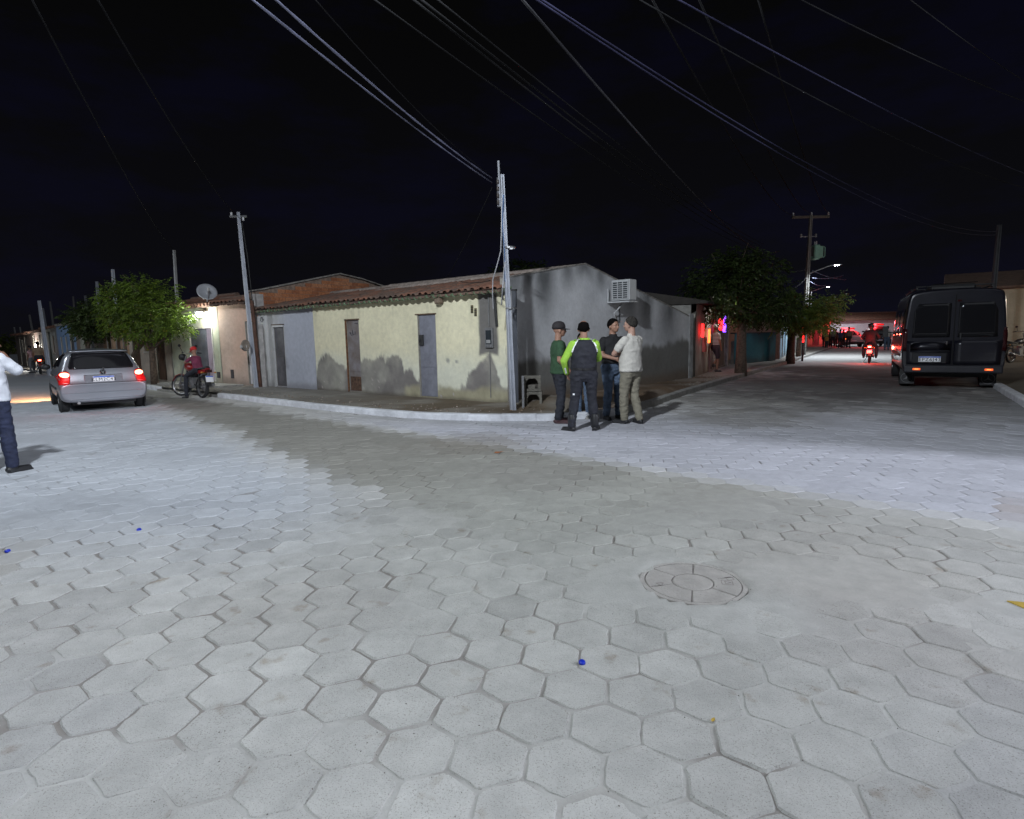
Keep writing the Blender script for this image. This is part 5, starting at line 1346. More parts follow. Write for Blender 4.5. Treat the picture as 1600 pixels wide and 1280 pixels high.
def human(label, loc, rz, H=1.72, top=None, bottom=None, skin=None, shoe=None, hair=None, J=None, stout=1.0, sleeve='short', hat=None, yaw=0.0, nod=0.0, voxel=.0095, hairstyle='short', extra=None, lean=(0, 0), hands=True, collar=None, group=None, parts=None, shorts=False, bald=0, untuck=False):
    """standing/sitting figure; local +y is forward, +x the figure's right. J overrides joints (units of a 1.75 m body)"""
    k = H / 1.75; w = stout
    D = dict(hipR=(.09 * w, 0, .92), hipL=(-.09 * w, 0, .92), kneeR=(.105, .02, .50), kneeL=(-.105, .02, .50), ankR=(.11, -.03, .085), ankL=(-.11, -.03, .085),
             toeR=(.145, .17, .03), toeL=(-.145, .17, .03), shR=(.185 * w, -.01, 1.43), shL=(-.185 * w, -.01, 1.43), elR=(.235 * w + .01, -.04, 1.13), elL=(-.235 * w - .01, -.04, 1.13),
             wrR=(.24 * w, .04, .88), wrL=(-.24 * w, .04, .88), pel=(0, 0, .95), head=(0, .02, 1.625))
    D.update(J or {})
    D = {a: Vector(b) for a, b in D.items()}
    mb = MB(); SK, TP, BT, SH, C5 = 0, 1, 2, 3, 4
    pel = D['pel']; ln_ = Vector((lean[0], lean[1], 0))
    # torso
    rings = []
    shx = (D['shR'] + D['shL']) / 2
    prof = [(.80, .10, .09, BT), (.86, .165, .118, BT), (.94, .178, .128, BT), (1.0, .168, .122, BT), (1.001, .180, .132, TP), (1.06, .178, .136, TP), (1.14, .172, .135, TP), (1.22, .176, .130, TP), (1.30, .186, .128, TP), (1.37, .188, .116, TP), (1.425, .160, .095, TP), (1.455, .105, .078, TP), (1.475, .062, .060, SK), (1.53, .054, .056, SK)]
    if untuck: prof = [(.80, .10, .09, BT), (.86, .165, .118, BT), (.94, .178, .128, BT), (.885, .202, .150, TP), (.95, .196, .146, TP), (1.04, .188, .142, TP)] + prof[6:]
    segs = []; cur = None
    for (z, rx, ry, mm_) in prof:
        t_ = (z - .95) / .48; cx = pel.x + (shx.x - pel.x) * max(0, t_); cy = pel.y + (shx.y - pel.y) * max(0, t_) + (.012 if 1.0 < z < 1.2 else 0) * stout
        zz = z + (pel.z - .95) + (shx.z - 1.43 - (pel.z - .95)) * max(0, min(1, t_))
        ww = w if z < 1.44 else 1
        belly = 1 + (w - 1) * 1.6 if 0.95 < z < 1.3 else ww
        segs.append(([Vector((cx + rx * ww * math.cos(a), cy + ry * belly * math.sin(a) * (1.0 if math.sin(a) > 0 else .92), zz)) for a in np.linspace(0, 2 * math.pi, 20, endpoint=False)], mm_))
    for part in (BT, TP, SK):
        rr_ = [s_ for s_, m_ in segs if m_ == part]
        if part == BT: mb.loft(rr_, True, BT)
        elif part == TP: mb.loft(rr_, True, TP)
        else: mb.loft([[Vector((v.x, v.y, v.z - .06)) for v in rr_[0]]] + rr_ + [[v + Vector((0, .01, .08)) for v in rr_[-1]]], True, SK)
    # legs
    for s_ in 'RL':
        hp, kn, an, to = D['hip' + s_], D['knee' + s_], D['ank' + s_], D['toe' + s_]
        if shorts:
            mid = hp.lerp(kn, .85); mb.caps(hp, mid, .095 * w, .088, 14, BT); mb.caps(hp.lerp(kn, .7), kn, .062, .052, 12, SK); mb.caps(kn, kn.lerp(an, .35), .052, .056, 12, SK); mb.caps(kn.lerp(an, .35), an, .056, .036, 12, SK)
        else:
            mb.caps(hp, hp.lerp(kn, .5), .102 * w, .090, 14, BT); mb.caps(hp.lerp(kn, .5), kn, .090, .072, 14, BT); mb.caps(kn, kn.lerp(an, .4), .072, .073, 14, BT)
            mb.caps(kn.lerp(an, .4), an + (kn - an) * .04, .070, .060, 14, BT)
        f = (to - an); f.z = 0; f = f.normalized(); heel = an - f * .045; heel.z = an.z - .045
        mb.caps(an, Vector((an.x, an.y, an.z - .03)), .043, .045, 12, SH)
        mb.caps(heel, Vector((to.x, to.y, to.z + .005)) - f * .03, .040, .034, 12, SH, .85, (0, 0, 1))
        mb.box(((heel.x + to.x) / 2, (heel.y + to.y) / 2, (heel.z + to.z) / 2 - .028), (.082, .255, .022), SH, Matrix.Rotation(math.atan2(-f.x, f.y), 3, 'Z'))
    # arms and hands
    for s_ in 'RL':
        sg = 1 if s_ == 'R' else -1
        sh, el, wr = D['sh' + s_], D['el' + s_], D['wr' + s_]
        ins = Vector((sh.x - sg * .035, sh.y, sh.z - .045)); sh = Vector((sh.x, sh.y, sh.z - .04))
        if sleeve == 'elbow':
            mb.caps(ins, el, .064, .060, 14, TP); mb.caps(el, wr, .043, .028, 12, SK)
        elif sleeve == 'short':
            mb.caps(ins, sh.lerp(el, .62), .062 * min(w, 1.12), .058, 14, TP); mb.caps(sh.lerp(el, .5), el, .048, .042, 12, SK); mb.caps(el, wr, .043, .028, 12, SK)
        elif sleeve == 'long':
            mb.caps(ins, el, .064 * min(w, 1.15), .058, 14, C5 if extra == 'hivis' else TP); mb.caps(el, el.lerp(wr, .86), .058, .046, 14, C5 if extra == 'hivis' else TP); mb.caps(el.lerp(wr, .8), wr, .032, .028, 12, SK)
        else:
            mb.caps(ins, el, .050, .042, 12, SK); mb.caps(el, wr, .042, .028, 12, SK)
        # hand
        fd = (wr - el).normalized(); hd = D.get('hd' + s_, None); fd = Vector(hd).normalized() if hd is not None else (fd + Vector((0, .12, -.25))).normalized()
        pn = D.get('pn' + s_, Vector((-sg, 0, 0))); pn = (pn - fd * pn.dot(fd)).normalized(); sd = fd.cross(pn)   # across the palm
        if sd.dot(Vector((0, 1, 0))) < 0 and 'pn' + s_ not in D: sd = -sd
        pc_ = wr + fd * .05
        mb.caps(wr - fd * .01, wr + fd * .075, .030, .038, 12, SK, .48, pn)
        if hands:
            for q, (o_, l_) in enumerate([(.028, .070), (.010, .080), (-.010, .074), (-.028, .058)]):
                b0 = wr + fd * .085 + sd * o_; cu = D.get('curl' + s_, Vector((.5, 0, 0))).x
                m1 = b0 + (fd * math.cos(cu) + pn * math.sin(cu)) * l_ * .5; m2 = m1 + (fd * math.cos(cu * 2.2) + pn * math.sin(cu * 2.2)) * l_ * .5
                mb.caps(b0 - fd * .02, m1, .0092, .0088, 8, SK); mb.caps(m1, m2, .0088, .0075, 8, SK)
            t0 = wr + fd * .025 + sd * .028; t1 = t0 + (fd * .6 + sd * .7 + pn * .35).normalized() * .045; mb.caps(t0, t1, .012, .0105, 8, SK); mb.caps(t1, t1 + (fd * .85 + sd * .1 + pn * .4).normalized() * .032, .0105, .009, 8, SK)
    # head
    hc = D['head']; RH = Matrix.Rotation(yaw, 3, 'Z') @ Matrix.Rotation(nod, 3, 'X')
    HS = 1.11; hc = hc + Vector((0, 0, .012))
    def hp_(x, y, z): return hc + RH @ Vector((x * HS, y * HS, z * HS))
    def hell(c, r, n=14, kk=9, mi=SK): mb.ell(hp_(*c), tuple(q_ * HS for q_ in r), n, kk, mi, RH)
    hell((0, -.012, .028), (.074, .094, .092)); hell((0, .022, -.025), (.062, .068, .070)); hell((0, .046, -.068), (.042, .038, .030)); hell((0, .078, -.045), (.028, .016, .016))
    hell((0, .060, .018), (.058, .030, .022)); mb.caps(hp_(0, .084, .012), hp_(0, .104, -.022), .010, .0135, 8, SK)
    for s_ in (-1, 1): hell((s_ * .076, -.008, -.012), (.010, .020, .031)); hell((s_ * .035, .050, -.022), (.025, .025, .022))
    mb.caps(hc + Vector((0, -.015, -.04)), Vector((shx.x * .9, shx.y, shx.z + .02)), .052, .060, 14, SK)
    if collar:
        mb.lathe([(.070, -.02), (.064, .032), (.058, .03), (.058, -.02)], (shx.x, shx.y + .012, shx.z + .035), n=18, mi=C5 if extra == 'hivis' else TP)
    mats = [skin, top, bottom, shoe, extra_m if (extra_m := (parts or {}).get('sleeve')) else top]
    raw = bpy.data.meshes.new('raw'); raw.from_pydata(mb.v, [], mb.f)
    for m in mats: raw.materials.append(m)
    raw.polygons.foreach_set('material_index', mb.m); raw.update()
    bm = bmesh.new(); bm.from_mesh(raw); bmesh.ops.recalc_face_normals(bm, faces=bm.faces); bm.to_mesh(raw); bm.free()
    me = remesh(raw, mats, voxel, 2 if voxel < .012 else 1, .013 if voxel < .0115 else .007 if voxel < .015 else .004, loc[0] * 3)
    bpy.data.meshes.remove(raw)
    e = empty('person', loc, rz, label, 'person', group); e.scale = (k, k, k)
    me.name = 'body'; new_obj('body', me, None, e)
    # hair
    if hair is not None and hairstyle != 'none':
        bvh_h = BVHTree.FromPolygons([v.co for v in me.vertices], [p.vertices[:] for p in me.polygons])
        hb = MB(); n = 24; rows_ = 9; rings = []
        for i in range(rows_ + 1):
            ring = []
            for j in range(n):
                a = 2 * math.pi * j / n; fr = (math.sin(a) + 1) / 2    # 1 at front
                lo = math.radians(-48 + 82 * fr ** 1.8 + 7 * noise.noise(Vector((a * 4, 0, loc[0]))))
                hi = math.radians(88 if hairstyle != 'sides' else 58 - 20 * fr)
                hi = max(hi, lo + .05); t_ = lo + (hi - lo) * i / rows_
                d = RH @ Vector((math.cos(t_) * math.cos(a), math.cos(t_) * math.sin(a), math.sin(t_))); c0 = hp_(0, -.012, .025)
                h_ = bvh_h.ray_cast(c0 + d * .25, -d, .25); base_p = h_[0] if h_[0] is not None else c0 + d * .09
                lift = (.001 if i == 0 or (hairstyle == 'sides' and i == rows_) else .009) + .003 * noise.noise(Vector((a * 5, t_ * 9, loc[0])))
                ring.append(base_p + d * lift)
            rings.append(ring)
        hb.loft(rings, cap=(hairstyle != 'sides'))
        hb.build('hair', hair, e, smooth=True)
    if hat is not None:
        cb = MB(); rings = []
        for (r_, z_) in [(1.06, .020), (1.08, .055), (1.0, .095), (.78, .125), (.4, .142), (.05, .146)]:
            rings.append([hp_(.080 * r_ * math.cos(a), -.012 + .102 * r_ * math.sin(a), z_) for a in np.linspace(0, 2 * math.pi, 20, endpoint=False)])
        cb.loft(rings); hh = cb.build('cap', hat, e, smooth=True)
        vb = MB(); P = []
        for a in np.linspace(.25, math.pi - .25, 9): P.append(hp_(.078 * math.cos(a) * 1.0, -.012 + .10 * math.sin(a), .030))
        for a in np.linspace(math.pi - .35, .35, 9): P.append(hp_(.075 * math.cos(a), .030 + .145 * math.sin(a), .016))
        vb.loft([P, [p - RH @ Vector((0, 0, .006)) for p in P]]); vb.build('visor', hat, hh)
    if voxel < .012:
        for s_ in (-1, 1):
            MB().ell(hp_(s_ * .031, .075, .000), (.012, .008, .007), 10, 6, 0, RH).build('eye', mat('eye_dark', (.05, .035, .03), .3), e, smooth=True)
            MB().ell(hp_(s_ * .032, .083, .020), (.018, .006, .004), 8, 4, 0, RH).build('eyebrow', mat('dark_hair', (.018, .014, .012), .8), e)
        MB().ell(hp_(0, .092, -.047), (.022, .006, .005), 10, 5, 0, RH).build('mouth', mat('lips', (.20, .08, .065), .6), e)
    return e, k, hp_

skin_t = mat('skin_tan', (.33, .18, .125), .55, var=.08, scale=9)
skin_d = mat('skin_brown', (.20, .10, .065), .55, var=.08, scale=9)
skin_l = mat('skin_light', (.42, .25, .19), .55, var=.08, scale=9)
hair_k = mat('black_hair', (.006, .005, .005), 1, spec=.05, var=.3, scale=60, bump=.5, bscale=150)
hair_g = mat('grey_hair', (.042, .038, .035), 1, spec=.05, var=.6, scale=60, bump=.5, bscale=150)
jean_d = mat('dark_jeans', (.022, .024, .034), .85, var=.3, scale=20, bump=.3, bscale=90)
jean_b = mat('blue_jeans', (.09, .13, .20), .85, var=.35, scale=9, bump=.3, bscale=90)
khaki = mat('khaki_trousers', (.24, .22, .17), .85, var=.12, scale=9, bump=.3, bscale=90)
navy = mat('navy_cloth', (.018, .019, .028), .8, var=.2, scale=12, bump=.3, bscale=90)
blacks = mat('black_shirt', (.012, .012, .014), .85, var=.2, scale=12, bump=.3, bscale=90)
whites = mat('off_white_shirt', (.56, .535, .49), .85, var=.06, scale=9, bump=.3, bscale=120)
whiteb = mat('white_blue_shirt', (.62, .64, .70), .85, var=.06, scale=9, bump=.3, bscale=120)
greens = mat('dark_green_shirt', (.030, .075, .035), .85, var=.12, scale=9, bump=.3, bscale=90)
hivis = mat('lime_hivis', (.32, .58, .06), .75, var=.06, scale=9, bump=.2, bscale=90)
shoe_k = mat('black_shoe', (.02, .02, .022), .45, var=.2, scale=20)
shoe_r = mat('maroon_shoe', (.055, .022, .026), .6, var=.2, scale=20)
refl = mat('reflective_strip', (.85, .87, .9), .35, var=.03)
V3 = Vector

# man in cap and green T-shirt, facing right, hand resting at his front
p_, k_, hf = human('man in dark cap and dark green t-shirt facing right beside the high-visibility jacket', (.82, 10.14, 0), R(-80), 1.70, greens, jean_d, skin_t, shoe_r, None,
    J=dict(elR=(.235, -.05, 1.12), wrR=(.18, .16, .915), hdR=(-.4, .5, -.75), elL=(-.235, -.02, 1.13), wrL=(-.15, .18, .93), ankR=(.13, -.06, .085), toeR=(.17, .15, .03), ankL=(-.10, .05, .085), toeL=(-.12, .26, .03), kneeL=(-.10, .06, .5)),
    stout=1.08, untuck=True, hat=mat('black_cap', (.022, .018, .02), .8), hairstyle='none', yaw=R(-4))
gl = MB()
for s_ in (-1, 1): gl.box(hf(s_ * .034, .092, .0), (.05, .006, .032)); gl.tube([hf(s_ * .058, .092, .006), hf(s_ * .078, .0, .006)], .003, 5)
gl.build('glasses', m_iron, p_)

# man in lime jacket seen from behind
p_, k_, hf = human('man seen from behind in lime green and navy jacket and black boots', (1.14, 9.21, 0), R(4), 1.71, navy, navy, skin_t, shoe_k, hair_k,
    J=dict(kneeR=(.135, .03, .50), kneeL=(-.15, .02, .50), ankR=(.175, -.02, .085), ankL=(-.215, -.03, .085), toeR=(.26, .14, .03), toeL=(-.34, .11, .03), hipR=(.105, 0, .92), hipL=(-.105, 0, .92),
           elR=(.265, .12, 1.16), wrR=(.10, .30, 1.10), elL=(-.325, .0, 1.13), wrL=(-.25, .14, .91), head=(0, .025, 1.62), hdL=(.3, .5, -.8)),
    stout=1.16, sleeve='long', extra='hivis', parts=dict(sleeve=hivis), collar=True, hairstyle='sides', yaw=R(-8))
# raglan strips over the shoulder blades, yoke, side stripes and belt
def on_body(parent, fn, n, half, m, name, off=.006, thick=.004):
    """ribbon laid on the body surface: fn(t) -> (x, z) on the back; rays from behind find the surface"""
    body = [c for c in parent.children if c.name.startswith('body')][0].data
    bv = BVHTree.FromPolygons([v.co for v in body.vertices], [p.vertices[:] for p in body.polygons])
    mb = MB(); L = []; Rr = []
    for i in range(n + 1):
        t = i / n; x0, z0 = fn(t); x1, z1 = fn(min(1, t + .02)) if t < 1 else fn(1); xa, za = fn(max(0, t - .02))
        dx, dz = x1 - xa, z1 - za; l = math.hypot(dx, dz) or 1; nx, nz_ = -dz / l * half, dx / l * half
        for (lst, sg) in ((L, 1), (Rr, -1)):
            x, z = x0 + nx * sg, z0 + nz_ * sg
            h = bv.ray_cast(V3((x, -1, z)), V3((0, 1, 0)))
            p = h[0] if h[0] is not None else (lst[-1] if lst else V3((x, -.1, z)))
            nn = h[1] if h[0] is not None else V3((0, -1, 0))
            lst.append(V3(p) + V3(nn).normalized() * off if nn.y < 0 else V3(p) - V3(nn).normalized() * off)
    for i in range(n): mb.add([L[i], L[i + 1], Rr[i + 1], Rr[i]], [(0, 1, 2, 3)])
    o = mb.build(name, m, parent); s = o.modifiers.new('s', 'SOLIDIFY'); s.thickness = thick; s.offset = 0; return o
def curve_fn(P):
    P = np.array(P); t_ = np.linspace(0, 1, len(P))
    return lambda t: (float(np.interp(t, t_, P[:, 0])), float(np.interp(t, t_, P[:, 1])))
on_body(p_, curve_fn([(-.095, 1.475), (-.135, 1.43), (-.175, 1.36), (-.205, 1.27)]), 14, .012, refl, 'reflective_strip')
on_body(p_, curve_fn([(.095, 1.475), (.135, 1.43), (.175, 1.36), (.20, 1.27)]), 14, .012, refl, 'reflective_strip')
on_body(p_, curve_fn([(-.14, 1.462), (-.18, 1.40), (-.215, 1.33), (-.235, 1.27)]), 12, .026, hivis, 'shoulder_panel', .005)
on_body(p_, curve_fn([(.14, 1.462), (.18, 1.40), (.215, 1.33), (.235, 1.27)]), 12, .026, hivis, 'shoulder_panel', .005)
on_body(p_, curve_fn([(-.11, 1.478), (-.04, 1.472), (.04, 1.472), (.11, 1.478)]), 12, .016, hivis, 'collar_band', .007)
on_body(p_, curve_fn([(-.19, 1.005), (0, .995), (.19, 1.005)]), 16, .018, mat('black_belt', (.01, .01, .012), .5), 'belt', .006)
on_body(p_, curve_fn([(-.305, 1.02), (-.285, .96), (-.275, .93)]), 5, .010, refl, 'cuff_strip', .004)
on_body(p_, curve_fn([(-.19, .60), (-.165, .60)]), 2, .014, refl, 'thigh_tag', .006)
# boots shafts
for q in 'LR':
    x_ = -.205 if q == 'L' else .17
    MB().lathe([(.062, .05), (.064, .12), (.066, .26), (.060, .27)], (x_ , -.022, 0), n=14).build('boot_shaft', shoe_k, p_, smooth=True)

# shorter person glimpsed between the capped man and the jacket
human('shorter dark haired person hidden behind the man in the lime jacket', (1.30, 10.62, 0), R(150), 1.53, mat('grey_blue_top', (.12, .13, .16), .85), jean_b, skin_d, mat('grey_shoe', (.3, .29, .28), .6), hair_k,
    J=dict(head=(.03, .0, 1.625)), yaw=R(25))
# man in black shirt, facing the viewer's right
human('man in black polo shirt and blue jeans facing the white shirted man', (1.80, 10.42, 0), R(-160), 1.76, blacks, jean_b, skin_t, shoe_k, hair_k,
    J=dict(elR=(.25, .06, 1.14), wrR=(.10, .27, 1.08), elL=(-.25, .04, 1.14), wrL=(-.12, .26, 1.05), ankL=(-.13, -.02, .085)), stout=1.16, collar=True, yaw=R(20))
# man in white shirt, arms crossed, three-quarter back view
human('grey haired man in off-white shirt and khaki trousers with crossed arms', (2.0, 9.80, 0), R(40), 1.77, whites, khaki, skin_l, shoe_k, hair_g,
    J=dict(elL=(-.27, .14, 1.17), wrL=(-.02, .26, 1.16), hdL=(.9, .2, .1), pnL=(0, -1, 0), elR=(.27, .14, 1.17), wrR=(.02, .24, 1.20), hdR=(-.9, .1, -.1), pnR=(0, -1, 0),
           ankL=(-.05, .10, .085), toeL=(-.10, .32, .03), kneeL=(-.09, .08, .5), ankR=(.13, -.08, .085), toeR=(.20, .10, .03)), stout=1.12, untuck=True, collar=True, yaw=R(14))
# man at left edge, back to us, arm raised
human('man in white shirt and dark jeans with raised arm at left edge', (-6.14, 6.86, 0), R(12), 1.72, whiteb, mat('indigo_jeans', (.020, .026, .060), .85, var=.3, scale=12, bump=.3), skin_d, shoe_k, hair_k,
    J=dict(elR=(.29, .08, 1.24), wrR=(.08, .24, 1.44), hdR=(-.8, .3, .3), kneeR=(.13, .04, .5), ankR=(.16, .02, .085), toeR=(.26, .2, .03), elL=(-.30, .12, 1.28), wrL=(-.1, .26, 1.5)), stout=1.12, sleeve='elbow', untuck=True)
# leaning man on the right street wall
stripe_t = mat('striped_shirt', (.20, .17, .17), .85, var=.1)
nn = stripe_t.node_tree; wv = nn.nodes.new('ShaderNodeTexWave'); wv.wave_type = 'BANDS'; wv.bands_direction = 'Z'; wv.inputs['Scale'].default_value = 6.5
gg = nn.nodes.new('ShaderNodeNewGeometry'); nn.links.new(gg.outputs['Position'], wv.inputs['Vector'])
rmp = nn.nodes.new('ShaderNodeValToRGB'); rmp.color_ramp.elements[0].color = (.06, .05, .055, 1); rmp.color_ramp.elements[1].color = (.45, .42, .42, 1)
nn.links.new(wv.outputs['Fac'], rmp.inputs['Fac']); nn.links.new(rmp.outputs['Color'], nn.nodes['Principled BSDF'].inputs['Base Color'])
human('man in striped shirt, shorts and white cap with one foot on the wall', (7.28, 21.0, .11), R(-62), 1.66, stripe_t, mat('dark_shorts', (.03, .02, .03), .85), skin_d, shoe_k, None,
    J=dict(kneeL=(-.10, .30, .55), ankL=(-.09, .02, .28), toeL=(-.10, .20, .20)), hat=mat('white_cap', (.6, .6, .62), .8), hairstyle='none', voxel=.014, shorts=True, hands=False)

# crowd at the end of the right street
cloth = [mat('crowd_blue', (.04, .05, .12), .85), mat('crowd_maroon', (.10, .03, .04), .85), mat('crowd_dark', (.03, .03, .035), .85), mat('crowd_tan', (.25, .18, .12), .85), mat('crowd_orange', (.55, .22, .05), .85), mat('crowd_grey', (.15, .15, .16), .85)]
crowd = [(1288, 50.5, 0, 2, 1.6, 'dark clothed bystander at the porch of the far house'), (1291, 48.5, 4, 2, 1.15, 'child in orange crouching low near the far kerb'), (1297, 52, 1, 2, 1.66, 'bystander in maroon in the far group, second from the left'),
         (1301, 51, 5, 2, 1.7, 'bystander in grey in the far group'), (1305, 52, 2, 2, 1.62, 'dark bystander at the right of the first far group'), (1312, 50, 0, 2, 1.55, 'person in blue top in the middle of the street end'),
         (1317, 51, 1, 2, 1.6, 'person in dark maroon beside the blue topped one'), (1325, 50, 3, 2, 1.75, 'tall person in tan shirt standing alone left of the patrol car')]
for i, (px_, Y_, c1, c2, h_, lab) in enumerate(crowd):
    b_ = at(px_, 545, Y_); human(lab, (b_.x, Y_, .0), random.uniform(-1, 3), h_, cloth[c1], cloth[c2], skin_d, shoe_k, hair_k, voxel=.026, hands=False, group='onlookers at the street end')
b_ = at(1385, 545, 43); human('man in white shirt walking in the far road left of the van', (b_.x, 43, 0), R(-30), 1.72, whites, jean_b, skin_d, shoe_k, hair_k, voxel=.022, hands=False)
# seated figure in the lit room
q_ = gh.matrix_basis @ Vector((2.35, .75, .05))
human('person in dark top standing inside the lit doorway', tuple(q_), R(-30), 1.45, cloth[1], jean_b, skin_d, shoe_k, hair_k, voxel=.02, hands=False)

# ================================================================ VEHICLES
m_silver = mat('silver_car_paint', (.27, .285, .32), .34, .45, var=.03, scale=2, coat=.6)
m_vanp = mat('black_van_paint', (.012, .012, .019), .28, .2, var=.15, scale=3, coat=.7)
m_glass = mat('tinted_glass', (.012, .012, .014), .08, 0, var=.05, spec=.6)
m_rub = mat('rubber', (.025, .025, .027), .85, var=.15, scale=20)
m_plast = mat('black_plastic', (.02, .02, .022), .55)
m_alloy = mat('alloy', (.30, .30, .31), .35, .7)
m_tail = mat('tail_red', (.40, .008, .010), .25, emis=(1, .02, .02), estr=.10)
m_tailon = mat('tail_lit', (1, .4, .3), .3, emis=(1, .42, .22), estr=7)
m_tailhalo = mat('tail_lit_red', (1, .1, .1), .3, emis=(1, .035, .03), estr=5)
m_chrome = mat('chrome', (.6, .6, .62), .12, 1.0)
m_plw = mat('plate_white', (.86, .86, .88), .5, var=.02)
m_plb = mat('plate_blue', (.03, .12, .60), .5)
m_ink2 = mat('plate_ink', (.02, .02, .03), .6)

def bvh_of(me): return BVHTree.FromPolygons([v.co for v in me.vertices], [p.vertices[:] for p in me.polygons])
def patch(bv, poly, axis, name, m, parent, off=.004, n=10, th=.004, far=5.0, side=-1):
    """panel that follows the body: outline given in the other two axes, laid on with a small offset"""
    pts = [Vector(p).to_3d() for p in poly]; xs_ = [p.x for p in pts]; ys_ = [p.y for p in pts]
    bm = bmesh.new(); vs_ = [bm.verts.new((p.x, p.y, 0)) for p in pts]; bm.faces.new(vs_)
    for k in range(1, n):
        for (c, a, b) in ((0, min(xs_), max(xs_)), (1, min(ys_), max(ys_))):
            co = [0, 0, 0]; co[c] = a + (b - a) * k / n; no = [0, 0, 0]; no[c] = 1
            bmesh.ops.bisect_plane(bm, geom=bm.verts[:] + bm.edges[:] + bm.faces[:], plane_co=co, plane_no=no)
    for v in bm.verts:
        a, b = v.co.x, v.co.y
        if axis == 'y': o_, d_ = Vector((a, side * far, b)), Vector((0, -side, 0))
        elif axis == 'x': o_, d_ = Vector((side * far, a, b)), Vector((-side, 0, 0))
        else: o_, d_ = Vector((a, b, far)), Vector((0, 0, -1))
        h = bv.ray_cast(o_, d_)
        if h[0] is None: hq = bv.find_nearest(Vector((a, 0, b)) if axis == 'y' else Vector((0, a, b))); h = hq
        nn_ = h[1] if h[1].dot(d_) < 0 else -h[1]
        v.co = h[0] + nn_ * off
    bmesh.ops.recalc_face_normals(bm, faces=bm.faces)
    me = bpy.data.meshes.new(name); bm.to_mesh(me); bm.free(); me.materials.append(m)
    o = new_obj(name, me, None, parent, True); s = o.modifiers.new('s', 'SOLIDIFY'); s.thickness = th; s.offset = 0
    return o

def body_loft(sections, name, m, parent, lvl=2):
    """sections: list of (y, [(halfwidth, z), ...]) from bottom centre up to roof centre"""
    rings = []
    for y, pr in sections:
        r_ = [Vector((w, y, z)) for w, z in pr]; l_ = [Vector((-w, y, z)) for w, z in reversed(pr) if w > 0]
        rings.append(r_ + l_)
    mb = MB().loft(rings); me = mb.mesh(name, m); o = new_obj(name, me, None, parent, True)
    s = o.modifiers.new('s', 'SUBSURF'); s.levels = lvl; s.render_levels = lvl
    bpy.context.view_layer.update(); dg = bpy.context.evaluated_depsgraph_get()
    em = bpy.data.meshes.new_from_object(o.evaluated_get(dg), depsgraph=dg); bv = bvh_of(em)
    o.modifiers.remove(s); o.data = em; em.name = name
    em.polygons.foreach_set('use_smooth', [True] * len(em.polygons))
    return o, bv

def wheel(parent, c, r, w, spokes=5, name='wheel', cap_m=None):
    e = bpy.data.objects.new(name, None)
    mb = MB().lathe([(r * .62, -w / 2), (r * .93, -w / 2), (r, -w * .36), (r, w * .36), (r * .93, w / 2), (r * .62, w / 2)], axis='x', n=28, cap=False)
    t_ = mb.build(name, m_rub, parent, smooth=True); t_.location = c
    b = MB().lathe([(r * .62, -w * .42), (r * .58, -w * .44), (r * .56, -w * .1), (r * .12, -w * .12), (r * .10, -w * .3), (.001, -w * .3)], axis='x', n=24, cap=False)
    for k in range(spokes):
        a = 2 * math.pi * k / spokes
        for s_ in (-1, 1): b.box((s_ * w * .36, math.cos(a) * r * .34, math.sin(a) * r * .34), (.02, r * .14, r * .5), rot=Matrix.Rotation(a - math.pi / 2, 3, 'X'))
    b.lathe([(r * .62, w * .42), (r * .58, w * .44), (r * .56, w * .1), (.001, w * .12)], axis='x', n=24, cap=False)
    b.build('rim', cap_m or m_alloy, t_, smooth=False)
    return t_

def plate(parent, x, y, z, txt, w=.40, h=.13, rot=0.0):
    p_ = MB().bx(-w / 2, w / 2, -.006, .0, -h / 2, h / 2).build('number_plate', m_plw, parent, bevel=.003); p_.location = (x, y, z); p_.rotation_euler = (rot, 0, 0)
    MB().bx(-w / 2 + .004, w / 2 - .004, -.008, -.006, h / 2 - .032, h / 2 - .004).build('blue_band', m_plb, p_)
    c = bpy.data.curves.new('plate_lettering', 'FONT'); c.body = txt; c.size = h * .80; c.align_x = 'CENTER'; c.align_y = 'CENTER'; c.extrude = .001; c.offset = .0; c.space_character = 1.16
    if not txt: bpy.data.curves.remove(c); return p_
    tmp = bpy.data.objects.new('tmp', c); tm = bpy.data.meshes.new_from_object(tmp); bpy.data.objects.remove(tmp); tm.name = 'plate_lettering'; tm.materials.clear()
    o = new_obj('plate_lettering', tm, m_ink2, p_)
    o.location = (0, -.0085, -.016); o.rotation_euler = (math.pi / 2, 0, 0); return p_

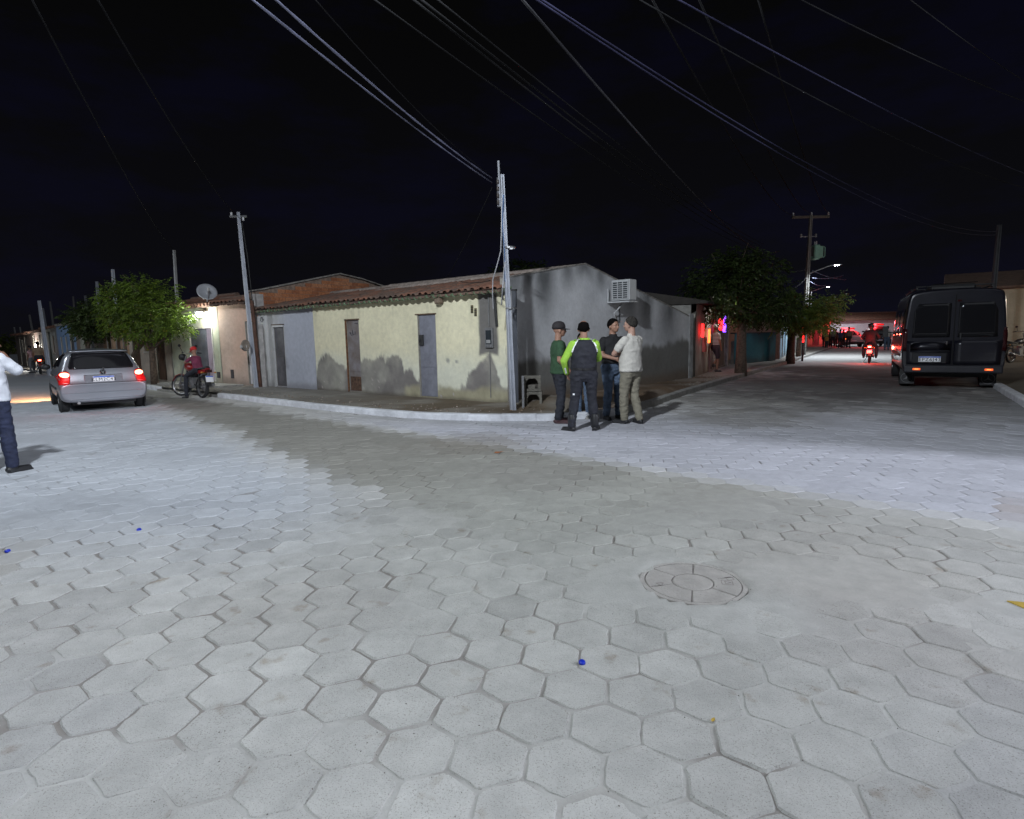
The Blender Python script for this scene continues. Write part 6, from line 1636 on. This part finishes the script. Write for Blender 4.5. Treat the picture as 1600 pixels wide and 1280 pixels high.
# ---- silver hatchback
car = empty('hatchback_car', (-9.18, 13.25, 0), R(41), 'silver hatchback car with glowing red tail lights driving away on the left street', 'car')
def sec(y, ws, zs): return (y, [(0, zs[0])] + list(zip(ws, zs[1:-1] if len(zs) == len(ws) + 2 else zs[1:])) + ([(0, zs[-1])] if len(zs) == len(ws) + 2 else []))
S_ = [
 (.02, [(0, .30), (.55, .30), (.70, .34), (.74, .45), (.74, .56), (.66, .60), (.4, .61), (0, .61)]),
 (.0, [(0, .24), (.60, .24), (.76, .30), (.80, .44), (.80, .585), (.72, .63), (.4, .635), (0, .635)]),
 (.06, [(0, .22), (.66, .22), (.79, .28), (.825, .44), (.825, .60), (.78, .655), (.45, .665), (0, .665)]),
 (.10, [(0, .22), (.68, .22), (.80, .27), (.83, .44), (.83, .66), (.775, .80), (.60, .87), (0, .875)]),
 (.17, [(0, .22), (.68, .22), (.80, .27), (.83, .44), (.835, .70), (.755, .90), (.64, .965), (0, .975)]),
 (.42, [(0, .22), (.68, .22), (.80, .27), (.83, .44), (.84, .74), (.70, 1.06), (.58, 1.32), (0, 1.355)]),
 (.52, [(0, .22), (.68, .22), (.80, .27), (.83, .44), (.84, .76), (.69, 1.14), (.57, 1.37), (0, 1.405)]),
 (1.3, [(0, .20), (.68, .20), (.80, .25), (.83, .44), (.84, .80), (.72, 1.15), (.58, 1.39), (0, 1.43)]),
 (2.1, [(0, .20), (.68, .20), (.80, .25), (.83, .44), (.84, .82), (.72, 1.12), (.57, 1.36), (0, 1.40)]),
 (2.75, [(0, .20), (.68, .20), (.80, .25), (.83, .44), (.83, .82), (.74, .92), (.60, .95), (0, .97)]),
 (3.4, [(0, .20), (.66, .20), (.78, .25), (.81, .44), (.80, .68), (.70, .78), (.5, .82), (0, .84)]),
 (3.7, [(0, .24), (.56, .24), (.68, .30), (.70, .44), (.68, .60), (.60, .66), (.4, .68), (0, .69)])]
body, bv = body_loft(S_, 'body', m_silver, car)
patch(bv, [(-.60, .955), (.60, .955), (.615, 1.02), (.525, 1.27), (.49, 1.305), (-.49, 1.305), (-.525, 1.27), (-.615, 1.02)], 'y', 'rear_window', m_glass, car, .006, 10)
sp2 = MB().loft([[V3((x_, .40 + .02 * abs(x_), 1.345 - .06 * x_ * x_)), V3((x_, .33 + .03 * abs(x_), 1.352 - .06 * x_ * x_)), V3((x_, .40, 1.375 - .06 * x_ * x_)), V3((x_, .52, 1.395 - .06 * x_ * x_))] for x_ in np.linspace(-.54, .54, 9)])
sp2.build('spoiler', m_silver, car, smooth=True)
MB().tube([(.02, .185, .995), (.01, .25, 1.05), (-.02, .30, 1.10)], .010, 6).lathe([(.022, -.02), (.022, .02)], (.02, .16, .965), axis='y', n=10).build('rear_wiper', m_plast, car)
for s_ in (-1, 1):
    pl_ = [(s_ * .60, .80), (s_ * .625, .655), (s_ * .665, .63), (s_ * .81, .63), (s_ * .81, .80), (s_ * .75, .90), (s_ * .68, .92), (s_ * .62, .90)]
    tl = patch(bv, pl_ if s_ > 0 else pl_[::-1], 'y', 'tail_light', m_tail, car, .012, 6, .016)
    patch(bv, [(s_ * .645 + .075 * math.cos(a) * 1.0 + s_ * .045, .835 + .048 * math.sin(a)) for a in np.linspace(0, 2 * math.pi, 12, endpoint=False)], 'y', 'lit_bulb', m_tailon, tl, .022, 3, .004)
    patch(bv, [(s_ * .645 + .085 * math.cos(a) * 1.0 + s_ * .045, .835 + .058 * math.sin(a)) for a in np.linspace(0, 2 * math.pi, 12, endpoint=False)], 'y', 'lit_reflector', m_tailhalo, tl, .018, 3, .004)
    l = bpy.data.lights.new('lamp', 'POINT'); l.energy = 2.2; l.color = (1, .06, .03); l.shadow_soft_size = .06
    lo = bpy.data.objects.new('lamp_light', l); col.objects.link(lo); lo.parent = tl; lo.location = (s_ * .74, -.12, .80)
    # side glass, mirror
    sd_ = [(.72, 1.02), (1.28, .96), (1.30, 1.30), (.80, 1.28)]; sd2 = [(1.36, .955), (2.30, .93), (2.02, 1.24), (1.38, 1.31)]
    for q_ in (sd_, sd2): patch(bv, q_ if s_ > 0 else q_[::-1], 'x', 'side_window', m_glass, car, .005, 5, side=s_)
    MB().ell((s_ * .90, 2.25, .98), (.09, .06, .07), 12, 8).build('door_mirror', m_plast, car, smooth=True)
    MB().bx(s_ * .83 - .02, s_ * .83 + .02, 1.45, 1.62, .80, .83).build('door_handle', m_plast, car, bevel=.006)
    MB().bx(s_ * .835 - .012, s_ * .835 + .012, .75, 2.6, .50, .55).build('side_moulding', m_plast, car, bevel=.005)
    for yw in (.62, 3.02): 
        MB().lathe([(.335, -.012), (.335, .012)], (s_ * .80, yw, .29), axis='x', n=24).build('wheel_arch', m_plast, car)
        wheel(car, (s_ * .735, yw, .285), .285, .185, 6)
# bumper lower lip, crease, plate recess, emblem
for z_, w_ in ((.445, .80), (.30, .74)):
    mb = MB(); L_ = []
    for x_ in np.linspace(-w_, w_, 13):
        h = bv.ray_cast(V3((x_, -4, z_)), V3((0, 1, 0))); L_.append((h[0] + V3((0, -.004, 0))) if h[0] else V3((x_, 0, z_)))
    mb.tube(L_, .008, 6); mb.build('bumper_crease', m_silver, car, smooth=True)
for pts_ in ([(-.66, .95), (-.645, .80), (-.625, .655), (-.60, .64), (.60, .64), (.625, .655), (.645, .80), (.66, .95)],):
    L_ = []
    for (xa, za), (xb, zb) in zip(pts_[:-1], pts_[1:]):
        for k in range(8):
            x_, z_ = xa + (xb - xa) * k / 8, za + (zb - za) * k / 8; h = bv.ray_cast(V3((x_, -4, z_)), V3((0, 1, 0)))
            if h[0]: L_.append(h[0] + V3((0, -.002, 0)))
    MB().tube(L_, .0045, 5).build('tailgate_gap', mat('gap_black', (.003, .003, .003), .9), car)
MB().tube([(.30, .10, 1.0), (-.05, .30, 1.2)], .004, 4)
rc = MB().bx(-.36, .36, .052, .10, .655, .83).build('plate_recess', mat('silver_shadow', (.20, .205, .23), .4, .4), car, bevel=.01)
plate(car, .0, .040, .735, 'KLM2C43', .40, .125)
em_ = MB().lathe([(.05, -.010), (.058, 0), (.05, .010)], (.0, .085, .885), axis='y', n=24, cap=False).build('emblem', m_chrome, car)
MB().lathe([(.046, -.004), (.001, -.004)], (.0, .085, .885), axis='y', n=20).build('emblem_disc', m_plast, em_)
MB().prism([(-.030, .912), (-.018, .912), (.0, .868), (.018, .912), (.030, .912), (.006, .848), (-.006, .848)], .070, .078, axis='y').build('emblem_mark', m_chrome, em_)
MB().tube([(-.5, .02, .22), (-.5, .3, .22)], .03, 8).build('exhaust', m_galv, car)
MB().bx(-.6, .6, .2, 3.4, .16, .24).build('underbody', m_plast, car)
# headlamps throwing warm light on the road ahead
hl = bpy.data.lights.new('headlamp', 'SPOT'); hl.energy = 750; hl.color = (1, .42, .15); hl.spot_size = R(70); hl.spot_blend = 1.0; hl.shadow_soft_size = .1
for s_ in (-1, 1):
    h_ = patch(bv, [(s_ * .42, .56), (s_ * .66, .56), (s_ * .66, .68), (s_ * .42, .68)] if s_ > 0 else [(s_ * .42, .68), (s_ * .66, .68), (s_ * .66, .56), (s_ * .42, .56)], 'y', 'headlight', mat('headlamp_glow', (1, .9, .7), .3, emis=(1, .8, .5), estr=8), car, .006, 3, side=1)
    lo = bpy.data.objects.new('headlamp_light', hl); col.objects.link(lo); lo.parent = car; lo.location = (s_ * .55, 3.9, .62); lo.rotation_euler = (R(72), 0, R(34))

# ---- black van
van = empty('black_van', (10.68, 14.25, 0), -R(30), 'tall black passenger van parked on the right with amber rear reflectors', 'van')
van.scale = (1.07, 1, 1)
def vs_(y, k=1.0, top=2.42, inset=0.0):
    return (y, [(0, .42), (.80 * k, .42), (.92 * k, .46), (.955 * k, .62), (.965 * k, 1.15), (.925 * k - inset, 1.75), (.885 * k - inset, top - .13), (.82 * k - inset, top - .02), (.45 * k, top + .02), (0, top + .035)])
S_ = [vs_(.02, .97, 2.36, .03), vs_(.0, .985, 2.38, .02), vs_(.08, 1.0, 2.42), vs_(.2, 1, 2.43), vs_(2, 1, 2.46), vs_(4.0, 1, 2.46), vs_(4.4, 1, 2.40), 
      (5.1, [(0, .42), (.80, .42), (.92, .46), (.95, .62), (.94, 1.10), (.86, 1.45), (.78, 1.55), (.7, 1.6), (.4, 1.64), (0, 1.65)]),
      (5.6, [(0, .42), (.72, .42), (.84, .46), (.88, .62), (.86, .95), (.80, 1.05), (.74, 1.10), (.6, 1.14), (.4, 1.16), (0, 1.17)]),
      (5.75, [(0, .46), (.66, .46), (.76, .50), (.80, .62), (.78, .85), (.72, .92), (.66, .96), (.5, .98), (.3, 1.0), (0, 1.0)])]
vb_, bv = body_loft(S_, 'body', m_vanp, van)
for s_ in (-1, 1):
    P_ = [(s_ * .07, 1.28), (s_ * .78, 1.28), (s_ * .76, 1.9), (s_ * .68, 2.1), (s_ * .07, 2.1)]
    patch(bv, P_ if s_ > 0 else P_[::-1], 'y', 'rear_window', m_glass, van, .008, 8)
    # door skin with pressed shoulder
    P_ = [(s_ * .02, .62), (s_ * .86, .62), (s_ * .88, 1.20), (s_ * .02, 1.20)]
    dr_ = patch(bv, P_ if s_ > 0 else P_[::-1], 'y', 'rear_door', m_vanp, van, .012, 6, .016)
    MB().box((s_ * .12, -.03, 1.12 if s_ < 0 else 1.3), (.035, .03, .16)).build('door_handle', m_plast if s_ > 0 else m_chrome, dr_, bevel=.008)
    P_ = [(s_ * .865, .95), (s_ * .94, .95), (s_ * .935, 1.50), (s_ * .875, 1.50)]
    patch(bv, P_ if s_ > 0 else P_[::-1], 'y', 'tail_light', mat('dark_red_lens', (.035, .004, .005), .2), van, .012, 5, .016)
    am = MB().bx(s_ * .66 - .075, s_ * .66 + .075, -.095, -.05, .485, .535).build('bumper_reflector', mat('amber_lit', (1, .25, .06), .3, emis=(1, .10, .02), estr=.9), van, bevel=.006)  # emission put in for the shine of the reflectors
    MB().bx(s_ * .66 - .04, s_ * .66 + .04, -.099, -.094, .498, .522).build('glow_core', mat('amber_core', (1, .6, .2), .3, emis=(1, .26, .05), estr=1.5), am)
    for yw in (1.15, 4.75):
        w_ = wheel(van, (s_ * .80, yw, .34), .34, .22, 6)
    # mud flap with round three-pointed mark
    fl_ = MB().bx(s_ * .78 - .15, s_ * .78 + .15, .72, .735, .08, .46).build('mud_flap', m_plast, van)
    MB().lathe([(.118, -.004), (.13, -.008), (.118, -.010)], (s_ * .78, .72, .24), axis='y', n=24, cap=False).build('flap_ring', mat('flap_print', (.16, .16, .17), .7), fl_)
    MB().prism([(s_ * .78 + .10 * math.cos(a) * (1 if i % 2 == 0 else .22), .24 + .10 * math.sin(a) * (1 if i % 2 == 0 else .22)) for i, a in enumerate(np.linspace(math.pi / 2, math.pi / 2 + 2 * math.pi, 6, endpoint=False))], .712, .718, axis='y').build('flap_star', mat('flap_print', (.16, .16, .17)), fl_)
    sd_ = [(.4, 1.28), (1.9, 1.28), (1.9, 2.02), (.4, 2.02)]; 
    for k in range(3):
        q_ = [(a + k * 1.35, b) for a, b in [(.4, 1.3), (1.6, 1.3), (1.6, 2.0), (.4, 2.0)]]; 
        if k < 3: patch(bv, q_ if s_ > 0 else q_[::-1], 'x', 'side_window', m_glass, van, .006, 4, side=s_)
    MB().bx(s_ * 1.13 - .07, s_ * 1.13 + .07, 4.5, 4.6, 1.25, 1.6).tube([(s_ * .9, 4.55, 1.4), (s_ * 1.1, 4.55, 1.4)], .02, 6).build('wing_mirror', m_plast, van, bevel=.02)
    MB().bx(s_ * .945 - .02, s_ * .945 + .02, .5, 4.2, .80, .88).build('side_moulding', m_plast, van, bevel=.006)
MB().bx(-.004, .004, -.016, .03, .62, 2.3).build('door_gap', mat('gap_black', (.003, .003, .003), .9), van)
# recessed plate panel on the left door, brow above it
pr_ = MB().bx(-.76, -.10, -.028, .0, .66, .90).build('plate_recess', mat('recess_black', (.008, .008, .012), .35), van, bevel=.02, seg=2)
MB().loft([[V3((-.80, y_ * 1.0 - .03, z_)), V3((-.6, y_ * 1.7 - .04, z_ + .05)), V3((-.35, y_ * 1.7 - .04, z_ + .055)), V3((-.06, y_ * 1.0 - .03, z_))] for y_, z_ in ((0, .92), (-.035, .96), (-.045, 1.02), (-.02, 1.08), (.01, 1.12))]).build('pressed_brow', m_vanp, van, smooth=True)
MB().tube([(-.74, -.03, .665), (-.12, -.03, .665)], .006, 6).build('chrome_strip', m_chrome, van)
plate(van, -.42, -.034, .755, 'EPZ6J43', .42, .135)
MB().bx(-.91, .91, -.085, .12, .42, .60).build('bumper', mat('bumper_dark', (.022, .022, .03), .5), van, bevel=.03, seg=2)
MB().bx(-.7, .7, .3, 5.2, .30, .45).build('underbody', m_plast, van)
rk = MB().tube([(-.70, .5, 2.50), (-.70, 4.0, 2.53)], .02, 8).tube([(.70, .5, 2.50), (.70, 4.0, 2.53)], .02, 8)
rk.tube([(-.72, .55, 2.54), (.72, .55, 2.54)], .018, 8).tube([(-.72, 2.2, 2.56), (.72, 2.2, 2.56)], .018, 8); rk.build('roof_rack', m_plast, van)
MB().bx(-.40, .50, 1.2, 2.2, 2.47, 2.62).build('roof_unit', m_plast, van, bevel=.04)
MB().tube([(-.35, 1.2, 2.625), (.52, 1.2, 2.645)], .010, 6).build('chrome_edge', m_chrome, van)
MB().bx(.02, .1, -.03, .02, 2.13, 2.17).build('brake_lamp', mat('dark_red_lens', (.035, .004, .005)), van, bevel=.004)

# ---- motorcycles
def motorcycle(label, loc, rz, col_m, steer=0.0, tail_on=False, plate_txt=None, detail=True, lean=0.0):
    e = empty('motorcycle', loc, rz, label, 'motorcycle'); e.rotation_euler = (0, lean, rz)
    R_ = .30; fy, ry = 1.28, .0      # rear axle at y=0, front axle at y=1.28 (local +y forward)
    def whl(y, st):
        o = MB().lathe([(R_ - .05, -.035), (R_ - .012, -.042), (R_, -.02), (R_, .02), (R_ - .012, .042), (R_ - .05, .035)], axis='x', n=28, cap=False)
        o.f.append  # tyre closed by the inner band
        t_ = o.build('wheel', m_rub, e, smooth=True); t_.location = (0, y, R_); t_.rotation_euler = (0, 0, st)
        b = MB().lathe([(R_ - .05, -.03), (R_ - .065, -.02), (R_ - .065, .02), (R_ - .05, .03)], axis='x', n=28, cap=False).lathe([(.04, -.05), (.04, .05)], axis='x', n=10)
        for k in range(12 if detail else 6):
            a = 2 * math.pi * k / (12 if detail else 6); b.tube([(.02 * (-1) ** k, .04 * math.cos(a), .04 * math.sin(a)), (0, (R_ - .06) * math.cos(a + .2), (R_ - .06) * math.sin(a + .2))], .004 if detail else .01, 4)
        if detail: b.lathe([(.11, -.012), (.11, .012)], (.05, 0, 0), axis='x', n=18)
        b.build('rim', m_alloy, t_)
        return t_
    whl(ry, 0); whl(fy, steer)
    fr = MB()
    fr.tube([(0, .95, .92), (0, .62, .72), (0, .25, .68), (0, -.15, .72)], .022, 8).tube([(0, .95, .86), (0, .78, .45), (0, .52, .30), (0, .28, .34)], .02, 8)
    for s_ in (-1, 1):
        fr.tube([(s_ * .07, .0, .30), (s_ * .07, .30, .36)], .018, 8); fr.tube([(s_ * .09, .0, .32), (s_ * .10, -.02, .68)], .016, 8)
    fr.build('frame', m_plast, e)
    fk = MB()
    for s_ in (-1, 1):
        fk.tube([(s_ * .08, 0, -.62), (s_ * .08, -.24, .22)], .018, 8)
    fk.tube([(-.36, -.36, .30), (-.20, -.24, .32), (0, -.22, .27), (.20, -.24, .32), (.36, -.36, .30)], .012, 8)
    f_ = fk.build('fork', m_alloy, e); f_.location = (0, fy, .30 + .62); f_.rotation_euler = (0, 0, steer)
    hl_ = MB().ell((0, -.08, .18), (.10, .09, .10), 14, 8).build('headlight', m_plast, f_, smooth=True)
    MB().lathe([(.085, .0), (.06, .02), (.001, .025)], (0, -.005, .18), axis='y', n=16).build('lens', m_chrome, hl_)
    MB().loft([[V3((x_, y_, z_)) for x_ in (-.055, 0, .055)] + [V3((x_, y_ * .96, z_ - .01)) for x_ in (.055, 0, -.055)] for y_, z_ in ((.24, -.50), (.14, -.34), (0, -.29), (-.16, -.33), (-.27, -.46))]).build('front_fender', col_m, f_, smooth=True)
    for s_ in (-1, 1):
        MB().tube([(s_ * .26, -.28, .32), (s_ * .31, -.24, .46)], .007, 6).ell((s_ * .33, -.24, .50), (.06, .015, .04), 12, 6).build('mirror', m_plast, f_)
        MB().tube([(s_ * .28, -.31, .31), (s_ * .38, -.37, .30)], .018, 8).build('grip', m_rub, f_)
    # tank, seat, side covers, engine, exhaust
    tk = [(.32, .04, .74, .80), (.40, .10, .72, .88), (.60, .14, .70, .94), (.80, .12, .72, .95), (.92, .06, .78, .90)]
    MB().loft([[V3((w_ * math.cos(a), y_, (z0 + z1) / 2 + (z1 - z0) / 2 * math.sin(a))) for a in np.linspace(0, 6.283, 12, endpoint=False)] for y_, w_, z0, z1 in tk]).build('fuel_tank', col_m, e, smooth=True)
    MB().loft([[V3((-w_, y_, z_)), V3((-w_, y_, z_ + .05)), V3((0, y_, z_ + .075)), V3((w_, y_, z_ + .05)), V3((w_, y_, z_))] for y_, w_, z_ in ((-.30, .07, .80), (-.1, .12, .77), (.15, .12, .74), (.36, .09, .75))]).build('seat', m_plast, e, smooth=True)
    MB().loft([[V3((-w_, y_, z_ - .10)), V3((-w_, y_, z_)), V3((w_, y_, z_)), V3((w_, y_, z_ - .10))] for y_, w_, z_ in ((-.36, .05, .82), (-.05, .10, .76), (.30, .11, .74))]).build('tail_fairing', col_m, e, bevel=.01)
    MB().box((0, .48, .42), (.24, .28, .26)).lathe([(.10, -.15), (.11, -.1), (.11, .1), (.10, .15)], (0, .42, .36), axis='x', n=16).box((0, .62, .56), (.16, .14, .16)).build('engine', m_alloy, e, bevel=.01)
    for k in range(4): MB().bx(-.10, .10, .54, .72, .50 + k * .035, .51 + k * .035).build('cooling_fin', m_alloy, e)
    MB().tube([(.10, .70, .50), (.13, .74, .32), (.14, .45, .24), (.15, .05, .30), (.16, -.30, .38)], [.02, .02, .022, .04, .042], 10).build('exhaust', m_galv, e, smooth=True)
    MB().loft([[V3((x_, y_, z_)) for x_ in (-.06, .06)] + [V3((x_, y_ + .012, z_ - .012)) for x_ in (.06, -.06)] for y_, z_ in ((.12, .63), (-.1, .64), (-.26, .58), (-.36, .46), (-.40, .36))]).build('rear_fender', m_plast, e)
    tl = MB().bx(-.075, .075, -.42, -.34, .70, .78).build('tail_light', m_tailhalo if tail_on else mat('dark_red_lens', (.035, .004, .005)), e, bevel=.01)
    if tail_on: MB().bx(-.055, .055, -.426, -.42, .715, .765).build('lit_bulb', m_tailon, tl)
    for s_ in (-1, 1): MB().tube([(0, -.34, .70), (s_ * .16, -.36, .70)], .006, 6).ell((s_ * .18, -.37, .70), (.03, .03, .025), 8, 6).build('indicator', mat('amber_lens', (.5, .2, .03), .3), e)
    MB().tube([(-.18, .42, .26), (.18, .42, .26)], .012, 6).tube([(-.10, .40, .26), (-.24, .34, .02)], .012, 6).build('footrest', m_plast, e)
    if plate_txt is not None:
        pw = plate(e, 0, -.425, .53, plate_txt, .20, .17, -.25)
    return e
def rider(e_loc, rz, **kw): pass
red_p = mat('red_bike_paint', (.30, .012, .015), .3, coat=.5, var=.05)
blk_p = mat('black_bike_paint', (.018, .018, .022), .3, coat=.5, var=.05)
mb1 = motorcycle('red motorcycle with spoked wheels parked at the kerb with a rider in a red cap', (-8.42, 15.95, .0), R(52), red_p, steer=R(28), plate_txt='', lean=R(3))
q = mb1.matrix_basis
pp = Vector((-8.42, 15.95, 0)) + Matrix.Rotation(R(52), 3, 'Z') @ Vector((0, .10, 0))
human('youth in red cap and pink shirt sitting on the red motorcycle', tuple(pp), R(62), 1.34, mat('pink_shirt', (.20, .035, .08), .85, var=.3, scale=6), jean_d, skin_t, shoe_k, None,
    J=dict(pel=(0, .0, 1.02), hipR=(.09, .02, 1.0), hipL=(-.09, .02, 1.0), kneeR=(.20, .42, .78), kneeL=(-.22, .42, .78), ankR=(.20, .28, .38), ankL=(-.30, .36, .09), toeR=(.20, .48, .33), toeL=(-.33, .56, .03),
           shR=(.18, .14, 1.46), shL=(-.18, .14, 1.46), elR=(.27, .34, 1.26), elL=(-.27, .34, 1.26), wrR=(.16, .55, 1.20), wrL=(-.16, .52, 1.20), head=(0, .20, 1.65)), hat=mat('red_cap', (.55, .02, .02), .7), hairstyle='none', voxel=.012, yaw=R(20), nod=R(-18), hands=False)
mb2 = motorcycle('black motorcycle parked on its stand in front of the beige house right of the van', (19.45, 22.9, .11), R(-68), blk_p, steer=R(-10), lean=R(-4))
mb3 = motorcycle('motorcycle ridden away down the right street with lit red tail light', (16.25, 26.7, 0), R(-33), blk_p, tail_on=True, plate_txt='', detail=False)
l = bpy.data.lights.new('lamp', 'POINT'); l.energy = 60; l.color = (1, .05, .03); l.shadow_soft_size = .08
lo = bpy.data.objects.new('lamp_light', l); col.objects.link(lo); lo.parent = mb3; lo.location = (0, -.75, .70)
def riding(label, back, cloth_, z=.0, hl=True, sk=skin_d, H=1.72, grp=None):
    Pp = Vector((16.25, 26.7, 0)) + Matrix.Rotation(R(-33), 3, 'Z') @ Vector((0, back, 0))
    e, k, hp_ = human(label, (Pp.x, Pp.y, z), R(-33), H, cloth_, jean_d, sk, shoe_k, None,
        J=dict(pel=(0, 0, .98), hipR=(.10, .02, .90), hipL=(-.10, .02, .90), kneeR=(.26, .38, .66), kneeL=(-.26, .38, .66), ankR=(.25, .18, .28), ankL=(-.25, .18, .28), toeR=(.26, .38, .26), toeL=(-.26, .38, .26),
               shR=(.20, .10, 1.42), shL=(-.20, .10, 1.42), elR=(.34, .28, 1.16), elL=(-.34, .28, 1.16), wrR=(.26, .52, 1.05), wrL=(-.26, .52, 1.05), head=(0, .12, 1.62)), hairstyle='none', voxel=.018, hands=False, sleeve='long', stout=1.2)
    if hl:
        MB().ell(hp_(0, -.01, .02), (.125, .14, .135), 18, 12).build('helmet', mat('dark_helmet', (.03, .015, .02), .25, coat=.5), e, smooth=True)
    return e
riding('motorcycle rider in dark jacket and helmet riding away', .42, mat('dark_red_jacket', (.07, .015, .02), .8))
riding('pillion passenger in dark clothes behind the motorcycle rider', .05, mat('dark_jacket', (.05, .02, .025), .8), z=.05)
mb4 = motorcycle('far motorcycle with red tail light stopped near the porch lamp on the left street', (at(63, 575, 31).x, 31, 0), R(40), blk_p, tail_on=True, detail=False)
pp = mb4.location + Matrix.Rotation(R(40), 3, 'Z') @ Vector((0, .2, 0))
human('distant rider in tan top sitting on the far left motorcycle', tuple(pp), R(40), 1.7, cloth[3], cloth[2], skin_d, shoe_k, hair_k,
    J=dict(pel=(0, 0, .98), hipR=(.10, .02, .90), hipL=(-.10, .02, .90), kneeR=(.24, .38, .66), kneeL=(-.24, .38, .66), ankR=(.25, .2, .28), ankL=(-.25, .2, .28), toeR=(.26, .38, .26), toeL=(-.26, .38, .26)), voxel=.025, hands=False)
b_ = at(50, 575, 33); human('distant person in pink and white walking at the far left kerb', (b_.x, 33, 0), R(90), 1.5, mat('pale_pink', (.5, .3, .32), .85), cloth[5], skin_d, shoe_k, hair_k, voxel=.025, hands=False)

# ---- patrol cars at the street end
m_pw = mat('patrol_white', (.55, .55, .58), .35, coat=.4, var=.03)
def far_car(label, loc, rz, m, L=4.3, H=1.55, W=.88, bar=True, ute=False):
    e = empty('patrol_car', loc, rz, label, 'car')
    S_ = [(.02, [(0, .3), (W * .8, .3), (W * .93, .4), (W * .93, .6), (W * .85, .8), (W * .6, .92), (0, .93)]),
          (.12, [(0, .25), (W * .85, .25), (W * .98, .35), (W, .6), (W * .95, .9), (W * .7, 1.0), (0, 1.02)]),
          (.55, [(0, .25), (W * .85, .25), (W * .98, .35), (W, .6), (W * .96, .95), (W * .75, H - .08), (0, H - .03)]),
          (1.6, [(0, .25), (W * .85, .25), (W * .98, .35), (W, .6), (W * .96, .98), (W * .76, H - .05), (0, H)]),
          (2.4, [(0, .25), (W * .85, .25), (W * .98, .35), (W, .6), (W * .96, .98), (W * .76, H - .08), (0, H - .03)]),
          (3.1, [(0, .25), (W * .85, .25), (W * .98, .35), (W, .6), (W * .95, .9), (W * .8, 1.0), (0, 1.04)]),
          (L, [(0, .3), (W * .75, .3), (W * .88, .4), (W * .88, .6), (W * .8, .7), (W * .6, .78), (0, .8)])]
    bo, bv_ = body_loft(S_, 'body', m, e, 1)
    patch(bv_, [(-W * .66, 1.02), (W * .66, 1.02), (W * .58, H - .15), (-W * .58, H - .15)], 'y', 'rear_window', m_glass, e, .01, 3)
    for s_ in (-1, 1):
        P_ = [(s_ * W * .68, .70), (s_ * W * .92, .70), (s_ * W * .88, .90), (s_ * W * .68, .90)]
        patch(bv_, P_ if s_ > 0 else P_[::-1], 'y', 'tail_light', m_redh if s_ < 0 else m_red, e, .02, 2, .02)
        for yw in (.75, L - .8): wheel(e, (s_ * (W - .10), yw, .31), .31, .2, 5)
    MB().bx(-W * .9, W * .9, -.05, .08, .28, .45).build('bumper', m_plast, e, bevel=.02)
    plate(e, 0, -.055, .60, '', .4, .13)
    if bar:
        lb = MB().bx(-.55, .55, 1.35, 1.6, H + .02, H + .13).build('light_bar', m_plast, e, bevel=.02)
        MB().bx(-.52, -.05, 1.33, 1.62, H + .03, H + .14).build('red_beacon', mat('beacon_red', (1, .1, .1), .3, emis=(1, .03, .04), estr=9), lb)
        MB().bx(.05, .52, 1.33, 1.62, H + .03, H + .14).build('dark_beacon', m_tail, lb)
        l = bpy.data.lights.new('lamp', 'POINT'); l.energy = 260; l.color = (1, .03, .04); l.shadow_soft_size = .15
        lo = bpy.data.objects.new('lamp_light', l); col.objects.link(lo); lo.parent = e; lo.location = (-.3, 1.1, H + .35)
    return e
b_ = at(1334, 545, 52); far_car('white patrol car with red beacon and lit tail lights at the street end', (b_.x, 52, 0), R(-8), m_pw)
b_ = at(1374, 545, 51); far_car('dark patrol pickup with long red beacon right of the white patrol car', (b_.x, 51, 0), R(-20), mat('patrol_dark', (.05, .045, .05), .4), H=1.85, W=.92)
l = bpy.data.lights.new('lamp', 'POINT')
bpy.data.lights.remove(l)
